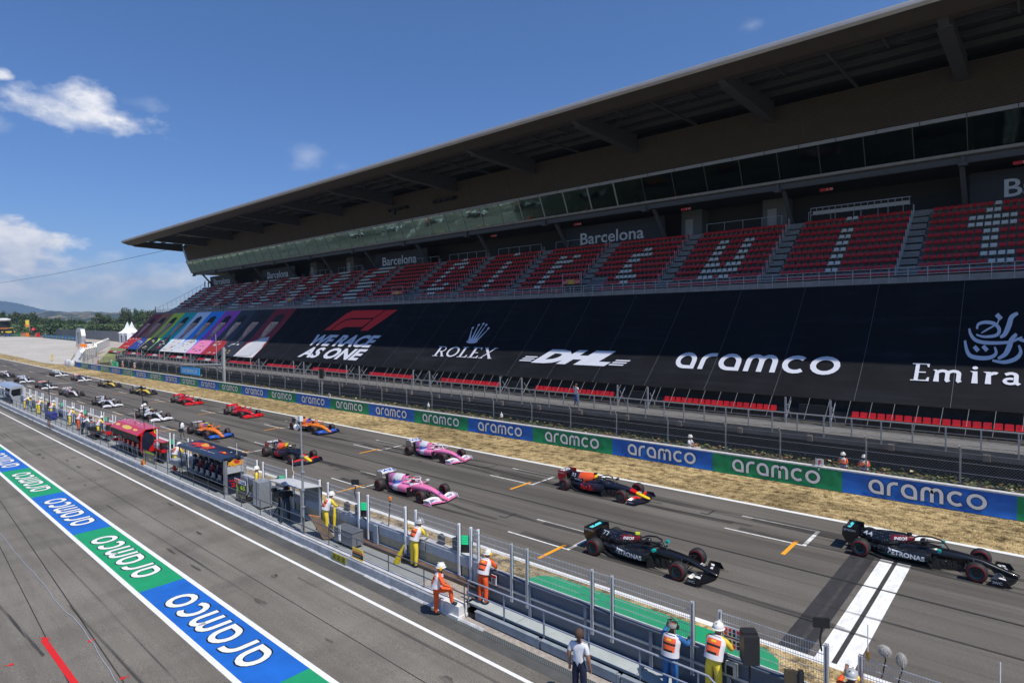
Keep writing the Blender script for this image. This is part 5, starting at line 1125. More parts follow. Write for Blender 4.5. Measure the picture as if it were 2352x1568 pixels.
cars = [('a', 'black racing car with silver dots and number 44, leading across the start line', -2.02, YF, MER, '44', KM, K, 'driver in a dark helmet inside the leading black car numbered 44'),
 ('b', 'black racing car with silver dots and number 77 behind the green painted strip', -10.31, YN, MER, '77', LIME, K, 'driver in a dark helmet inside the black car numbered 77'),
 ('c', 'dark blue racing car with flame orange cover and red side lettering, nearest the dry grass', -16.75, YF, RBR, '33', KM, WHT, 'driver in a white helmet inside the dark blue car beside the dry grass'),
 ('d', 'pink racing car with black camera pod, the one nearer the pit wall', -25.04, YN, RP, '11', KM, REDG, 'driver in a red and white helmet inside the nearer pink car'),
 ('e', 'pink racing car with yellow camera pod on the grass side of the track', -30.64, YF, RP, '18', LIME, PINK, 'driver in a pink helmet inside the pink car on the grass side'),
 ('f', 'dark blue racing car with red and yellow nose, half behind the tall camera mast', -38.80, YN, RBR, '23', LIME, WHT, 'driver inside the dark blue car behind the camera mast'),
 ('g', 'orange racing car on the grass side with black camera pod', -47.1, YF, MCL, '55', KM, BLU, 'driver in a blue helmet inside the orange car on the grass side'),
 ('h', 'orange racing car on the pit side with yellow camera pod and yellow helmet', -52.8, YN, MCL, '4', LIME, LIME, 'driver in a yellow helmet inside the orange car on the pit side'),
 ('i', 'red racing car, the nearer of the two, with yellow camera pod', -61.0, YF, FER, '16', LIME, WHT, 'driver in a white helmet inside the nearer red car'),
 ('j', 'white and navy racing car with yellow camera pod, behind the red pit stand', -66.7, YN, ATR, '10', LIME, REDG, 'driver in a red helmet inside the nearer white and navy car'),
 ('k', 'red racing car, the farther of the two, with black camera pod', -76.1, YF, FER, '5', KM, WHT, 'driver in a white helmet inside the farther red car'),
 ('l', 'white and navy racing car with black camera pod, second of its team', -82.5, YN, ATR, '26', KM, REDG, 'driver in a red helmet inside the farther white and navy car'),
 ('m', 'yellow and black racing car, the nearer one, with black camera pod', -91.5, YF, REN, '3', KM, K, 'driver in a dark helmet inside the nearer yellow and black car'),
 ('n', 'white and dark red racing car with white rear wing, the nearer one', -98.7, YN, ALF, '7', KM, REDG, 'driver in a red helmet inside the nearer white and dark red car'),
 ('o', 'yellow and black racing car, the farther one, with yellow camera pod', -106.8, YF, REN, '31', LIME, REDG, 'driver in a red helmet inside the farther yellow and black car'),
 ('p', 'grey and white racing car with red rear wing on the pit side', -113.8, YN, HAA, '8', LIME, KM, 'driver inside the grey and white car on the pit side'),
 ('q', 'grey and white racing car with red rear wing on the grass side', -122.9, YF, HAA, '20', KM, WHT, 'driver inside the grey and white car on the grass side'),
 ('r', 'white racing car on the pit side near the left edge of the photo', -130.0, YN, WIL, '6', KM, WHT, 'driver inside the white car on the pit side'),
 ('s', 'white racing car on the grass side, last of that column', -138.7, YF, WIL, '63', LIME, WHT, 'driver inside the white car last in the grass side column'),
 ('t', 'white and dark red racing car cut off by the left edge of the photo', -146.5, YN, ALF, '99', LIME, REDG, 'driver inside the white and dark red car at the left edge')]
for c in cars: T_DRV[c[0]] = c[8]
for nm, lb_, X, Y, T, num, cc, hel, dl in cars:
    t_ = f1(nm, lb_, X, Y, T, num=num, cam_c=cc, hel=hel)
# dark red airbox flash of the two black cars, teal line along the flank
# ---------------------------------------------------------------- people
SKIN = mat('skin', (.46, .25, .17), .6, n=.08); SKIND = mat('tanned skin', (.36, .18, .115), .6, n=.08); HAIR = mat('dark brown hair', (.075, .042, .025), .8, n=.3, sc=30); HAIRG = mat('grey hair', (.30, .29, .28), .8, n=.2, sc=30)
SY = mat('yellow overall', (.80, .60, .05), .75, n=.16, sc=7, bump=.3); SO = mat('orange red overall', (.80, .10, .015), .75, n=.14, sc=7, bump=.3); SB = mat('blue overall', (.02, .12, .32), .75, n=.25, sc=8, bump=.3)
SWH = mat('white shirt', (.70, .70, .74), .8, n=.07, sc=6, bump=.3); SNV = mat('navy trousers', (.010, .014, .045), .8, n=.15); SBK = mat('black clothing', (.012, .012, .014), .8, n=.2); SJN = mat('blue jeans', (.05, .12, .26), .8, n=.2)
VWH = mat('white vest cloth', (.68, .66, .70), .8, n=.05); VOR = mat('orange vest panel', (.85, .13, .04), .8, n=.05); SHOE = mat('dark shoe', (.02, .02, .02), .6); HELW = mat('white helmet shell', (.74, .73, .68), .3, n=.06, coat=.4); MUFF = mat('yellow ear muff', (.85, .50, .02), .4); HELG = mat('silver grey helmet', (.40, .41, .42), .3)
JB = dict(pel=(0, 0, .94), sp=(0, -.01, 1.12), ch=(0, 0, 1.31), nk=(0, .0, 1.48), hd=(0, .015, 1.615), tp=(0, .01, 1.69), sL=(-.185, 0, 1.42), eL=(-.25, -.02, 1.14), wL=(-.26, .06, .89), hL=(-.26, .08, .80), sR=(.185, 0, 1.42), eR=(.25, -.02, 1.14), wR=(.26, .06, .89), hR=(.26, .08, .80),
          pL=(-.095, 0, .90), kL=(-.11, .02, .50), aL=(-.12, -.01, .10), tL=(-.13, .15, .045), pR=(.095, 0, .90), kR=(.11, .02, .50), aR=(.12, -.01, .10), tR=(.13, .15, .045))
def pose(**k): d = dict(JB); d.update(k); return d
def shift(p, keys, v): 
    for k in keys: p[k] = tuple(a+b for a, b in zip(p[k], v))
    return p
UP = ('sp', 'ch', 'nk', 'hd', 'tp', 'sL', 'eL', 'wL', 'hL', 'sR', 'eR', 'wR', 'hR')
P_STAND = pose()
P_FENCE = pose(sp=(0, .03, 1.12), ch=(0, .08, 1.30), nk=(0, .12, 1.46), hd=(0, .16, 1.59), tp=(0, .17, 1.67), sL=(-.185, .11, 1.40), eL=(-.30, .30, 1.28), wL=(-.24, .50, 1.45), hL=(-.23, .55, 1.53), sR=(.185, .11, 1.40), eR=(.30, .28, 1.18), wR=(.26, .50, 1.22), hR=(.26, .57, 1.27))
P_LEAN = pose(sp=(0, .05, 1.10), ch=(0, .14, 1.26), nk=(0, .22, 1.40), hd=(0, .28, 1.52), tp=(0, .30, 1.60), sL=(-.18, .20, 1.35), eL=(-.27, .34, 1.12), wL=(-.16, .52, 1.06), hL=(-.10, .58, 1.06), sR=(.18, .20, 1.35), eR=(.27, .34, 1.12), wR=(.16, .52, 1.06), hR=(.10, .58, 1.06))
P_FOOT = pose(sp=(0, .03, 1.11), ch=(.02, .10, 1.28), nk=(.03, .14, 1.44), hd=(.03, .18, 1.57), tp=(.03, .19, 1.65), sL=(-.17, .10, 1.38), eL=(-.26, .10, 1.12), wL=(-.16, .30, 1.02), hL=(-.10, .38, 1.00), sR=(.21, .12, 1.38), eR=(.34, .24, 1.16), wR=(.30, .46, 1.05), hR=(.28, .54, 1.02), kR=(.14, .46, .92), aR=(.16, .50, .50), tR=(.17, .68, .47))
P_FOLD = pose(eL=(-.26, .04, 1.18), wL=(-.02, .20, 1.20), hL=(.06, .22, 1.22), eR=(.26, .04, 1.18), wR=(.02, .24, 1.22), hR=(-.07, .25, 1.24))
P_PHOTO = pose(eL=(-.28, .14, 1.24), wL=(-.10, .22, 1.52), hL=(-.05, .20, 1.58), eR=(.28, .14, 1.24), wR=(.10, .22, 1.52), hR=(.05, .20, 1.58))
P_SIT = pose(pel=(0, 0, .50), sp=(0, .0, .68), ch=(0, .03, .87), nk=(0, .05, 1.04), hd=(0, .08, 1.17), tp=(0, .08, 1.25), sL=(-.185, .05, .98), eL=(-.25, .14, .74), wL=(-.15, .36, .70), hL=(-.12, .43, .70), sR=(.185, .05, .98), eR=(.25, .14, .74), wR=(.15, .36, .70), hR=(.12, .43, .70), pL=(-.095, .02, .48), kL=(-.12, .42, .52), aL=(-.12, .44, .12), tL=(-.12, .58, .05), pR=(.095, .02, .48), kR=(.12, .42, .52), aR=(.12, .44, .12), tR=(.12, .58, .05))
P_BEND = pose(sp=(0, .12, 1.04), ch=(0, .30, 1.14), nk=(0, .44, 1.22), hd=(0, .56, 1.27), tp=(0, .63, 1.31), sL=(-.18, .40, 1.18), eL=(-.25, .52, .95), wL=(-.18, .72, .92), hL=(-.14, .80, .92), sR=(.18, .40, 1.18), eR=(.25, .52, .95), wR=(.18, .72, .92), hR=(.14, .80, .92), aL=(-.16, -.16, .10), tL=(-.16, 0, .04), kL=(-.14, -.04, .50))
def person(label, X, Y, z, rot, P, top, legs, skin=SKIN, head='hair', vest=False, short=False, mask=False, fingers=False, s=1.0, group=None, hairm=None, sh=True):
    t = thing('person', label, 'person', X, Y, z, group, rot, sh); t.scale = (s, s, s)
    names = list(P); idx = {n: i for i, n in enumerate(names)}; vs = [P[n] for n in names]
    R = dict(pel=(.155, .115), sp=(.15, .105), ch=(.165, .115), nk=(.062, .062), hd=(.092, .105), tp=(.085, .095), sL=(.080, .080), eL=(.060, .060), wL=(.042, .044), hL=(.040, .022), sR=(.080, .080), eR=(.06, .06), wR=(.042, .044), hR=(.04, .022),
             pL=(.108, .115), kL=(.086, .088), aL=(.066, .068), tL=(.045, .035), pR=(.108, .115), kR=(.086, .088), aR=(.066, .068), tR=(.045, .035))
    ed = [('pel', 'sp'), ('sp', 'ch'), ('ch', 'nk'), ('nk', 'hd'), ('hd', 'tp'), ('ch', 'sL'), ('sL', 'eL'), ('eL', 'wL'), ('wL', 'hL'), ('ch', 'sR'), ('sR', 'eR'), ('eR', 'wR'), ('wR', 'hR'), ('pel', 'pL'), ('pL', 'kL'), ('kL', 'aL'), ('aL', 'tL'), ('pel', 'pR'), ('pR', 'kR'), ('kR', 'aR'), ('aR', 'tR')]
    E_ = [(idx[a], idx[b]) for a, b in ed]; rad = [R[n] for n in names]
    if fingers:
        for sd_ in 'LR':
            w = Vector(P['w'+sd_]); h = Vector(P['h'+sd_]); d = (h-w).normalized(); side = d.cross(Vector((0, 0, 1)) if abs(d.z) < .8 else Vector((0, 1, 0))).normalized(); dn = side.cross(d)
            for k, (o, ln_) in enumerate(((-.030, .062), (-.010, .072), (.010, .068), (.028, .054))):
                a = h+side*o+d*.02; b_ = a+d*ln_*.5-dn*.008; c = b_+d*ln_*.4-dn*.022; i0 = len(vs); vs += [tuple(a), tuple(b_), tuple(c)]; rad += [(.010, .010), (.0095, .0095), (.008, .008)]; E_ += [(idx['h'+sd_], i0), (i0, i0+1), (i0+1, i0+2)]
            a = w+(h-w)*.55-side*.038; b_ = a-side*.028+d*.028; i0 = len(vs); vs += [tuple(a), tuple(b_)]; rad += [(.012, .012), (.010, .010)]; E_ += [(idx['w'+sd_], i0), (i0, i0+1)]
    me = bpy.data.meshes.new('sk'); me.from_pydata(vs, E_, []); ob = bpy.data.objects.new('sk', me); COL.objects.link(ob)
    m = ob.modifiers.new('s', 'SKIN'); m.use_smooth_shade = True; m.branch_smoothing = .6
    sv = me.skin_vertices[0].data
    for i, r in enumerate(rad): sv[i].radius = r; sv[i].use_root = False
    sv[idx['pel']].use_root = True
    u = ob.modifiers.new('u', 'SUBSURF'); u.levels = 1; u.render_levels = 1
    dg = bpy.context.evaluated_depsgraph_get(); nm = bpy.data.meshes.new_from_object(ob.evaluated_get(dg)); nm.name = 'body'
    bpy.data.objects.remove(ob); bpy.data.meshes.remove(me)
    for m_ in (top, legs, skin, SHOE, SBK): nm.materials.append(m_)
    seg = [(Vector(P[a]), Vector(P[b]), a, b) for a, b in ed]
    mi = []
    for p in nm.polygons:
        c = p.center; best = None
        for a, b_, na, nb in seg:
            ab = b_-a; tt = max(0, min(1, (c-a).dot(ab)/max(ab.length_squared, 1e-9))); dd = (a+ab*tt-c).length
            if best is None or dd < best[0]: best = (dd, na, nb, tt)
        _, na, nb, tt = best
        if nb in ('hd', 'tp'): k = 2
        elif nb == 'nk': k = 2 if tt > .72 else 0
        elif nb[0] == 'h' and na[0] == 'w': k = 2
        elif nb[0] == 'w': k = 2 if (short or tt > .9) else 0
        elif nb[0] == 'e' and short: k = 2 if tt > .7 else 0
        elif nb[0] == 't' and na[0] == 'a': k = 3
        elif nb[0] in 'kap' and na != 'ch' and nb not in ('pel',): k = 1
        elif nb == 'sp': k = 1 if tt < .25 else 0
        else: k = 0
        if mask and nb in ('hd', 'tp') and c.y > P['hd'][1]+.04 and c.z < P['hd'][2]-.01: k = 4
        mi.append(k)
    nm.polygons.foreach_set('material_index', mi)
    # face: nose, brow, mouth and ears joined to the body mesh
    bb = bmesh.new(); bb.from_mesh(nm); hd = Vector(P['hd']); 
    def lump(c, r, k, sc_=(1, 1, 1)):
        g = bmesh.ops.create_icosphere(bb, subdivisions=1, radius=r, matrix=Matrix.Translation(hd+Vector(c)) @ Matrix.Diagonal((*sc_, 1)))
        for v in g['verts']:
            for f in v.link_faces: f.material_index = k; f.smooth = True
    lump((0, .10, .0), .018, 2, (.8, 1, 1.4)); lump((-.095, .0, .0), .022, 2, (.4, 1, 1.4)); lump((.095, 0, .0), .022, 2, (.4, 1, 1.4)); lump((-.034, .088, .022), .010, 4); lump((.034, .088, .022), .010, 4); lump((0, .088, -.045), .014, 4 if mask else 3, (1.6, .5, .4))
    bb.to_mesh(nm); bb.free(); o = bpy.data.objects.new('body', nm); COL.objects.link(o); o.parent = t
    hc = Vector(P['hd'])+Vector((0, -.004, .03)); tilt = (Vector(P['tp'])-Vector(P['nk'])).normalized()
    if head in ('white', 'grey', 'yellowmuff', 'greymuff', 'whitescoot'):
        b = MB(); b.ball((0, 0, .005), .122, 18, 0, (1, 1.14, 1.0), -8, 90); b.lathe([(.118, 0), (.142, -.018), (.140, -.026), (.114, -.012)], (0, 0, 0), 'z', 20, 0, None, (1, 1.16, 1)); b.cbox((0, 0, .124), (.03, .2, .012))
        he = b.build('helmet', HELG if 'grey' in head else HELW, t, sh=False, smooth=True); he.location = hc+Vector((0, 0, .01)); he.rotation_euler = tilt.to_track_quat('Z', 'Y').to_euler() if False else (0, 0, 0)
        if 'muff' in head:
            for sx in (-1, 1): b = MB(); b.lathe([(.001, 0), (.045, 0), (.052, .02), (.04, .045), (.001, .05)], (0, 0, 0), 'x', 12, 0, None, (sx, 1, 1.1)); e = b.build('ear_muff', MUFF, he, sh=False, smooth=True); e.location = (sx*.105, -.01, -.03)
    elif head in ('hair', 'bald', 'cap'):
        b = MB(); b.ball((0, -.012, .0), .118, 16, 0, (.96, 1.05, 1.08), -30 if head == 'hair' else -10, 90 if head != 'bald' else 30)
        b.recolor(lambda c, m_: None); he = b.build('hair' if head != 'cap' else 'cap', hairm or HAIR, t, sh=False, smooth=True); he.location = hc+Vector((0, -.012, .0))
    if head == 'headset' or hairm is HAIRG or head == 'cap':
        b = MB(); 
        for sx in (-1, 1): b.lathe([(.001, 0), (.05, 0), (.05, .04), (.001, .045)], (sx*.10, 0, -.02), 'x', 12, 0, None, (sx, 1, 1.15))
        b.tube([(-.125, 0, -.0), (-.12, 0, .09), (0, 0, .15), (.12, 0, .09), (.125, 0, -.0)], .012, 5); he = b.build('ear_defenders', SBK, t, sh=False, smooth=True); he.location = hc
    if vest:
        b = MB(); pts = [Vector(P['pel'])+(Vector(P['sp'])-Vector(P['pel']))*.15, Vector(P['sp']), Vector(P['ch']), Vector(P['ch'])+(Vector(P['nk'])-Vector(P['ch']))*.55, Vector(P['nk'])-Vector((0, 0, .015))]
        rr = [(.215, .165), (.205, .158), (.222, .158), (.20, .135), (.11, .095)]; nn_ = 24; rows = []
        for i in range(4):
            for j in range(4 if i < 3 else 5):
                q = j/4; rows.append((pts[i]*(1-q)+pts[i+1]*q, rr[i][0]*(1-q)+rr[i+1][0]*q, rr[i][1]*(1-q)+rr[i+1][1]*q))
        for k, (c, a, d) in enumerate(rows):
            ax = (rows[min(k+1, len(rows)-1)][0]-rows[max(k-1, 0)][0]).normalized(); f = Vector((1, 0, 0)).cross(ax)*-1
            for j in range(nn_): th = 2*PI*j/nn_; b.v.append(tuple(c+Vector((1, 0, 0))*a*math.cos(th)+f*-1*d*math.sin(th)*-1 if False else c+Vector((1, 0, 0))*a*math.cos(th)-f*d*math.sin(th)))
        nr = len(rows)
        for k in range(nr-1):
            for j in range(nn_):
                th = 2*PI*(j+.5)/nn_; back = math.sin(th)
                m_ = 0; fy = (b.v[k*nn_+j][1]-rows[k][0].y) < 0
                cx_ = abs(math.cos(th))
                if cx_ < .72:
                    if k in (13,): m_ = 2
                    elif 3 <= k <= 10: m_ = 1
                    if k in (3,) and cx_ < .55: m_ = 2
                    if k in (8, 9) and cx_ < .3: m_ = 3
                    if k == 6 and cx_ < .62: m_ = 2
                b.f.append((k*nn_+j, k*nn_+(j+1) % nn_, (k+1)*nn_+(j+1) % nn_, (k+1)*nn_+j)); b.m.append(m_)
        b.build('vest', [VWH, VOR, SBK, mat('vest yellow', (.85, .5, .02), .8)], t, sh=False, smooth=True)
    return t
person('man in white short-sleeved shirt and navy trousers standing alone in the pit lane', -9.0, 12.5, 0, .15, pose(hd=(.01, .02, 1.63), hL=(-.27, .03, .79), wL=(-.27, .02, .88), eL=(-.26, -.04, 1.14)), SWH, SNV, SKIND, 'hair', short=True, fingers=True, s=1.06)
person('marshal in orange overall and white vest resting one foot on the white end block', -15.15, 13.02, 0, -.72, P_FOOT, SO, SO, SKIND, 'yellowmuff', True, fingers=True, s=1.05, mask=True)
person('marshal in orange overall and white vest standing where the grey steel barrier begins', -14.15, 14.22, .30, .1, P_LEAN, SO, SO, SKIND, 'yellowmuff', True, fingers=True, s=1.05)
person('man in blue overall with grey hair and ear defenders, hands on the mesh fence', -7.25, 14.02, .10, .05, P_FENCE, SB, SB, SKIND, 'bald', True, fingers=True, s=1.1, hairm=HAIRG)
person('marshal in yellow overall and white helmet next to the black loudspeaker', -6.15, 14.12, .36, 0, P_LEAN, SY, SY, SKIND, 'white', True, fingers=True, s=1.12)
person('marshal in orange overall and grey helmet with yellow ear muffs at the bottom right corner', -3.18, 14.1, .42, -.1, P_FENCE, SO, SO, SKIND, 'greymuff', True, fingers=True, s=1.05)
person('marshal in yellow overall and dark helmet holding a yellow flag at the concrete pit wall', -18.1, 14.5, PZ, -.1, P_LEAN, SY, SY, SKIND, 'grey', True, s=1.07)
person('marshal in yellow overall and white helmet beside the tall camera mast', -24.1, 14.35, PZ, -.2, P_LEAN, SY, SY, SKIND, 'white', True, s=1.07)
person('marshal in yellow overall and white helmet behind the silver cabinet', -31.1, 14.55, PZ, -.4, P_STAND, SY, SY, SKIND, 'white', False, mask=True, s=1.05)
person('camera operator in black shirt bending to his camera under the grey canopy', -26.9, 13.95, PZ, 1.0, P_BEND, SBK, mat('dark denim', (.02, .03, .05), .8), SKIN, 'cap', False, True, s=1.08, hairm=SBK)
person('marshal in yellow overall between the red pit stand and the dark blue one', -41.9, 14.3, PZ, 0, P_LEAN, SY, SY, SKIND, 'white', True, s=1.05)
person('marshal in yellow overall crouching forward beside the silver pit stand', -85.9, 14.0, PZ, -.6, P_BEND, SY, SY, SKIND, 'white', True, s=1.05)
person('marshal in yellow overall holding a furled yellow flag, second from the silver stand', -79.8, 14.1, PZ, .3, P_LEAN, SY, SY, SKIND, 'white', True, s=1.05)
person('marshal in yellow overall behind the small blue cart', -75.6, 14.35, PZ, .2, P_LEAN, SY, SY, SKIND, 'white', True, s=1.05)
person('marshal in yellow overall leaning on the wall left of the orange marshal', -68.0, 14.3, PZ, -.1, P_LEAN, SY, SY, SKIND, 'white', True, s=1.05)
person('marshal in orange overall standing among the yellow marshals left of the red pit stand', -64.6, 14.2, PZ, 0, P_LEAN, SO, SO, SKIND, 'white', True, s=1.05)
person('person in white shirt and black trousers bending over the walkway beside the black trolley', -61.9, 13.95, PZ, -.5, P_BEND, SWH, SBK, SKIND, 'hair', False, True, s=1.08)
person('marshal in yellow overall right behind the black trolley', -59.3, 14.4, PZ, -.2, P_LEAN, SY, SY, SKIND, 'white', True, s=1.05)
for k, (X, m_, h_, lb_) in enumerate(((-8.62, SO, 'white', 'marshal in orange with folded arms behind the wall, left one beside the letter F board'), (-7.6, SO, 'white', 'marshal in orange with folded arms behind the wall, right one'), (-127.2, SO, 'white', 'marshal in orange behind the far end of the coloured wall, rightmost of the group'), (-134.2, SO, 'white', 'marshal in orange beside the green board behind the far wall'), (-141.2, SO, 'white', 'marshal in orange holding the green board behind the far wall'), (-150.2, SO, 'white', 'marshal at the very left end of the coloured wall'))):
    person(lb_, X, 36.9, .2 if X > -100 else .35, PI+(.2 if k % 2 else -.25), P_FOLD, m_, m_, SKIND, h_, True, mask=True, s=1.0 if X > -100 else 1.12)
person('photographer in pale blue shirt and jeans on the walkway taking a picture', -28.8, 39.9, 2.45, PI, P_PHOTO, mat('pale blue shirt', (.42, .50, .62), .8), SJN, SKIND, 'hair', False, True, s=1.0)
person('rider in white shirt and white helmet on the small motorcycle behind the wall', -17.7, 37.0, .42, -PI/2, P_SIT, SWH, SJN, SKIND, 'whitescoot', False, True, s=1.08)
person('marshal in yellow overall standing alone in the pale gravel', -197, 38.0, .02, PI*.8, P_FOLD, SY, SY, SKIND, 'white', False, s=1.15)
for k, (X, Y, z, lb_) in enumerate(((-157.8, 50.4, 11.6, 'steward at the lower far end of the upper seats beside the sloping rail'), (-157.5, 61.6, 17.95, 'dark clothed steward at the top far corner of the seats, left of two'), (-155.6, 61.7, 17.95, 'dark clothed steward at the top far corner of the seats, right of two'), (-141.6, 61.7, 17.95, 'steward standing right beside the leftmost Barcelona sign'), (-124.2, 59.2, 16.5, 'steward in white shirt on an upper row, the lower of two'), (-121.6, 60.2, 17.2, 'steward in white shirt on an upper row, the higher of two'))):
    person(lb_, X, Y, z, PI, P_STAND, SWH if k in (0, 4, 5) else SBK, SBK, SKIND, 'hair', False, True, s=1.0)
# ---------------------------------------------------------------- team stands on the walkway
def tube_thing(parent, name, path, r, m, n=6): b = MB(); b.tube(path, r, n); return b.build(name, m, parent, smooth=True)
DBL = mat('dark navy roof skin', (.012, .017, .04), .35, n=.15, sc=2, coat=.3); ALU = mat('brushed aluminium', (.42, .43, .46), .35, m=.7, n=.08, sc=4); SCR = mat('dark screen', (.006, .008, .010), .15)
def bull(x0, x1, z0, z1, fn, par, m1, m2, name='bull_graphic'):
    P = [(.0, .35), (.06, .62), (.02, .78), (.10, .70), (.22, .80), (.38, .98), (.50, .90), (.62, .78), (.80, .72), (.92, .82), (.99, .62), (.93, .45), (1.0, .20), (.86, .30), (.78, .10), (.70, .32), (.55, .28), (.42, .05), (.40, .30), (.26, .34), (.14, .10), (.16, .36)]
    b = MB(); b.poly([fn(x0+(x1-x0)*u, z0+(z1-z0)*v, 0) for u, v in P], 0); b.poly([fn(x0+(x1-x0)*u, z0+(z1-z0)*v, .003) for u, v in ((.34, .9), (.5, .86), (.7, .70), (.75, .55), (.6, .42), (.42, .5))], 1); return b.build(name, [m1, m2], par)
# dark blue stand
x0, x1, y0, y1, z0, z1 = -39.5, -33.45, 13.98, 15.0, PZ, 2.44
t = thing('team_stand', 'dark blue pit stand with a bull graphic on its roof and 23 on its end', 'pit stand', (x0+x1)/2, 14.4, PZ, 'team stands on the pit walkway')
b = MB(); b.prism([(y0-.25, z1-.14), (y0-.22, z1-.04), (y0-.10, z1+.01), (y1+.12, z1+.03), (y1+.15, z1-.10)], x0-.3, x1+.02); b.build('roof', DBL, t, smooth=True)
bull(x0+.2, x0+3.1, y0-.02, y1-.05, lambda a, c, e: (a, c, z1+.035+e+.018*(c-y0)), t, mat('bull red', (.55, .03, .02), .4), mat('bull gold', (.75, .36, .03), .4)); b = MB()
bull(x0+4.2, x0+5.2, y0+.25, y0+.6, lambda a, c, e: (a, c, z1+.035+e+.018*(c-y0)), t, mat('bull red', (.55, .03, .02), .4), mat('bull gold', (.75, .36, .03), .4), 'small_bull_graphic')
for a in (2.5, 3.6): sh_ = textshape('ASTON' if a < 3 else 'MARTIN', .01); b = MB(); put(b, sh_, lambda u, v: (x0+a+.9*u/sh_[2], y0-.02+.10*v, z1+.045)); b.build('lettering', WHT, t)
b = MB()
for xx in (x1-.02,):
    for yy in (y0-.02, y1): b.box(xx-.16, xx+.04, yy-.06, yy+.08, z0, z1-.05)
b.build('end_frame', ALU, t)
b = MB(); b.box(x1-.06, x1, y0+.06, y1-.0, z0+.02, z0+.95); b.build('end_lower_panel', DBL, t)
b = MB(); b.box(x1-.06, x1-.01, y0+.06, y1, z0+1.15, z0+1.55); b.build('end_grey_panel', mat('pale grey panel', (.42, .43, .44), .5), t)
b = MB(); b.box(x1-.10, x1-.05, y0+.06, y1, z0+.95, z1-.1); b.build('end_glass', SCR, t)
bull(y0+.08, y1-.02, z0+1.42, z0+1.93, lambda a, c, e: (x1+.012+e, a, c), t, mat('bull gold', (.75, .36, .03), .4), mat('bull red', (.55, .03, .02), .4), 'end_bull_graphic')
for st, za, hh, ya, yb in (('23', z0+.42, .22, y0+.25, y0+.72), ('Red Bull', z0+.72, .09, y0+.15, y1-.15)):
    sh_ = textshape(st, .03); b = MB(); put(b, sh_, lambda u, v: (x1+.012, ya+(yb-ya)*u/sh_[2], za+hh*v)); b.build('lettering', REDG, t)
b = MB(); b.box(x0, x1-.1, y1-.12, y1-.05, z0+.1, z0+1.2); b.box(x0, x1-.1, y0+.62, y1-.1, z0+.95, z0+1.0); b.build('desk', KM, t)
b = MB(); b.box(x0, x1-.1, y0+.35, y0+.95, z0+.02, z0+.12); b.box(x0, x1-.1, y0+.0, y0+.04, z0+.02, z0+.34); b.build('floor_frame', KM, t)
for k in range(7):
    b = MB(); X = x0+.35+k*.8; b.box(X, X+.62, y1-.30, y1-.26, z0+1.25, z0+1.62); b.build('monitor', SCR, t)
for xx in (x0-.22, x0+.7): tube_thing(t, 'post', [(xx, y0, z0), (xx, y0-.05, z0+1.1), (xx, y0-.15, z1-.1)], .03, K)
for k in range(6):
    X = x0+.75+k*.82; st_ = thing('pit_stool', 'black stool with silver footring under the dark blue stand, %s from the left' % ORD[k], 'stool', X, y0+.35, PZ, 'stools at the dark blue stand')
    b = MB(); b.tube([(X, y0+.35, PZ), (X, y0+.35, PZ+.62)], .03, 6); b.tube([(X-.15, y0+.2, PZ+.3), (X+.15, y0+.2, PZ+.3)], .015, 5); b.build('stem', SILV, st_)
    b = MB(); b.box(X-.19, X+.19, y0+.17, y0+.53, PZ+.60, PZ+.66); b.build('seat', KM, st_); b = MB(); b.box(X-.18, X+.18, y0+.12, y0+.17, PZ+.64, PZ+.92); b.build('backrest', mat('grey mesh back', (.25, .26, .28), .5), st_)
    person('team member in navy and red seated under the dark blue stand, %s from the left' % ORD[k], X, y0+.35, PZ+.18, -.05, P_SIT, mat('navy team shirt', (.012, .015, .04), .8) if k % 2 == 0 else mat('navy red team shirt', (.20, .012, .02), .8), SNV, SKIND, 'cap', hairm=SNV, s=.98, group='team crew seated at the dark blue stand')
# red stand
x0, x1, y0, y1 = -53.2, -47.1, 14.0, 15.0; z1 = 2.42
t = thing('team_stand', 'bright red pit stand with yellow ovals on its roof and dark hexagon end', 'pit stand', (x0+x1)/2, 14.4, PZ, 'team stands on the pit walkway')
PNKR = mat('glossy crimson roof', (.62, .012, .02), .25, n=.05, coat=.4)
b = MB(); b.add([(x0, y0-.28, z1-.32), (x1-.0, y0-.28, z1-.32), (x1, y0+.28, z1+.03), (x0, y0+.28, z1+.03), (x0, y1+.1, z1+.05), (x1, y1+.1, z1+.05), (x0, y0-.28, z1-.38), (x1, y0-.28, z1-.38), (x0, y1+.1, z1-.1), (x1, y1+.1, z1-.1)], [(0, 1, 2, 3), (3, 2, 5, 4), (6, 7, 1, 0), (6, 8, 9, 7), (4, 5, 9, 8), (0, 3, 4, 8, 6), (1, 7, 9, 5, 2)]); b.build('roof', PNKR, t)
for xx, w_, h_ in ((x0+2.9, 1.0, .20), (x0+.8, .45, .12), (x0+4.7, .45, .10)):
    b = MB(); b.poly([(xx+w_*math.cos(a), y0+.02+h_*.7*math.sin(a), z1-.145+.625*h_*.7*math.sin(a)+.015) for a in [i*PI/10 for i in range(20)]]); b.build('yellow_oval', YEL, t)
b = MB(); yz = [(y0-.05, .4+.55), (y0-.05, z1-.42), (y0+.25, z1-.02), (y1+.08, z1-.02), (y1+.08, .4), (y0+.35, .4)]; b.prism(yz, x1-.09, x1); b.build('end_panel', REDG, t)
b = MB(); b.prism([(y0+.0, 1.0), (y0+.0, z1-.5), (y0+.22, z1-.16), (y0+.45, z1-.20), (y1-.06, z1-.70), (y0+.45, 1.05), (y0+.42, .8), (y0+.2, .8)], x1, x1+.012); b.build('dark_hexagon', NAVY, t)
b = MB(); b.prism([(y0+.3, .62), (y1+.08, .62), (y1+.08, .86), (y0+.3, .86)], x1, x1+.014); b.build('black_stripe', K, t)
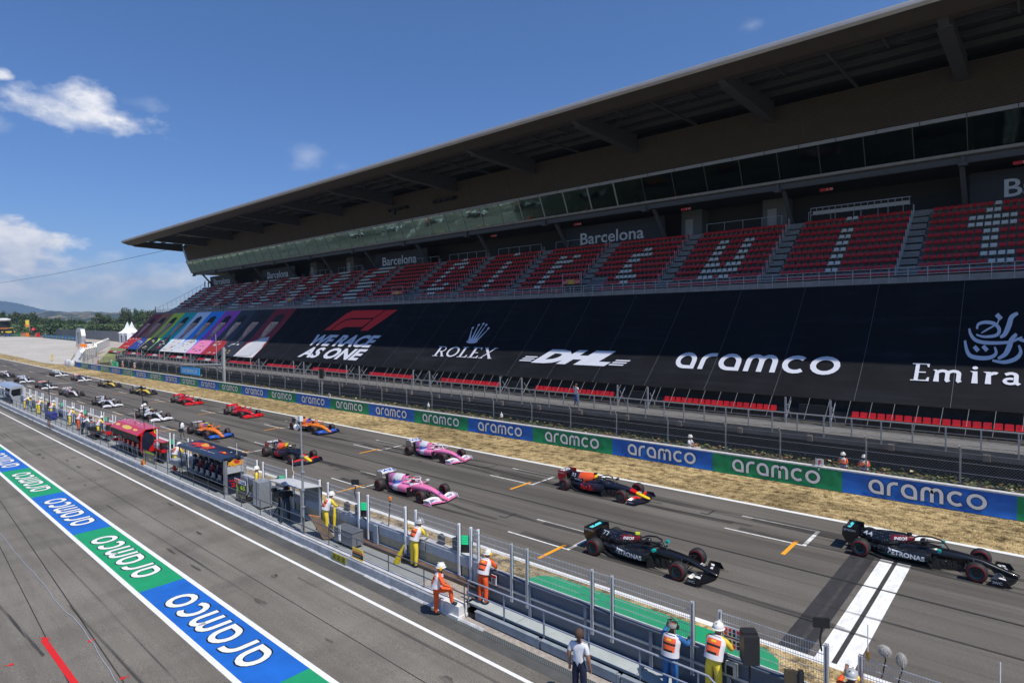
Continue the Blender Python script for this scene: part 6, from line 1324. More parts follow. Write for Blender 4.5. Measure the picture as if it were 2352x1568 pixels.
b = MB(); b.prism([(y1-.22, z1-.12), (y1-.02, z1-.12), (y1-.03, z1-.30), (y1-.12, z1-.38), (y1-.21, z1-.30)], x1+.012, x1+.02, 0); b.prism([(y1-.15, z1-.16), (y1-.09, z1-.15), (y1-.10, z1-.24), (y1-.07, z1-.32), (y1-.15, z1-.31), (y1-.13, z1-.23)], x1+.02, x1+.023, 1); b.build('yellow_shield', [YEL, K], t)
b = MB(); b.ball((x1+.03, y1-.02, z1-.55), .09, 12); b.build('silver_dome', SILV, t, smooth=True)
for k in range(5): b = MB(); X = x0+.1+k*1.18; b.add([(X, y0-.27, z1-.42), (X+1.1, y0-.27, z1-.42), (X+1.1, y0-.12, z1-.88), (X, y0-.12, z1-.88), (X, y0-.22, z1-.42), (X+1.1, y0-.22, z1-.42), (X+1.1, y0-.07, z1-.88), (X, y0-.07, z1-.88)], [(0, 3, 2, 1), (4, 5, 6, 7), (0, 1, 5, 4), (3, 7, 6, 2), (0, 4, 7, 3), (1, 2, 6, 5)]); b.build('awning_screen', KM, t)
b = MB(); b.box(x0, x1-.1, y1-.1, y1, PZ, z1-.1); b.build('rear_wall', DRED, t); b = MB(); b.box(x0, x1-.1, y0+.55, y1-.1, PZ+.9, PZ+1.0); b.box(x0, x1-.1, y0+.1, y1-.1, PZ, PZ+.1); b.build('desk', KM, t)
b = MB(); b.box(x0-.1, x0, y0-.1, y1, 1.3, 2.1); b.box(x0-.1, x0, y0-.1, y0+.3, .9, 1.15); b.build('far_end_panel', REDG, t)
for k in range(5):
    X = x0+.8+k*1.05; st_ = thing('pit_stool', 'red backed stool under the red stand, %s from the left' % ORD[k], 'stool', X, y0+.3, PZ, 'stools at the red stand')
    b = MB(); b.tube([(X, y0+.3, PZ), (X, y0+.3, PZ+.6)], .03, 6); b.tube([(X+.3, y0-.02, PZ), (X+.3, y0-.02, PZ+.62)], .025, 5); b.build('stem', SILV, st_); b = MB(); b.box(X-.18, X+.18, y0+.1, y0+.5, PZ+.6, PZ+.66); b.box(X-.18, X+.18, y0+.06, y0+.11, PZ+.62, PZ+.95); b.build('seat', REDG, st_)
    person('team member in red seated under the red stand, %s from the left' % ORD[k], X, y0+.32, PZ+.16, 0, P_SIT, mat('red team shirt', (.30, .010, .012), .8), SBK, SKIND, 'cap', hairm=REDG, s=.98, group='team crew seated at the red stand')
# silver stand at the left
x0, x1, y0, y1 = -101.5, -93.2, 13.95, 15.0; z1 = 2.5; SLV = mat('silver grey lacquer', (.46, .47, .49), .3, m=.4, coat=.4, n=.05)
t = thing('team_stand', 'silver pit stand with rounded grey end cabin at the left edge', 'pit stand', (x0+x1)/2, 14.4, PZ, 'team stands on the pit walkway')
b = MB(); b.prism([(y0-.2, z1-.25), (y0+.3, z1), (y1+.1, z1), (y1+.15, z1-.18), (y0-.15, z1-.35)], x0, x1+.1); b.build('roof', mat('pale blue silver roof', (.40, .46, .56), .3, m=.3), t)
b = MB(); b.prism([(y0-.15, z1-.35), (y0-.22, 1.55), (y0+.05, .9), (y0+.15, PZ), (y1, PZ), (y1+.1, 1.3), (y1+.12, z1-.2), (y0+.3, z1-.03)], x1, x1+.12); b.build('end_panel', SLV, t)
b = MB(); b.prism([(y0-.02, z1-.42), (y0-.08, 1.62), (y0+.1, 1.3), (y1-.25, 1.35), (y1-.05, 1.6), (y1-.1, z1-.3)], x1+.12, x1+.13); b.build('end_window', SCR, t)
b = MB(); b.box(x0, x1, y1-.08, y1, PZ, z1-.2); b.box(x0, x1, y0+.5, y1-.1, PZ+.9, PZ+.98); b.build('rear_wall', KM, t)
b = MB(); b.box(x1-2.4, x1, y0-.12, y0-.08, PZ, PZ+.9); b.build('lower_skirt', KM, t)
for k in range(5):
    person('team member in white shirt seated under the silver stand, %s from the right' % ORD[k], x1-.9-k*1.3, y0+.3, PZ+.16, 0, P_SIT, SWH, SBK, SKIND, 'cap', hairm=SBK, s=.98, group='team crew seated at the silver stand')
# pit boards
def board(label, X, Y, w, z0, z1, rows, extra=None, cat='pit board', rot=None, name='pit_board'):
    t = thing(name, label, cat, X, Y, z0, None); b = MB(); b.box(X-w/2, X+w/2, Y, Y+.03, z0, z1); b.build('panel', K, t)
    for st, u0, u1, v0, v1, m in rows:
        sh_ = textshape(st, .03); b = MB(); put(b, sh_, lambda u, v: (X-w/2+w*(u0+(u1-u0)*u/sh_[2]), Y-.006, z0+(z1-z0)*(v0+(v1-v0)*v))); b.build('lettering', m, t)
    return t
NEON = mat('neon yellow print', (.55, .85, .03), .5, n=.02, emit=.15)
t = board('black pit board reading SEBASTIAN in neon yellow beside the red stand', -45.6, 13.95, 2.2, PZ+.0, 1.18, [('SEBASTIAN', .28, .98, .80, .96, NEON), ('L', .08, .2, .06, .28, NEON), ('P', .58, .7, .16, .38, NEON), ('S', .10, .18, .58, .68, WHT)])
b = MB(); Xf = -45.6-1.1
for k, m_ in enumerate((0, 1, 2)): b.box(Xf+.06, Xf+.52, 13.935, 13.945, 1.18-.09-.045*k, 1.18-.045-.045*k, m_)
b.build('flag_plate', [K, REDG, YEL], t)
t = thing('pit_monitor_box', 'red flight case with open lid and screen behind the pit board reading SEBASTIAN', 'monitor case', -45.0, 14.35, PZ); b = MB(); b.box(-45.6, -44.2, 14.3, 14.6, 1.18, 1.35); b.build('case', REDG, t); b = MB(); b.box(-45.6, -44.2, 14.62, 14.68, 1.35, 1.85); b.build('screen', SCR, t); b = MB(); b.box(-45.66, -44.14, 14.3, 14.70, 1.85, 1.89); b.build('lid', REDG, t); b = MB(); b.box(-45.4, -45.3, 14.4, 14.5, PZ, 1.18); b.box(-44.5, -44.4, 14.4, 14.5, PZ, 1.18); b.build('stand', KM, t)
t = thing('pit_monitor_box', 'red flight case with open lid and screen left of the red pit stand', 'monitor case', -56.4, 14.3, PZ); b = MB(); b.box(-57.4, -56.0, 14.2, 14.5, 1.0, 1.25); b.build('case', REDG, t); b = MB(); b.box(-57.4, -56.0, 14.5, 14.55, 1.25, 1.8); b.build('screen', SCR, t); b = MB(); b.box(-57.45, -55.95, 14.2, 14.58, 1.8, 1.84); b.build('lid', REDG, t); b = MB(); b.tube([(-57.3, 14.2, PZ), (-56.1, 14.5, 1.0)], .03, 5); b.tube([(-56.1, 14.2, PZ), (-57.3, 14.5, 1.0)], .03, 5); b.build('trestle', KM, t)
t = board('black pit board reading L 65 and P in neon yellow beside the silver cabinet', -31.75, 14.0, 1.15, .55, 1.32, [('L', .08, .26, .66, .94, NEON), ('65', .48, .95, .66, .94, NEON), ('P', .1, .27, .32, .60, NEON), ('-', .3, .5, .2, .26, NEON), ('+', .5, .7, .02, .22, NEON)])
b = MB(); b.box(-32.4, -31.1, 13.96, 13.98, 1.36, 1.56, 0); b.box(-32.35, -31.9, 13.95, 13.96, 1.38, 1.54, 1); b.box(-31.55, -31.15, 13.95, 13.96, 1.42, 1.48, 2); b.build('header_plate', [mat('white board', (.7, .7, .7), .5), FLAME, BLU], t); b = MB(); b.box(-32.2, -31.3, 13.9, 14.5, PZ, PZ+.12); b.tube([(-32.1, 14.05, .5), (-32.1, 14.5, 1.3)], .03, 4); b.tube([(-31.4, 14.05, .5), (-31.4, 14.5, 1.3)], .03, 4); b.build('easel', KM, t)
# silver insulated cabinet
t = thing('insulated_cabinet', 'tall cabinet wrapped in crinkled silver foil standing on a black base on the walkway', 'cabinet', -30.0, 14.3, PZ)
FOIL = mat('crinkled silver foil', (.60, .61, .62), .38, m=.75, n=.14, sc=14, bump=.9, bsc=9); b = MB(); b.cbox((-30.0, 14.32, PZ+.72), (.95, .62, 1.25), rot=Matrix.Rotation(-.12, 3, 'Z')); b.build('foil_cover', FOIL, t)
b = MB(); b.cbox((-30.0, 14.32, PZ+.05), (1.0, .66, .08), rot=Matrix.Rotation(-.12, 3, 'Z')); b.build('base', KM, t); b = MB(); b.cbox((-29.98, 14.0, PZ+.75), (.03, .012, 1.15)); b.build('zip', KM, t)
# television camera position
t = thing('canopy', 'small grey fabric canopy on poles shading the camera operator', 'canopy', -26.5, 14.2, PZ)
CNV = mat('light grey canvas', (.46, .47, .48), .8, n=.08, sc=3); b = MB(); b.add([(-28.4, 13.85, 2.15), (-25.2, 13.75, 2.30), (-25.0, 14.75, 2.22), (-28.2, 14.85, 2.05), (-26.8, 14.3, 2.38)], [(0, 1, 4), (1, 2, 4), (2, 3, 4), (3, 0, 4)]); b.v += [(x, y, z-.02) for x, y, z in b.v]; b.f += [(5, 9, 6), (6, 9, 7), (7, 9, 8), (8, 9, 5)]; b.m += [0]*4; b.build('canvas', CNV, t)
b = MB(); b.add([(-25.0, 14.75, 2.2), (-27.3, 14.8, 2.1), (-27.1, 14.82, 1.3), (-25.1, 14.8, 1.4)], [(0, 1, 2, 3)]); b.build('side_curtain', mat('grey mesh curtain', (.15, .155, .16), .8), t)
for p in ((-28.3, 13.9, 2.15), (-25.2, 13.8, 2.3), (-28.2, 14.8, 2.05), (-25.1, 14.7, 2.2)): tube_thing(t, 'pole', [(p[0], p[1], PZ), p], .022, M_STL, 5)
t = thing('television_camera', 'black television camera on a pedestal in front of its operator', 'camera', -28.0, 14.2, PZ)
b = MB(); b.cbox((-28.0, 14.2, 1.45), (.55, .28, .30)); b.cbox((-27.6, 14.35, 1.48), (.4, .2, .2)); b.cbox((-28.3, 14.1, 1.62), (.22, .2, .14)); b.build('camera_body', KM, t); b = MB(); b.lathe([(.001, 0), (.09, 0), (.10, .3), (.001, .3)], (-27.75, 14.4, 1.47), 'y', 14); b.build('lens', SCR, t); b = MB(); b.tube([(-28, 14.2, 1.3), (-28, 14.2, PZ)], .05, 6)
for a in (0, 2.1, 4.2): b.tube([(-28, 14.2, 1.0), (-28+.3*math.cos(a), 14.2+.3*math.sin(a), PZ)], .025, 5)
b.build('pedestal', KM, t)
# tall mast with dome camera
t = thing('camera_mast', 'tall grey sectional mast with a white dome camera at its top', 'mast', -24.75, 13.66, PZ); b = MB(); b.tube([(-24.75, 13.66, PZ), (-24.78, 13.66, 3.4), (-24.85, 13.66, 5.55)], [.055, .05, .035], 10); b.build('mast_tube', mat('mast grey', (.33, .34, .35), .45, m=.4), t, smooth=True)
for z in (1.6, 2.35, 3.15, 3.85): b = MB(); b.cbox((-24.77, 13.66, z), (.18, .13, .05)); b.build('clamp', M_STEEL, t)
b = MB(); b.tube([(-24.85, 13.66, 5.4), (-25.25, 13.7, 5.42), (-25.3, 13.7, 5.25)], .035, 6); b.ball((-25.3, 13.7, 5.08), .14, 14); b.cbox((-24.86, 13.66, 5.5), (.16, .16, .22)); b.build('dome_camera', M_WHT, t, smooth=True)
# leaning board, generator, signs on the kerb wall
t = thing('plywood_board', 'brown plywood board leaning on the railing beside the camera mast', 'board', -23.6, 13.9, PZ); b = MB(); b.add([(-24.4, 13.72, 1.25), (-24.1, 14.1, 1.12), (-23.0, 14.15, PZ+.02), (-23.35, 13.78, PZ+.02)], [(0, 1, 2, 3)]); b.v += [(x+.05, y-.02, z+.04) for x, y, z in b.v]; b.f += [(7, 6, 5, 4), (0, 4, 5, 1), (1, 5, 6, 2), (2, 6, 7, 3), (3, 7, 4, 0)]; b.m += [0]*5; b.build('plywood', mat('stained plywood', (.10, .065, .04), .8, n=.3, sc=5), t); tube_thing(t, 'edge_batten', [(-24.38, 13.7, 1.30), (-24.08, 14.08, 1.17)], .03, mat('orange brown batten', (.45, .17, .06), .7))
t = thing('equipment_cabinet', 'grey steel equipment cabinet on wheels with a chrome handle', 'cabinet', -22.0, 14.15, PZ); b = MB(); b.box(-22.7, -21.35, 13.92, 14.45, .52, 1.08); b.build('body', mat('grey cabinet steel', (.20, .21, .23), .45, m=.3, n=.1), t); b = MB(); b.box(-22.72, -21.33, 13.9, 14.47, 1.08, 1.11); b.build('lid', mat('cabinet lid steel', (.15, .16, .18), .4, m=.3), t); tube_thing(t, 'handle', [(-21.95, 13.9, .95), (-21.95, 13.84, .95), (-21.45, 13.84, .95), (-21.45, 13.9, .95)], .014, SILV)
for xx in (-22.5, -21.55): b = MB(); b.lathe([(.001, -.03), (.07, -.03), (.07, .03), (.001, .03)], (xx, 14.0, PZ+.07), 'y', 12); b.build('castor', KM, t)
b = MB(); b.box(-22.05, -21.95, 13.7, 13.76, .7, .95); b.tube([(-22.0, 13.72, .95), (-22.0, 13.72, 1.35)], .012, 4); b.tube([(-21.9, 13.72, .95), (-21.9, 13.72, 1.38)], .012, 4); tag(b.build('socket_box', M_WHT), 'small white socket box clipped to the railing in front of the grey cabinet', 'socket box')
t = thing('warning_plate', 'yellow plate with three round prohibition symbols on the low white wall', 'sign', -21.5, 13.38, .1); b = MB(); b.box(-22.0, -21.0, 13.375, 13.395, .08, .36); b.build('plate', mat('yellow green plate', (.48, .46, .04), .6), t)
for k in range(3):
    b = MB(); cx_ = -21.83+.33*k; v, f = stroke(arc(cx_, .22, .10, .10, 0, 360, 18)[:-1], .022, True); b.add([(a, 13.368, c) for a, c in v], f, 0); b.poly([(cx_-.075, 13.37, .165), (cx_-.06, 13.37, .15), (cx_+.075, 13.37, .275), (cx_+.06, 13.37, .29)], 0); b.poly([(cx_-.03, 13.372, .16), (cx_+.03, 13.372, .16), (cx_+.02, 13.372, .28), (cx_-.02, 13.372, .28)], 1); b.build('prohibition_symbol', [DRED, K], t)
t = thing('team_flag_board', 'small board striped yellow, orange and black hanging on the railing', 'sign', -20.3, 13.5, .3); b = MB()
for k, (a, c, m_) in enumerate(((.30, .42, 1), (.42, .48, 0), (.48, .66, 2), (.66, .74, 1), (.74, .84, 0))): b.box(-20.72, -20.02, 13.50, 13.53, a, c, m_)
b.build('board', [YEL, ORG, K], t); sh_ = textshape('RENAULT'); b = MB(); put(b, sh_, lambda u, v: (-20.62+.48*u/sh_[2], 13.49, .54+.06*v)); b.build('lettering', WHT, t)
t = thing('orange_box', 'small orange box hooked on the railing below the red stand', 'box', -45.2, 13.5, .3); b = MB(); b.box(-45.55, -45.05, 13.45, 13.55, .22, .68); b.build('shell', ORG, t); b = MB(); b.box(-45.36, -45.2, 13.44, 13.45, .42, .52); b.build('handle', KM, t)
t = thing('lollipop_sign', 'black oval sign with glowing red rim standing on the pit lane edge', 'sign', -70.4, 13.2, 0); b = MB(); b.poly([(-70.4+.62*math.cos(a), 13.2, .55+.30*math.sin(a)) for a in [i*PI/12 for i in range(24)]]); b.build('face', K, t); v, f = stroke(arc(-70.4, .55, .64, .32, 0, 360, 24)[:-1], .07, True); b = MB(); b.add([(a, 13.19, c) for a, c in v], f); b.build('rim', REDG, t); b = MB(); b.box(-70.8, -70.1, 13.18, 13.19, .50, .60); b.build('red_text_band', REDG, t); tube_thing(t, 'foot', [(-70.4, 13.22, .25), (-70.3, 13.3, 0)], .03, KM)
t = thing('cart', 'small blue covered cart on the walkway', 'cart', -74.4, 14.0, PZ); b = MB(); b.box(-75.5, -73.4, 13.85, 14.5, PZ+.12, PZ+.7); b.build('body', mat('blue plastic cover', (.02, .03, .20), .5, n=.2), t)
for xx in (-75.2, -73.7): b = MB(); b.lathe([(.001, -.04), (.12, -.04), (.12, .04), (.001, .04)], (xx, 13.85, PZ+.12), 'y', 12); b.build('wheel', KM, t)
t = thing('equipment_trolley', 'black equipment trolley with red trays left of the red stand', 'trolley', -58.8, 14.0, PZ); b = MB(); b.box(-60.4, -57.9, 13.85, 14.4, .95, 1.0); b.box(-60.4, -57.9, 13.85, 14.4, .5, .55)
for xx in (-60.3, -59.2, -58.0): b.box(xx, xx+.05, 13.85, 13.9, PZ, 1.2)
b.build('frame', KM, t); b = MB(); b.box(-60.2, -59.3, 13.9, 14.3, 1.0, 1.25); b.box(-59.1, -58.3, 13.9, 14.3, .55, .85); b.build('cases', SBK, t); b = MB(); b.box(-59.4, -58.0, 13.82, 13.86, .86, .95); b.build('red_tray', DRED, t)
for xx in (-60.2, -58.2): b = MB(); b.lathe([(.001, -.03), (.1, -.03), (.1, .03), (.001, .03)], (xx, 13.9, PZ+.1), 'y', 12); b.build('wheel', SILV, t)
t = thing('folding_chair', 'black folding chair with a lime jacket near the silver stand', 'chair', -82.6, 14.2, PZ); b = MB(); b.box(-83.1, -82.5, 14.0, 14.5, PZ+.42, PZ+.47); b.box(-83.1, -82.5, 14.45, 14.5, PZ+.47, PZ+1.0); b.build('seat', SBK, t); b = MB(); b.tube([(-83.1, 14, PZ), (-82.5, 14, PZ+.45)], .02, 4); b.tube([(-82.5, 14, PZ), (-83.1, 14, PZ+.45)], .02, 4); b.build('legs', KM, t); b = MB(); b.box(-82.4, -81.9, 14.3, 14.5, PZ+.4, PZ+.95); b.build('jacket', LIME, t)
t = thing('tool_case', 'grey metal box on a stand between the two pit stands', 'box', -40.7, 13.95, PZ); b = MB(); b.box(-41.3, -39.9, 13.85, 14.25, 1.0, 1.28); b.build('case', mat('grey steel case', (.34, .35, .37), .45, m=.3), t); b = MB(); b.box(-41.34, -39.86, 13.82, 14.28, 1.28, 1.31); b.build('lid', M_STEEL, t); b = MB(); b.tube([(-41.1, 13.9, PZ), (-40.6, 14.2, 1.0)], .025, 4); b.tube([(-40.1, 13.9, PZ), (-40.6, 14.2, 1.0)], .025, 4); b.lathe([(.001, 0), (.09, 0), (.09, .4), (.05, .45), (.001, .45)], (-41.4, 14.1, PZ), 'z', 12, 1); b.build('stand', [KM, REDG], t)
# green light boards, each on the wall beside a panel gap
for k, (X, Yb) in enumerate(((-15.9, 15), (-22.1, 15), (-29.2, 15), (-44.2, 15), (-59.4, 15), (-65.8, 15), (-73.9, 15), (-82.5, 15))):
    t = thing('light_panel', 'black signal panel showing green bars on the pit wall, %s from the right' % ORD[k], 'signal panel', X, 15, 1.36, 'green signal panels on the pit wall')
    R_ = Matrix.Rotation(.55, 3, 'Z'); b = MB(); b.cbox((X, 15, 1.66), (.52, .09, .60), rot=R_); b.build('housing', KM, t); b = MB(); b.cbox((X-.34, 14.92, 1.62), (.16, .16, .42)); b.build('power_unit', KM, t)
    for j in range(4): b = MB(); c = Vector((X, 15, 1.70+.085*j)); q = R_ @ Vector((0.02, -.052, 0)); b.cbox(c+q, (.36, .012, .072), rot=R_); b.build('green_bar', M_GRN, t)
# poles with small monitors, beacon, antennas
for k, (X, Y, z0_, z1_, lb_) in enumerate(((-22.28, 14.8, 2.2, 2.9, 'small black monitor on an arm clamped to a fence post above the grey cabinet'), (-3.82, 14.6, 2.3, 2.95, 'small black monitor on an arm clamped to the fence near the start line'), (-41.9, 14.8, 2.3, 2.9, 'small black monitor and arm clamped to a post near the bull graphic roof'))):
    t = thing('arm_monitor', lb_, 'monitor', X, Y, z0_); tube_thing(t, 'arm', [(X, Y-.08, z0_), (X-.03, Y-.1, z0_+.25), (X, Y-.06, z0_+.5)], .022, KM); b = MB(); b.cbox((X-.01, Y-.08, z1_-.02), (.34, .05, .22), rot=Matrix.Rotation(.5, 3, 'Z')); b.build('screen', KM, t)
t = thing('beacon_pole', 'orange beacon on a bent black pole fixed to the pit wall', 'beacon', -20.2, 15, 1.3); tube_thing(t, 'pole', [(-21.9, 14.75, 1.5), (-20.9, 14.9, 1.05), (-20.3, 14.95, 1.2), (-20.15, 14.95, 2.45)], .025, KM); b = MB(); b.lathe([(.001, 0), (.055, 0), (.065, .13), (.001, .15)], (-20.15, 14.95, 2.46), 'z', 12); b.build('lamp', ORG, t)
for k, (X, lb_) in enumerate(((-2.93, 'white antenna with brass base clamped to the fence post near the microphones'), (-.72, 'white antenna with a red tip at the bottom right corner of the photo'), (-33.5, 'thin white antenna on the fence behind the dark blue stand'), (-27.4, 'thin white antenna on the fence behind the canopy'), (-46.5, 'thin white antenna beside the red stand'), (-50.5, 'thin white antenna standing above the red roof'))):
    t = thing('antenna', lb_, 'antenna', X, 14.6, 2.4); zb = 2.4 if k != 5 else 2.45; tube_thing(t, 'whip', [(X, 14.6, zb+.15), (X, 14.6, zb+.75)], .012, M_WHT, 5); b = MB(); b.lathe([(.001, 0), (.035, 0), (.035, .2), (.001, .2)], (X, 14.6, zb-.03), 'z', 8); b.build('base', mat('brass', (.35, .22, .05), .4, m=.6), t)
FUR = mat('grey fur windshield', (.42, .40, .37), .95, n=.3, sc=60, bump=1.0)
for k, (X, z, lb_) in enumerate(((-2.62, 2.70, 'fluffy grey microphone windshield, left one of two above the fence'), (-2.32, 2.62, 'fluffy grey microphone windshield, right one of two above the fence'))):
    t = thing('microphone', lb_, 'microphone', X, 14.6, 2.3); b = MB(); rnd = random.Random(k); b.ball((X, 14.6, z), .10, 16, 0, (1.15 if k == 0 else .85, 1, 1 if k == 0 else 1.25)); 
    for q in range(700):
        a, c = rnd.uniform(0, 2*PI), rnd.uniform(-1, 1); r_ = math.sqrt(1-c*c); sc_ = (1.15 if k == 0 else .85, 1, 1 if k == 0 else 1.25); d = Vector((r_*math.cos(a), r_*math.sin(a), c)); p = Vector((X, 14.6, z))+Vector([d[i]*sc_[i]*.098 for i in range(3)]); e = d*.028+Vector((rnd.uniform(-.01, .01), rnd.uniform(-.01, .01), -.012)); w = d.cross(Vector((0, 0, 1))).normalized()*.004; b.add([p-w, p+w, p+e], [(0, 1, 2)])
    b.build('fur_cover', FUR, t); tube_thing(t, 'bracket', [(X, 14.6, z-.1), (X+.02, 14.6, z-.2), (X-.05, 14.6, 2.1)], .014, KM)
t = thing('loudspeaker', 'black loudspeaker on a pole beside the yellow marshal', 'loudspeaker', -5.3, 14.2, .4); R_ = Matrix.Rotation(.65, 3, 'Z'); b = MB(); b.cbox((-5.3, 14.2, 1.98), (.36, .36, .66), rot=R_); b.cbox((-5.34, 14.26, 2.33), (.34, .26, .06), rot=R_); b.build('cabinet', mat('black speaker cabinet', (.02, .021, .023), .5), t)
for zz_ in (1.95, 1.75): b = MB(); c = Vector((-5.3, 14.2, zz_))+R_ @ Vector((.182, .05, 0)); b.cbox(c, (.012, .07, .02 if zz_ < 1.9 else .04), rot=R_); b.build('handle_slot', SBK, t)
tube_thing(t, 'pole', [(-5.3, 14.2, 1.66), (-5.3, 14.2, .3)], .025, KM)
t = thing('monitor', 'dark brown backed monitor facing the track at the bottom of the photo', 'monitor', -4.35, 14.25, .8); R_ = Matrix.Rotation(.35, 3, 'Z') @ Matrix.Rotation(-.3, 3, 'X'); b = MB(); b.cbox((-4.35, 14.25, 1.52), (.36, .22, .44), rot=R_); b.build('case', mat('dark brown casing', (.05, .038, .02), .5, n=.2), t); b = MB(); b.cbox((-4.18, 14.3, 1.52), (.10, .30, .52), rot=R_); b.build('screen_hood', KM, t); tube_thing(t, 'stand', [(-4.35, 14.25, 1.3), (-4.35, 14.25, .3)], .03, KM)
t = thing('junction_box', 'open cream junction box with cables on the pit wall under the poster', 'junction box', -5.75, 14.55, 1.0); b = MB(); b.box(-5.98, -5.7, 14.40, 14.52, .98, 1.3); b.build('box', mat('cream plastic', (.55, .53, .42), .5), t); b = MB(); b.box(-5.93, -5.78, 14.385, 14.40, 1.03, 1.24); b.tube([(-5.85, 14.4, .98), (-5.6, 14.35, .7), (-5.5, 14.3, .3)], .012, 4); b.build('cables', KM, t)
t = thing('poster', 'white poster with rows of small car pictures hung on the mesh fence', 'poster', -5.75, 14.52, 1.7); b = MB(); b.box(-6.05, -5.52, 14.50, 14.51, 1.62, 2.16); b.build('sheet', M_WHT, t); b = MB(); rnd = random.Random(1)
for r_ in range(2):
    for c_ in range(5):
        for q in range(2): X = -6.02+.10*c_; z = 1.66+.26*r_+.10*q+(.02 if r_ else 0); b.box(X, X+.065, 14.492, 14.499, z, z+.075, rnd.randrange(3))
b.box(-6.03, -5.54, 14.493, 14.499, 1.88, 1.91, 1); b.build('printed_pictures', [REDG, NAVY, mat('print grey', (.2, .2, .22), .6)], t)
for k, (X, lb_) in enumerate(((-17.1, 'black fan unit with cables on top of the pit wall beside the dark helmeted marshal'), (-23.4, 'black box unit leaning on the wall behind the yellow marshal by the mast'))):
    t = thing('equipment_unit', lb_, 'equipment', X, 15, 1.36); b = MB(); b.lathe([(.001, 0), (.16, 0), (.18, .05), (.18, .1), (.001, .12)], (X, 14.95, 1.58), 'y', 16); b.cbox((X, 15.0, 1.42), (.3, .12, .08)); b.build('fan', KM, t); tube_thing(t, 'cable', [(X+.2, 14.95, 1.38), (X+.6, 14.9, 1.37), (X+1.0, 14.92, 1.37)], .012, KM, 4)
t = thing('flag', 'furled yellow flag hanging from the fence post beside the marshal at the mast', 'flag', -23.0, 14.6, .6); b = MB(); b.tube([(-23.75, 14.6, 1.55), (-23.72, 14.58, 1.2), (-23.72, 14.55, .6)], [.04, .07, .05], 7); b.build('cloth', mat('yellow flag cloth', (.75, .55, .02), .8, n=.2, sc=9), t, smooth=True); tube_thing(t, 'stick', [(-23.75, 14.6, 1.75), (-23.72, 14.55, .5)], .012, KM, 4)
t = thing('flag', 'rolled yellow flag leaning against the wall beside the dark helmeted marshal', 'flag', -18.7, 14.4, .6); b = MB(); b.tube([(-18.5, 14.35, 1.2), (-18.75, 14.3, .75), (-18.9, 14.3, .43)], [.02, .10, .13], 7); b.build('cloth', mat('yellow flag cloth', (.75, .55, .02), .8), t, smooth=True); tube_thing(t, 'stick', [(-18.45, 14.38, 1.35), (-18.8, 14.3, .5)], .012, KM, 4)
# lamps and masts left of the red stand
t = thing('lamp_stand', 'thin black stand with a cluster of lamps above the red roof', 'lamp', -50.0, 15.1, 1.3); tube_thing(t, 'stand_pole', [(-50.2, 15.1, 1.3), (-50.25, 15.1, 4.1), (-50.6, 15.1, 4.5), (-51.0, 15.1, 4.6)], .03, KM); b = MB(); b.cbox((-49.9, 15.1, 3.95), (.5, .2, .3)); b.build('lamp_head', KM, t); b = MB(); b.ball((-49.6, 15.0, 3.85), .12, 10); b.ball((-50.1, 15.0, 3.72), .12, 10); b.build('white_lamps', M_WHT, t)
t = thing('pole', 'tall thin black pole near the two leftmost yellow marshals', 'pole', -76.4, 14.4, PZ); tube_thing(t, 'shaft', [(-76.4, 14.4, PZ), (-76.45, 14.4, 4.2)], .035, KM); b = MB(); b.cbox((-76.4, 14.35, 1.6), (.4, .2, .6)); b.build('box', KM, t)
t = thing('loudspeaker_horn', 'white horn loudspeaker and black lamp on a bent arm left of the dark blue stand', 'loudspeaker', -41.9, 14.9, 2.4); tube_thing(t, 'arm', [(-41.0, 14.8, 2.2), (-41.6, 14.8, 2.4), (-41.9, 14.8, 3.3)], .02, KM); b = MB(); b.ball((-41.9, 14.8, 3.15), .12, 10, 0, (.8, 1, 2)); b.build('horn', M_WHT, t, smooth=True); b = MB(); b.cbox((-42.1, 14.8, 3.2), (.15, .2, .3)); b.build('lamp', KM, t)
# ---------------------------------------------------------------- behind the wall: signal gantry, lights, boards, scooter
t = thing('gantry_sign', 'tall grey pole with a horizontal arm carrying a bright blue aramco board', 'gantry sign', -88.7, 37, .9); b = MB(); b.box(-88.95, -88.5, 36.9, 37.2, .3, 6.0); b.build('pole', mat('pale grey post', (.40, .40, .40), .6), t)
tube_thing(t, 'arm', [(-88.7, 37.0, 3.55), (-102.6, 36.4, 2.95)], .12, mat('pale grey post', (.40, .40, .40), .6)); tube_thing(t, 'brace', [(-88.7, 37.0, 2.2), (-91.5, 36.9, 3.35)], .08, mat('pale grey post', (.40, .40, .40), .6)); tube_thing(t, 'arm_rail', [(-89.5, 36.9, 3.3), (-102.6, 36.4, 2.7)], .04, KM)
b = MB(); b.box(-103.2, -95.8, 36.4, 36.5, 1.62, 2.72); b.build('board', mat('bright azure board', (.03, .36, .75), .5, emit=.1), t); b = MB(); s_ = 5.8/ARAMCO[2]; put(b, ARAMCO, lambda u, v: (-102.4+u*s_, 36.38, 1.92+.52*v)); b.build('lettering', M_WHT, t)
t = thing('traffic_light', 'black start light head on a pole behind the coloured wall', 'traffic light', -62.2, 36.9, .9); tube_thing(t, 'pole', [(-62.2, 36.9, .2), (-62.2, 36.9, 3.2)], .06, M_STEEL); b = MB(); b.box(-62.5, -61.95, 36.75, 37.0, 3.05, 4.15); b.build('light_head', KM, t)
for z in (3.3, 3.62, 3.94): b = MB(); b.lathe([(.001, 0), (.12, 0), (.14, -.1), (.13, -.1)], (-62.22, 36.74, z), 'y', 12); b.build('lens_hood', SBK, t)
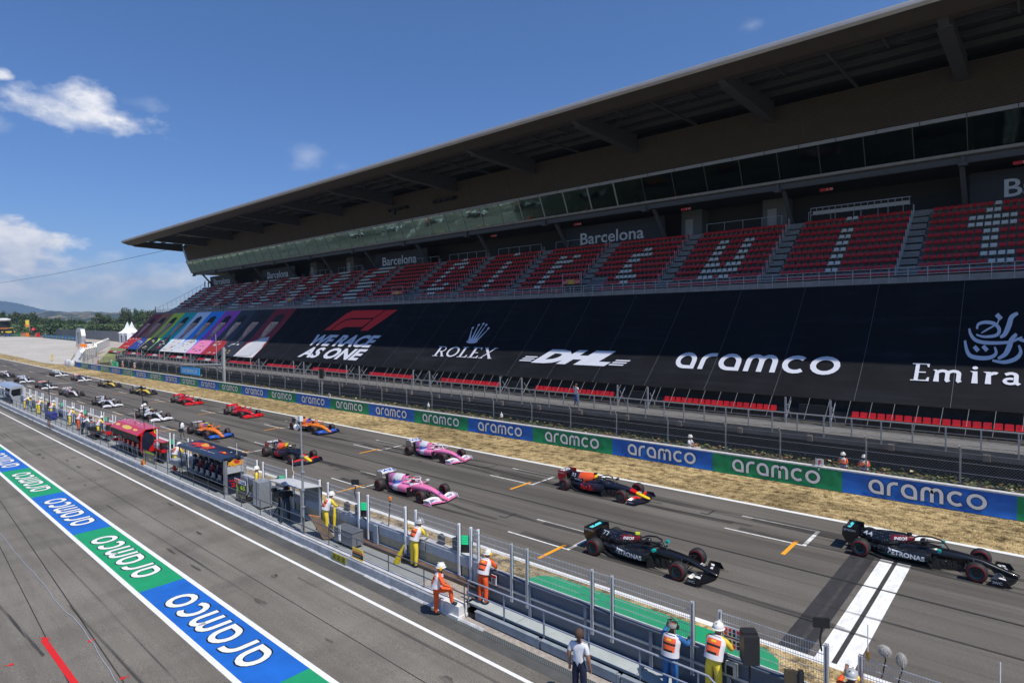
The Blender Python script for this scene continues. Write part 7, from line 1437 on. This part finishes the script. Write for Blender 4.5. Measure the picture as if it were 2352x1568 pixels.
for k, (X, lb_) in enumerate(((-9.55, 'white board with a red letter F on the wall beside two orange marshals'), (-59.2, 'small white board with a red letter F on the far part of the wall'))):
    t = thing('letter_board', lb_, 'sign', X, 36.1, 1.2); b = MB(); b.box(X-.17, X+.17, 36.0, 36.03, 1.24, 1.62); b.add([(X-.17, 36.0, 1.24), (X-.17, 36.0, 1.62), (X-.30, 36.2, 1.62), (X-.30, 36.2, 1.24)], [(0, 1, 2, 3)]); b.build('board', M_WHT, t); sh_ = textshape('F', .04); b = MB(); put(b, sh_, lambda u, v: (X-.09+.16*u/sh_[2], 35.99, 1.29+.27*v)); b.build('lettering', REDG, t); b = MB(); b.box(X-.08, X-.02, 35.93, 36.0, 1.0, 1.24); b.build('bracket', M_WHT, t)
t = thing('motorcycle', 'small white and orange motorcycle ridden along behind the wall', 'motorcycle', -17.6, 37, .2)
for X in (-18.2, -16.95): b = MB(); b.lathe([(.20, -.05), (.27, -.05), (.29, 0), (.27, .05), (.20, .05)], (X, 37, .50), 'y', 18); b.build('wheel', KM, t)
b = MB(); b.tube([(-18.2, 37, .5), (-17.6, 37, .6), (-17.2, 37, .95), (-16.95, 37, .5)], .05, 6); b.cbox((-17.75, 37, .88), (.7, .22, .12)); b.build('frame', KM, t); b = MB(); b.cbox((-17.15, 37, .92), (.34, .24, .34)); b.cbox((-16.98, 37, .78), (.3, .16, .06)); b.build('fairing', M_WHT, t); tube_thing(t, 'handlebar', [(-17.25, 36.7, 1.2), (-17.2, 37, 1.12), (-17.25, 37.3, 1.2)], .02, ORG)
t = thing('scoreboard', 'bright green board held up by marshals behind the far end of the wall', 'sign', -138, 36.7, 1); b = MB(); b.box(-140.3, -136.2, 36.62, 36.7, 1.25, 2.15); b.build('board', M_GRN, t); b = MB(); b.box(-138.8, -137.4, 36.6, 36.62, 1.5, 1.7, 0); b.box(-139.8, -136.7, 36.6, 36.62, 1.9, 2.0, 0); b.build('dark_marks', K, t)
t = thing('banner_pole', 'very thin tall pole standing in front of the portrait banner', 'pole', -91.2, 37.1, .5); tube_thing(t, 'shaft', [(-90.9, 37.1, .3), (-91.4, 37.1, 7.9)], .05, M_STEEL)
for k, (X, z, lb_) in enumerate(((-43.5, 1.55, 'small round horn speaker on a catch fence post'), (-34.2, 1.5, 'white bottle shaped speaker behind the catch fence'), (-96.0, 1.6, 'white bottle shaped speaker behind the far catch fence'))):
    t = thing('speaker', lb_, 'speaker', X, 36.8, z-.2); b = MB(); b.lathe([(.001, -.1), (.13, -.1), (.13, .1), (.05, .16), (.05, .3), (.001, .3)], (X, 36.8, z), 'z', 12); b.build('shell', M_WHT, t, smooth=True); tube_thing(t, 'post', [(X, 36.9, .2), (X, 36.85, z-.08)], .025, M_STEEL)
# ---------------------------------------------------------------- far end: barriers, road, tents, trees, hills
C0 = Vector((0, 0, CH))
def tz(x, y): return (x/4.523/1.63265, (y/4.523+1140)/1.63265)      # marks taken on the far left
def far(x, y, D): return C0+ray(*tz(x, y))*D
def gpt(x, y): px, py = gp(*tz(x, y)); return px, py
# white plastic barrels and wall end, curving white barrier
t = thing('white_barrier', 'white block barrier curving back from the end of the coloured wall beside the gravel', 'barrier', -168, 36.5, 0)
pl_ = [(-165.2, 36.3), (-172, 36.9), (-190, 41.5), (-215, 47.5), (-240, 53.6), (-262, 58.8)]
for i in range(len(pl_)-1):
    (xa, ya), (xb, yb) = pl_[i], pl_[i+1]; b = MB(); b.add([(xa, ya, 0), (xb, yb, 0), (xb, yb+1.2, 0), (xa, ya+1.2, 0), (xa, ya, 1.25), (xb, yb, 1.25), (xb, yb+1.2, 1.25), (xa, ya+1.2, 1.25)], [(0, 1, 5, 4), (4, 5, 6, 7), (3, 7, 6, 2), (0, 4, 7, 3), (1, 2, 6, 5)]); b.build('barrier_block', M_PAINTW, t)
for k, (x, y) in enumerate(((-171.2, 36.0), (-166.3, 35.6))):
    b = MB(); b.lathe([(.001, 0), (1.0, 0), (1.15, .3), (1.15, 1.1), (1.0, 1.4), (.001, 1.45)], (x, y, 0), 'z', 16, 0, None, (1.3, .5, 1)); tag(b.build('water_barrel', M_WHT, smooth=True), 'white rounded plastic barrel at the end of the coloured wall, %s one' % ('left' if k == 0 else 'right'), 'barrel', 'white barrels at the wall end')
def run(label, cat, name, a, c, n, h, cols, th=.5, z0=0):
    t = thing(name, label, cat, a[0], a[1], 0)
    for i in range(n):
        xa, ya = a[0]+(c[0]-a[0])*i/n, a[1]+(c[1]-a[1])*i/n; xb, yb = a[0]+(c[0]-a[0])*(i+1)/n, a[1]+(c[1]-a[1])*(i+1)/n; b = MB()
        b.add([(xa, ya, z0), (xb, yb, z0), (xb, yb+th, z0), (xa, ya+th, z0), (xa, ya, h), (xb, yb, h), (xb, yb+th, h), (xa, ya+th, h)], [(0, 1, 5, 4), (4, 5, 6, 7), (3, 7, 6, 2), (0, 4, 7, 3), (1, 2, 6, 5)]); p = b.build('panel', cols[i % len(cols)], t)
        if len(cols) == 2 and i % 1 == 0:
            b = MB(); L_ = math.hypot(xb-xa, yb-ya); s_ = .62/ARAMCO[2]; put(b, ARAMCO, lambda u, v: (xa+(xb-xa)*(.2+u*s_), ya+(yb-ya)*(.2+u*s_)-.12, z0+(h-z0)*(.3+.42*v))); b.build('lettering', M_WHT, p)
    return t
run('low far barrier of small blue and green panels behind the gravel, right of the gap', 'barrier', 'far_barrier', (-530, 97.2), (-395, 88.0), 12, 2.3, [M_BLUE, M_GREEN])
run('low far barrier of small blue and green panels behind the gravel, at the left edge', 'barrier', 'far_barrier', (-770, 93.8), (-605, 96.2), 5, 2.8, [M_GREEN, M_BLUE])
for a, c, m_, lb_ in (((-603, 96.6), (-588, 97.5), ORG, 'bright orange block in the gap of the far barrier'), ((-566, 99), (-560, 99), REDG, 'small red block in the gap of the far barrier'), ((-276, 61.2), (-271, 60.9), ORG, 'orange block at the far end of the white barrier')):
    b = MB(); h = 3.0 if a[0] < -500 else 2.0; b.add([(a[0], a[1], 0), (c[0], c[1], 0), (c[0], c[1]+2, 0), (a[0], a[1]+2, 0), (a[0], a[1], h), (c[0], c[1], h), (c[0], c[1]+2, h), (a[0], a[1]+2, h)], [(0, 1, 5, 4), (4, 5, 6, 7), (3, 7, 6, 2), (0, 4, 7, 3), (1, 2, 6, 5)]); tag(b.build('tyre_block', m_), lb_, 'barrier block')
M_GPAL = mat('weathered grey fence boards', (.25, .24, .23), .85, n=.2, sc=.3, world=True)
run('long grey boundary fence running in front of the distant trees', 'fence', 'boundary_fence', (-660, 123.5), (-338, 93.6), 40, 5.2, [M_GPAL, M_GPAL, M_GPAL], .2)
run('dark grey tyre wall beyond the far barriers at the left', 'wall', 'tyre_wall', (-900, 112), (-640, 118), 12, 6.0, [mat('dark tyre wall', (.07, .07, .075), .9, n=.3, sc=.2, world=True)]*3, .6, .1)
# curved mesh fence by the service road
t = thing('service_fence', 'curved grey mesh fence beside the pale service road', 'fence', -250, 56, 0); pp = [(-170, 38.6), (-190, 43.8), (-205, 50.0), (-228, 55.5), (-262, 66), (-300, 78)]
for i in range(len(pp)-1):
    for k in range(6):
        x = pp[i][0]+(pp[i+1][0]-pp[i][0])*k/6; y = pp[i][1]+(pp[i+1][1]-pp[i][1])*k/6; b = MB(); b.tube([(x, y, 0), (x, y, 2.9), (x-.3, y-.4, 3.3)], .07, 4); b.build('post', M_STEEL, t)
    b = MB(); b.add([(*pp[i], 0), (*pp[i+1], 0), (*pp[i+1], 3), (*pp[i], 3)], [(0, 1, 2, 3)]); b.build('mesh', mesh_mat('fine grey mesh', (.30, .30, .31), 5, .2) if i == 0 else bpy.data.materials['fine grey mesh'], t)
# road car, white frame tower, tents
t = thing('parked_car', 'white road car parked on the service road beyond the wall end', 'car', -288, 67.5, 0); bM = MB(); bM.loft([(-293.2, 67.4, .95, .8, .45, 4), (-292.9, 67.4, .95, .95, .55, 4), (-290.5, 67.4, 1.0, 1.0, .62, 4), (-286.2, 67.4, 1.0, 1.0, .65, 4), (-285.8, 67.4, 1.0, .9, .6, 4)], 16); bM.build('body', M_WHT, t, smooth=True)
bM = MB(); bM.loft([(-291.2, 67.4, 1.6, .6, .2, 4), (-290.0, 67.4, 1.95, .8, .35, 4), (-287.0, 67.4, 2.0, .85, .38, 4), (-286.0, 67.4, 1.7, .85, .3, 4)], 14); bM.build('windows', SCR, t, smooth=True)
bM = MB(); bM.box(-290.0, -286.6, 66.7, 68.1, 2.25, 2.38); bM.build('car_roof', M_WHT, t)
for X in (-292, -287): bM = MB(); bM.lathe([(.001, -.1), (.42, -.1), (.42, .1), (.001, .1)], (X, 66.5, .42), 'y', 14); bM.build('wheel', KM, t)
t = thing('frame_tower', 'silver arched frame structure standing behind the white barrier', 'structure', -296, 67.5, 0); x0_, y0_ = -299, 66.2
b = MB(); P = [(-7.2, 0), (-7.2, 6.2), (-5.5, 7.0), (-1.2, 6.6), (0, 4.5), (-.6, 0)]; v, f = stroke(P, 1.5); b.add([(x0_+a+6, y0_, c) for a, c in v]+[(x0_+a+6, y0_+1.4, c) for a, c in v], f+[tuple(i+len(v) for i in q) for q in f]); n_ = len(v)
for i in range(n_-2): b.f.append((i, i+2, n_+i+2, n_+i)); b.m.append(0)
b.build('arch', SLV, t); b = MB(); b.box(x0_+1.4, x0_+3.0, y0_+.4, y0_+1.0, .3, 6.2); b.build('middle_leg', SLV, t)
for k, (x, y) in enumerate(((-338, 95.4), (-331.5, 95.4))):
    t = thing('pagoda_tent', 'white peaked pagoda tent left of the banner, %s one' % ('left' if k == 0 else 'right'), 'tent', x, y, 0, 'white pagoda tents'); b = MB(); n_ = 8
    prof = [(4.2, 4.6), (2.4, 5.6), (1.2, 7.0), (.35, 9.2), (.02, 10.0)]; b.lathe(prof, (x, y, 0), 'z', 4); b.build('roof', mat('white tent fabric', (.80, .80, .80), .7), t); b = MB(); b.box(x-2.9, x+2.9, y-2.9, y+2.9, 0, 4.6); b.build('walls', mat('white tent fabric', (.80, .80, .80), .7), t)
    b = MB(); b.box(x+.5, x+2.2, y-3.0, y-2.9, .2, 3.4); b.build('opening', SCR, t)
# boundary clutter at the far left
def hut(label, cat, name, x, y, D, w, h, col, extra=None, bh=0):
    P = far(x, y, D); t = thing(name, label, cat, 0, 0, 0); t.location = P; return t, P
t = thing('recovery_vehicle', 'yellow and black recovery vehicle standing behind the far left barrier', 'vehicle', 0, 0, 0, sh=False); P = far(140, 503, 470); t.location = P
for nm, c, d, m_ in (('chassis', (0, 0, 1.4), (2.5, 8, 1.0), YEL), ('cab', (0, 1.5, 3.2), (2.4, 3, 2.6), KM), ('arm', (0, -2, 4.2), (.6, 7, .5), ORG), ('cab_roof', (0, 1.5, 4.6), (2.5, 3.2, .25), YEL)): b = MB(); b.cbox(c, d); b.build(nm, m_, t, sh=False)
for yy in (-2.6, 2.6): b = MB(); b.lathe([(.001, -.4), (.95, -.4), (.95, .4), (.001, .4)], (1.3, yy, .95), 'x', 14); b.build('wheel', KM, t, sh=False)
t = thing('television_tower', 'white topped dark camera tower among the trees at the left edge', 'tower', 0, 0, 0, sh=False); P = far(70, 445, 480); t.location = P
b = MB(); b.cbox((0, 0, 4), (3.6, 3.6, 8)); b.build('tower_body', SBK, t, sh=False); b = MB(); b.ball((0, 0, 8.4), 4.6, 14, 0, (1, 1, .28)); b.build('white_top', M_WHT, t, sh=False, smooth=True); b = MB(); b.tube([(-2.5, -2.5, 8), (-2.8, -2.8, 17)], .25, 5); b.build('white_mast', M_WHT, t, sh=False)
t = thing('flag_banner', 'tall yellow and orange feather flag in front of the distant trees', 'flag', 0, 0, 0, sh=False); P = far(462, 470, 470); t.location = P
b = MB(); b.cbox((0, 0, 6.4), (1.6, 2.0, 5.4)); b.recolor(lambda c, m_: 0); b.build('flag_cloth', YEL, t, sh=False); b = MB(); b.tube([(1, 1.2, 0), (1, 1.2, 9.6)], .15, 5); b.build('flag_pole', M_STEEL, t, sh=False); b = MB(); b.cbox((.0, 0, 4.8), (1.7, 2.1, 1.6)); b.build('orange_stripe', ORG, t, sh=False)
t = thing('red_parasol', 'small red canopy behind the far tyre wall', 'canopy', 0, 0, 0, sh=False); P = far(565, 475, 470); t.location = P; b = MB(); b.lathe([(1.7, 1.6), (.9, 2.9), (.02, 3.4)], (0, 0, 0), 'z', 10); b.build('cloth', REDG, t, sh=False); b = MB(); b.tube([(0, 0, -1), (0, 0, 2.9)], .12, 5); b.build('pole', M_STEEL, t, sh=False)
# overhead cable
b = MB(); a = at_dist(383, 574, -150); c = at_dist(-60, 657, -320); b.tube([a+(c-a)*(i/16)-Vector((0, 0, 3*math.sin(PI*i/16)*.3)) for i in range(17)], .045, 4); tag(b.build('overhead_cable', SBK, sh=False), 'thin dark cable hanging across the sky left of the stand roof', 'cable')
# grass bank right of the road
b = MB(); P = [(-172, 42), (-205, 52), (-260, 68), (-250, 74), (-200, 62), (-168, 50)]; b.v = [(x, y, .5 if 0 < i < 5 else .2) for i, (x, y) in enumerate(P)]; b.f = [tuple(range(6))]; b.m = [0]; b.build('grass_bank', ramp_mat('green grass bank', [(.3, (.10, .13, .035)), (.55, (.22, .24, .08)), (.75, (.38, .30, .15))], .3, (1, 1, 1), .3, 3, .95, .4), kind='structure')
# trees: clumped crowns of leaf sized faces on tapered trunks with limbs
def crown(seed, pointed=False, n=2000):
    rnd = random.Random(seed); b = MB(); cl = []
    for k in range(16 if not pointed else 10):
        a = rnd.uniform(0, 2*PI); r = rnd.uniform(.05, .42) if not pointed else rnd.uniform(0, .10); z = rnd.uniform(.30, .90) if not pointed else .1+.085*k; cl.append((r*math.cos(a)*(1.25-z*.5), r*math.sin(a)*(1.25-z*.5), z, rnd.uniform(.12, .22) if not pointed else .13*(1.08-z)))
    for k in range(n):
        c = rnd.choice(cl); d = Vector((rnd.gauss(0, 1), rnd.gauss(0, 1), rnd.gauss(0, 1))).normalized()*c[3]*(rnd.random()**.35); p = Vector(c[:3])+d
        s_ = rnd.uniform(.020, .044); u = Vector((rnd.gauss(0, 1), rnd.gauss(0, 1), rnd.gauss(0, .6))).normalized()*s_; w = u.cross(Vector((rnd.gauss(0, 1), rnd.gauss(0, 1), rnd.gauss(0, 1)))).normalized()*s_*.8
        b.add([p-u, p+w, p+u, p-w], [(0, 1, 2, 3)], 0 if rnd.random() < .55 else (1 if rnd.random() < .75 else 2))
    return b, cl
LEAF = [[mat('leaf dark %d' % k, d, .7, n=.25, sc=8), mat('leaf mid %d' % k, m_, .7, n=.25, sc=8), mat('leaf light %d' % k, l, .7, n=.2, sc=8)] for k, (d, m_, l) in enumerate((((.040, .072, .018), (.072, .120, .028), (.12, .17, .04)), ((.030, .058, .018), (.055, .095, .028), (.09, .135, .038)), ((.055, .075, .028), (.092, .115, .04), (.14, .16, .065))))]
BARK = mat('tree bark', (.09, .07, .05), .9, n=.25); proto = {}
for k in range(6):
    pt = k == 5; b, cl = crown(k+3, pt, 2200 if not pt else 1100); me_c = b; tb = MB(); tb.tube([(0, 0, 0), (.01, 0, .2), (0, .01, .45)], [.035, .026, .014], 7)
    if not pt:
        for c in cl[:7]: tb.tube([(0, 0, .25), (c[0]*.5, c[1]*.5, (c[2]+.25)/2), (c[0], c[1], c[2])], [.014, .009, .004], 5)
    proto[k] = (me_c, tb, cl)
TL = [(-60, 150, 220, 0), (30, 128, 190, 1), (150, 168, 200, 0), (285, 132, 210, 2), (405, 152, 190, 0), (545, 150, 200, 1), (640, 215, 150, 0), (740, 232, 190, 2), (855, 250, 170, 0), (965, 238, 190, 1), (1085, 268, 190, 1), (1180, 262, 120, 0), (1270, 256, 170, 2), (1370, 270, 170, 0), (1450, 300, 150, 1), (1540, 285, 170, 0), (1690, 148, 240, 2), (1820, 198, 210, 0), (1905, 285, 130, 1), (2010, 230, 150, 0), (2120, 80, 220, 2), (2240, 190, 180, 1), (2320, 92, 220, 0), (2440, 140, 220, 1), (2560, 100, 260, 2),
      (90, 250, 200, 2), (340, 270, 220, 1), (600, 300, 220, 0), (820, 310, 220, 1), (1000, 320, 240, 0), (1220, 330, 230, 1), (1430, 360, 240, 2), (1620, 330, 240, 0), (1780, 350, 240, 1), (1960, 350, 240, 2), (2150, 300, 260, 0), (2380, 300, 260, 1), (2600, 280, 280, 0)]
first = {}; rnd = random.Random(12)
for i, (x, y, w, kind) in enumerate(TL+[(1212, 188, 42, 5), (1880, 270, 40, 5), (1940, 262, 40, 5)]):
    D = 520+rnd.uniform(-15, 40) if i < 25 or kind == 5 else 490+rnd.uniform(-10, 10); P = far(x, y, D)
    if kind == 5: D = 515; P = far(x, y, D)
    zb = G(P.x, P.y)-.3; h = P.z-zb; wd = w/4.523/1.63265*D/1390.5
    var = 5 if kind == 5 else rnd.randrange(5); key = (var, kind)
    pos = ORD[i] if i < 25 else None
    lb_ = ('tall dark cypress standing up between the rounded trees' if i == 38 else 'small dark cypress right of the tall one, %s' % ('left' if i == 39 else 'right')) if kind == 5 else (('%s green tree in the distant skyline row, %s from the left' % (['fresh', 'dark', 'greyish'][kind], ORD[i]) if i < 25 else 'low bushy tree in front of the distant row, %s from the left' % ORD[i-25]))
    t = thing('cypress_tree' if kind == 5 else 'broadleaf_tree', lb_, 'tree', 0, 0, 0, 'distant trees beyond the track', sh=False); t.location = (P.x, P.y, zb); t.rotation_euler = (0, 0, rnd.uniform(0, 6)); t.scale = (wd*(1.05 if kind != 5 else 2.4), wd*(1.05 if kind != 5 else 2.4), h)
    if key not in first:
        cb, tb, _ = proto[var]; first[key] = (cb.build('crown', LEAF[kind % 3 if kind != 5 else 1], t, sh=False), tb.build('trunk', BARK, t, sh=False))
    else:
        for q in first[key]: c = q.copy(); COL.objects.link(c); c.parent = t
# undergrowth closing the gaps under the crowns
b = MB(); rnd = random.Random(77)
for k in range(9000):
    x = rnd.uniform(-200, 2700); D = rnd.uniform(480, 540); P = far(x, rnd.uniform(345, 500), D); s_ = rnd.uniform(.4, 1.0); a = rnd.uniform(0, PI); u = Vector((math.cos(a), math.sin(a), rnd.uniform(-.6, .6)))*s_; w = Vector((-math.sin(a)*.4, math.cos(a)*.4, 1))*s_*.7; b.add([P-u, P+w, P+u, P-w], [(0, 1, 2, 3)], rnd.randrange(3))
o = b.build('undergrowth', LEAF[1], sh=False); tag(o, 'dense bushes filling the ground under the distant row of trees', 'bushes'); o['kind'] = 'stuff'
# hills and mountain
def ridge(name, top, D0, D1, z0y, m, steps=10, noise=6, seed=1):
    b = MB(); rnd = random.Random(seed); xs_ = []; n_ = 140; x0_, x1_ = top[0][0], top[-1][0]
    for i in range(n_+1):
        x = x0_+(x1_-x0_)*i/n_
        for k in range(len(top)-1):
            if top[k][0] <= x <= top[k+1][0]: y = top[k][1]+(top[k+1][1]-top[k][1])*(x-top[k][0])/(top[k+1][0]-top[k][0]); break
        Pt = far(x, y, D1); Pb = far(x, z0y, D0); Pb.z = min(Pb.z, G(Pb.x, Pb.y)-2)
        for j in range(steps+1):
            t_ = j/steps; q = Pb.lerp(Pt, t_); q.z = Pb.z+(Pt.z-Pb.z)*(t_**1.4)+noise*(math.sin(i*.7+j*1.3+seed)+math.sin(i*.31-j*2.1))*t_*(1-t_)*1.5+(noise*.12*math.sin(i*1.9) if j == steps else 0); b.v.append(tuple(q))
        Q = far(x, y, D1*1.15); Q.z = Pb.z; b.v.append(tuple(Q))
    s_ = steps+2
    for i in range(n_):
        for j in range(s_-1): q = i*s_+j; b.f.append((q, q+s_, q+s_+1, q+1)); b.m.append(0)
    return b.build(name, m, sh=False, smooth=True, kind='structure')
M_HILL = ramp_mat('wooded hills and fields', [(.40, (.022, .036, .02)), (.535, (.04, .058, .03)), (.56, (.20, .155, .09)), (.60, (.28, .21, .13)), (.625, (.04, .055, .03))], .006, (1, 1, 1), .3, .03, .95, 0, (.0015, .2))
ridge('hills', [(-900, 150), (0, 150), (540, 146), (700, 138), (850, 106), (1000, 124), (1100, 134), (1300, 134), (1480, 122), (1700, 134), (2000, 146), (2400, 150), (6000, 170), (9000, 200)], 1100, 3600, 420, M_HILL, 14, 16, 3)
ridge('mountain', [(-2500, 20), (-900, -30), (-300, -58), (0, -52), (120, -44), (300, -14), (500, 35), (700, 85), (860, 116), (1100, 150), (1400, 160)], 5600, 9000, 300, ramp_mat('mountain forest', [(.4, (.03, .05, .05)), (.6, (.05, .07, .07))], .0006, (1, 1, 1), .2, .002, .95, 0), 12, 30, 5)
# the air between: a closed box of thin haze round the camera and the whole scene
b = MB(); b.box(-9800, 300, -6500, 6500, -330, 640)
hz = b.build('haze', [], sh=False); hm = bpy.data.materials.new('haze'); hm.use_nodes = True; n, l, pb_ = nodes(hm); n.remove(pb_)
v = n.new('ShaderNodeVolumePrincipled'); v.inputs['Color'].default_value = (.50, .72, 1, 1); v.inputs['Density'].default_value = 1.1e-4; v.inputs['Anisotropy'].default_value = .2; l.new(v.outputs[0], n['Material Output'].inputs['Volume']); hz.data.materials.append(hm); hz['kind'] = 'stuff'; tag(hz, 'thin blue haze over the distant hills', 'haze'); hz.display_type = 'WIRE'
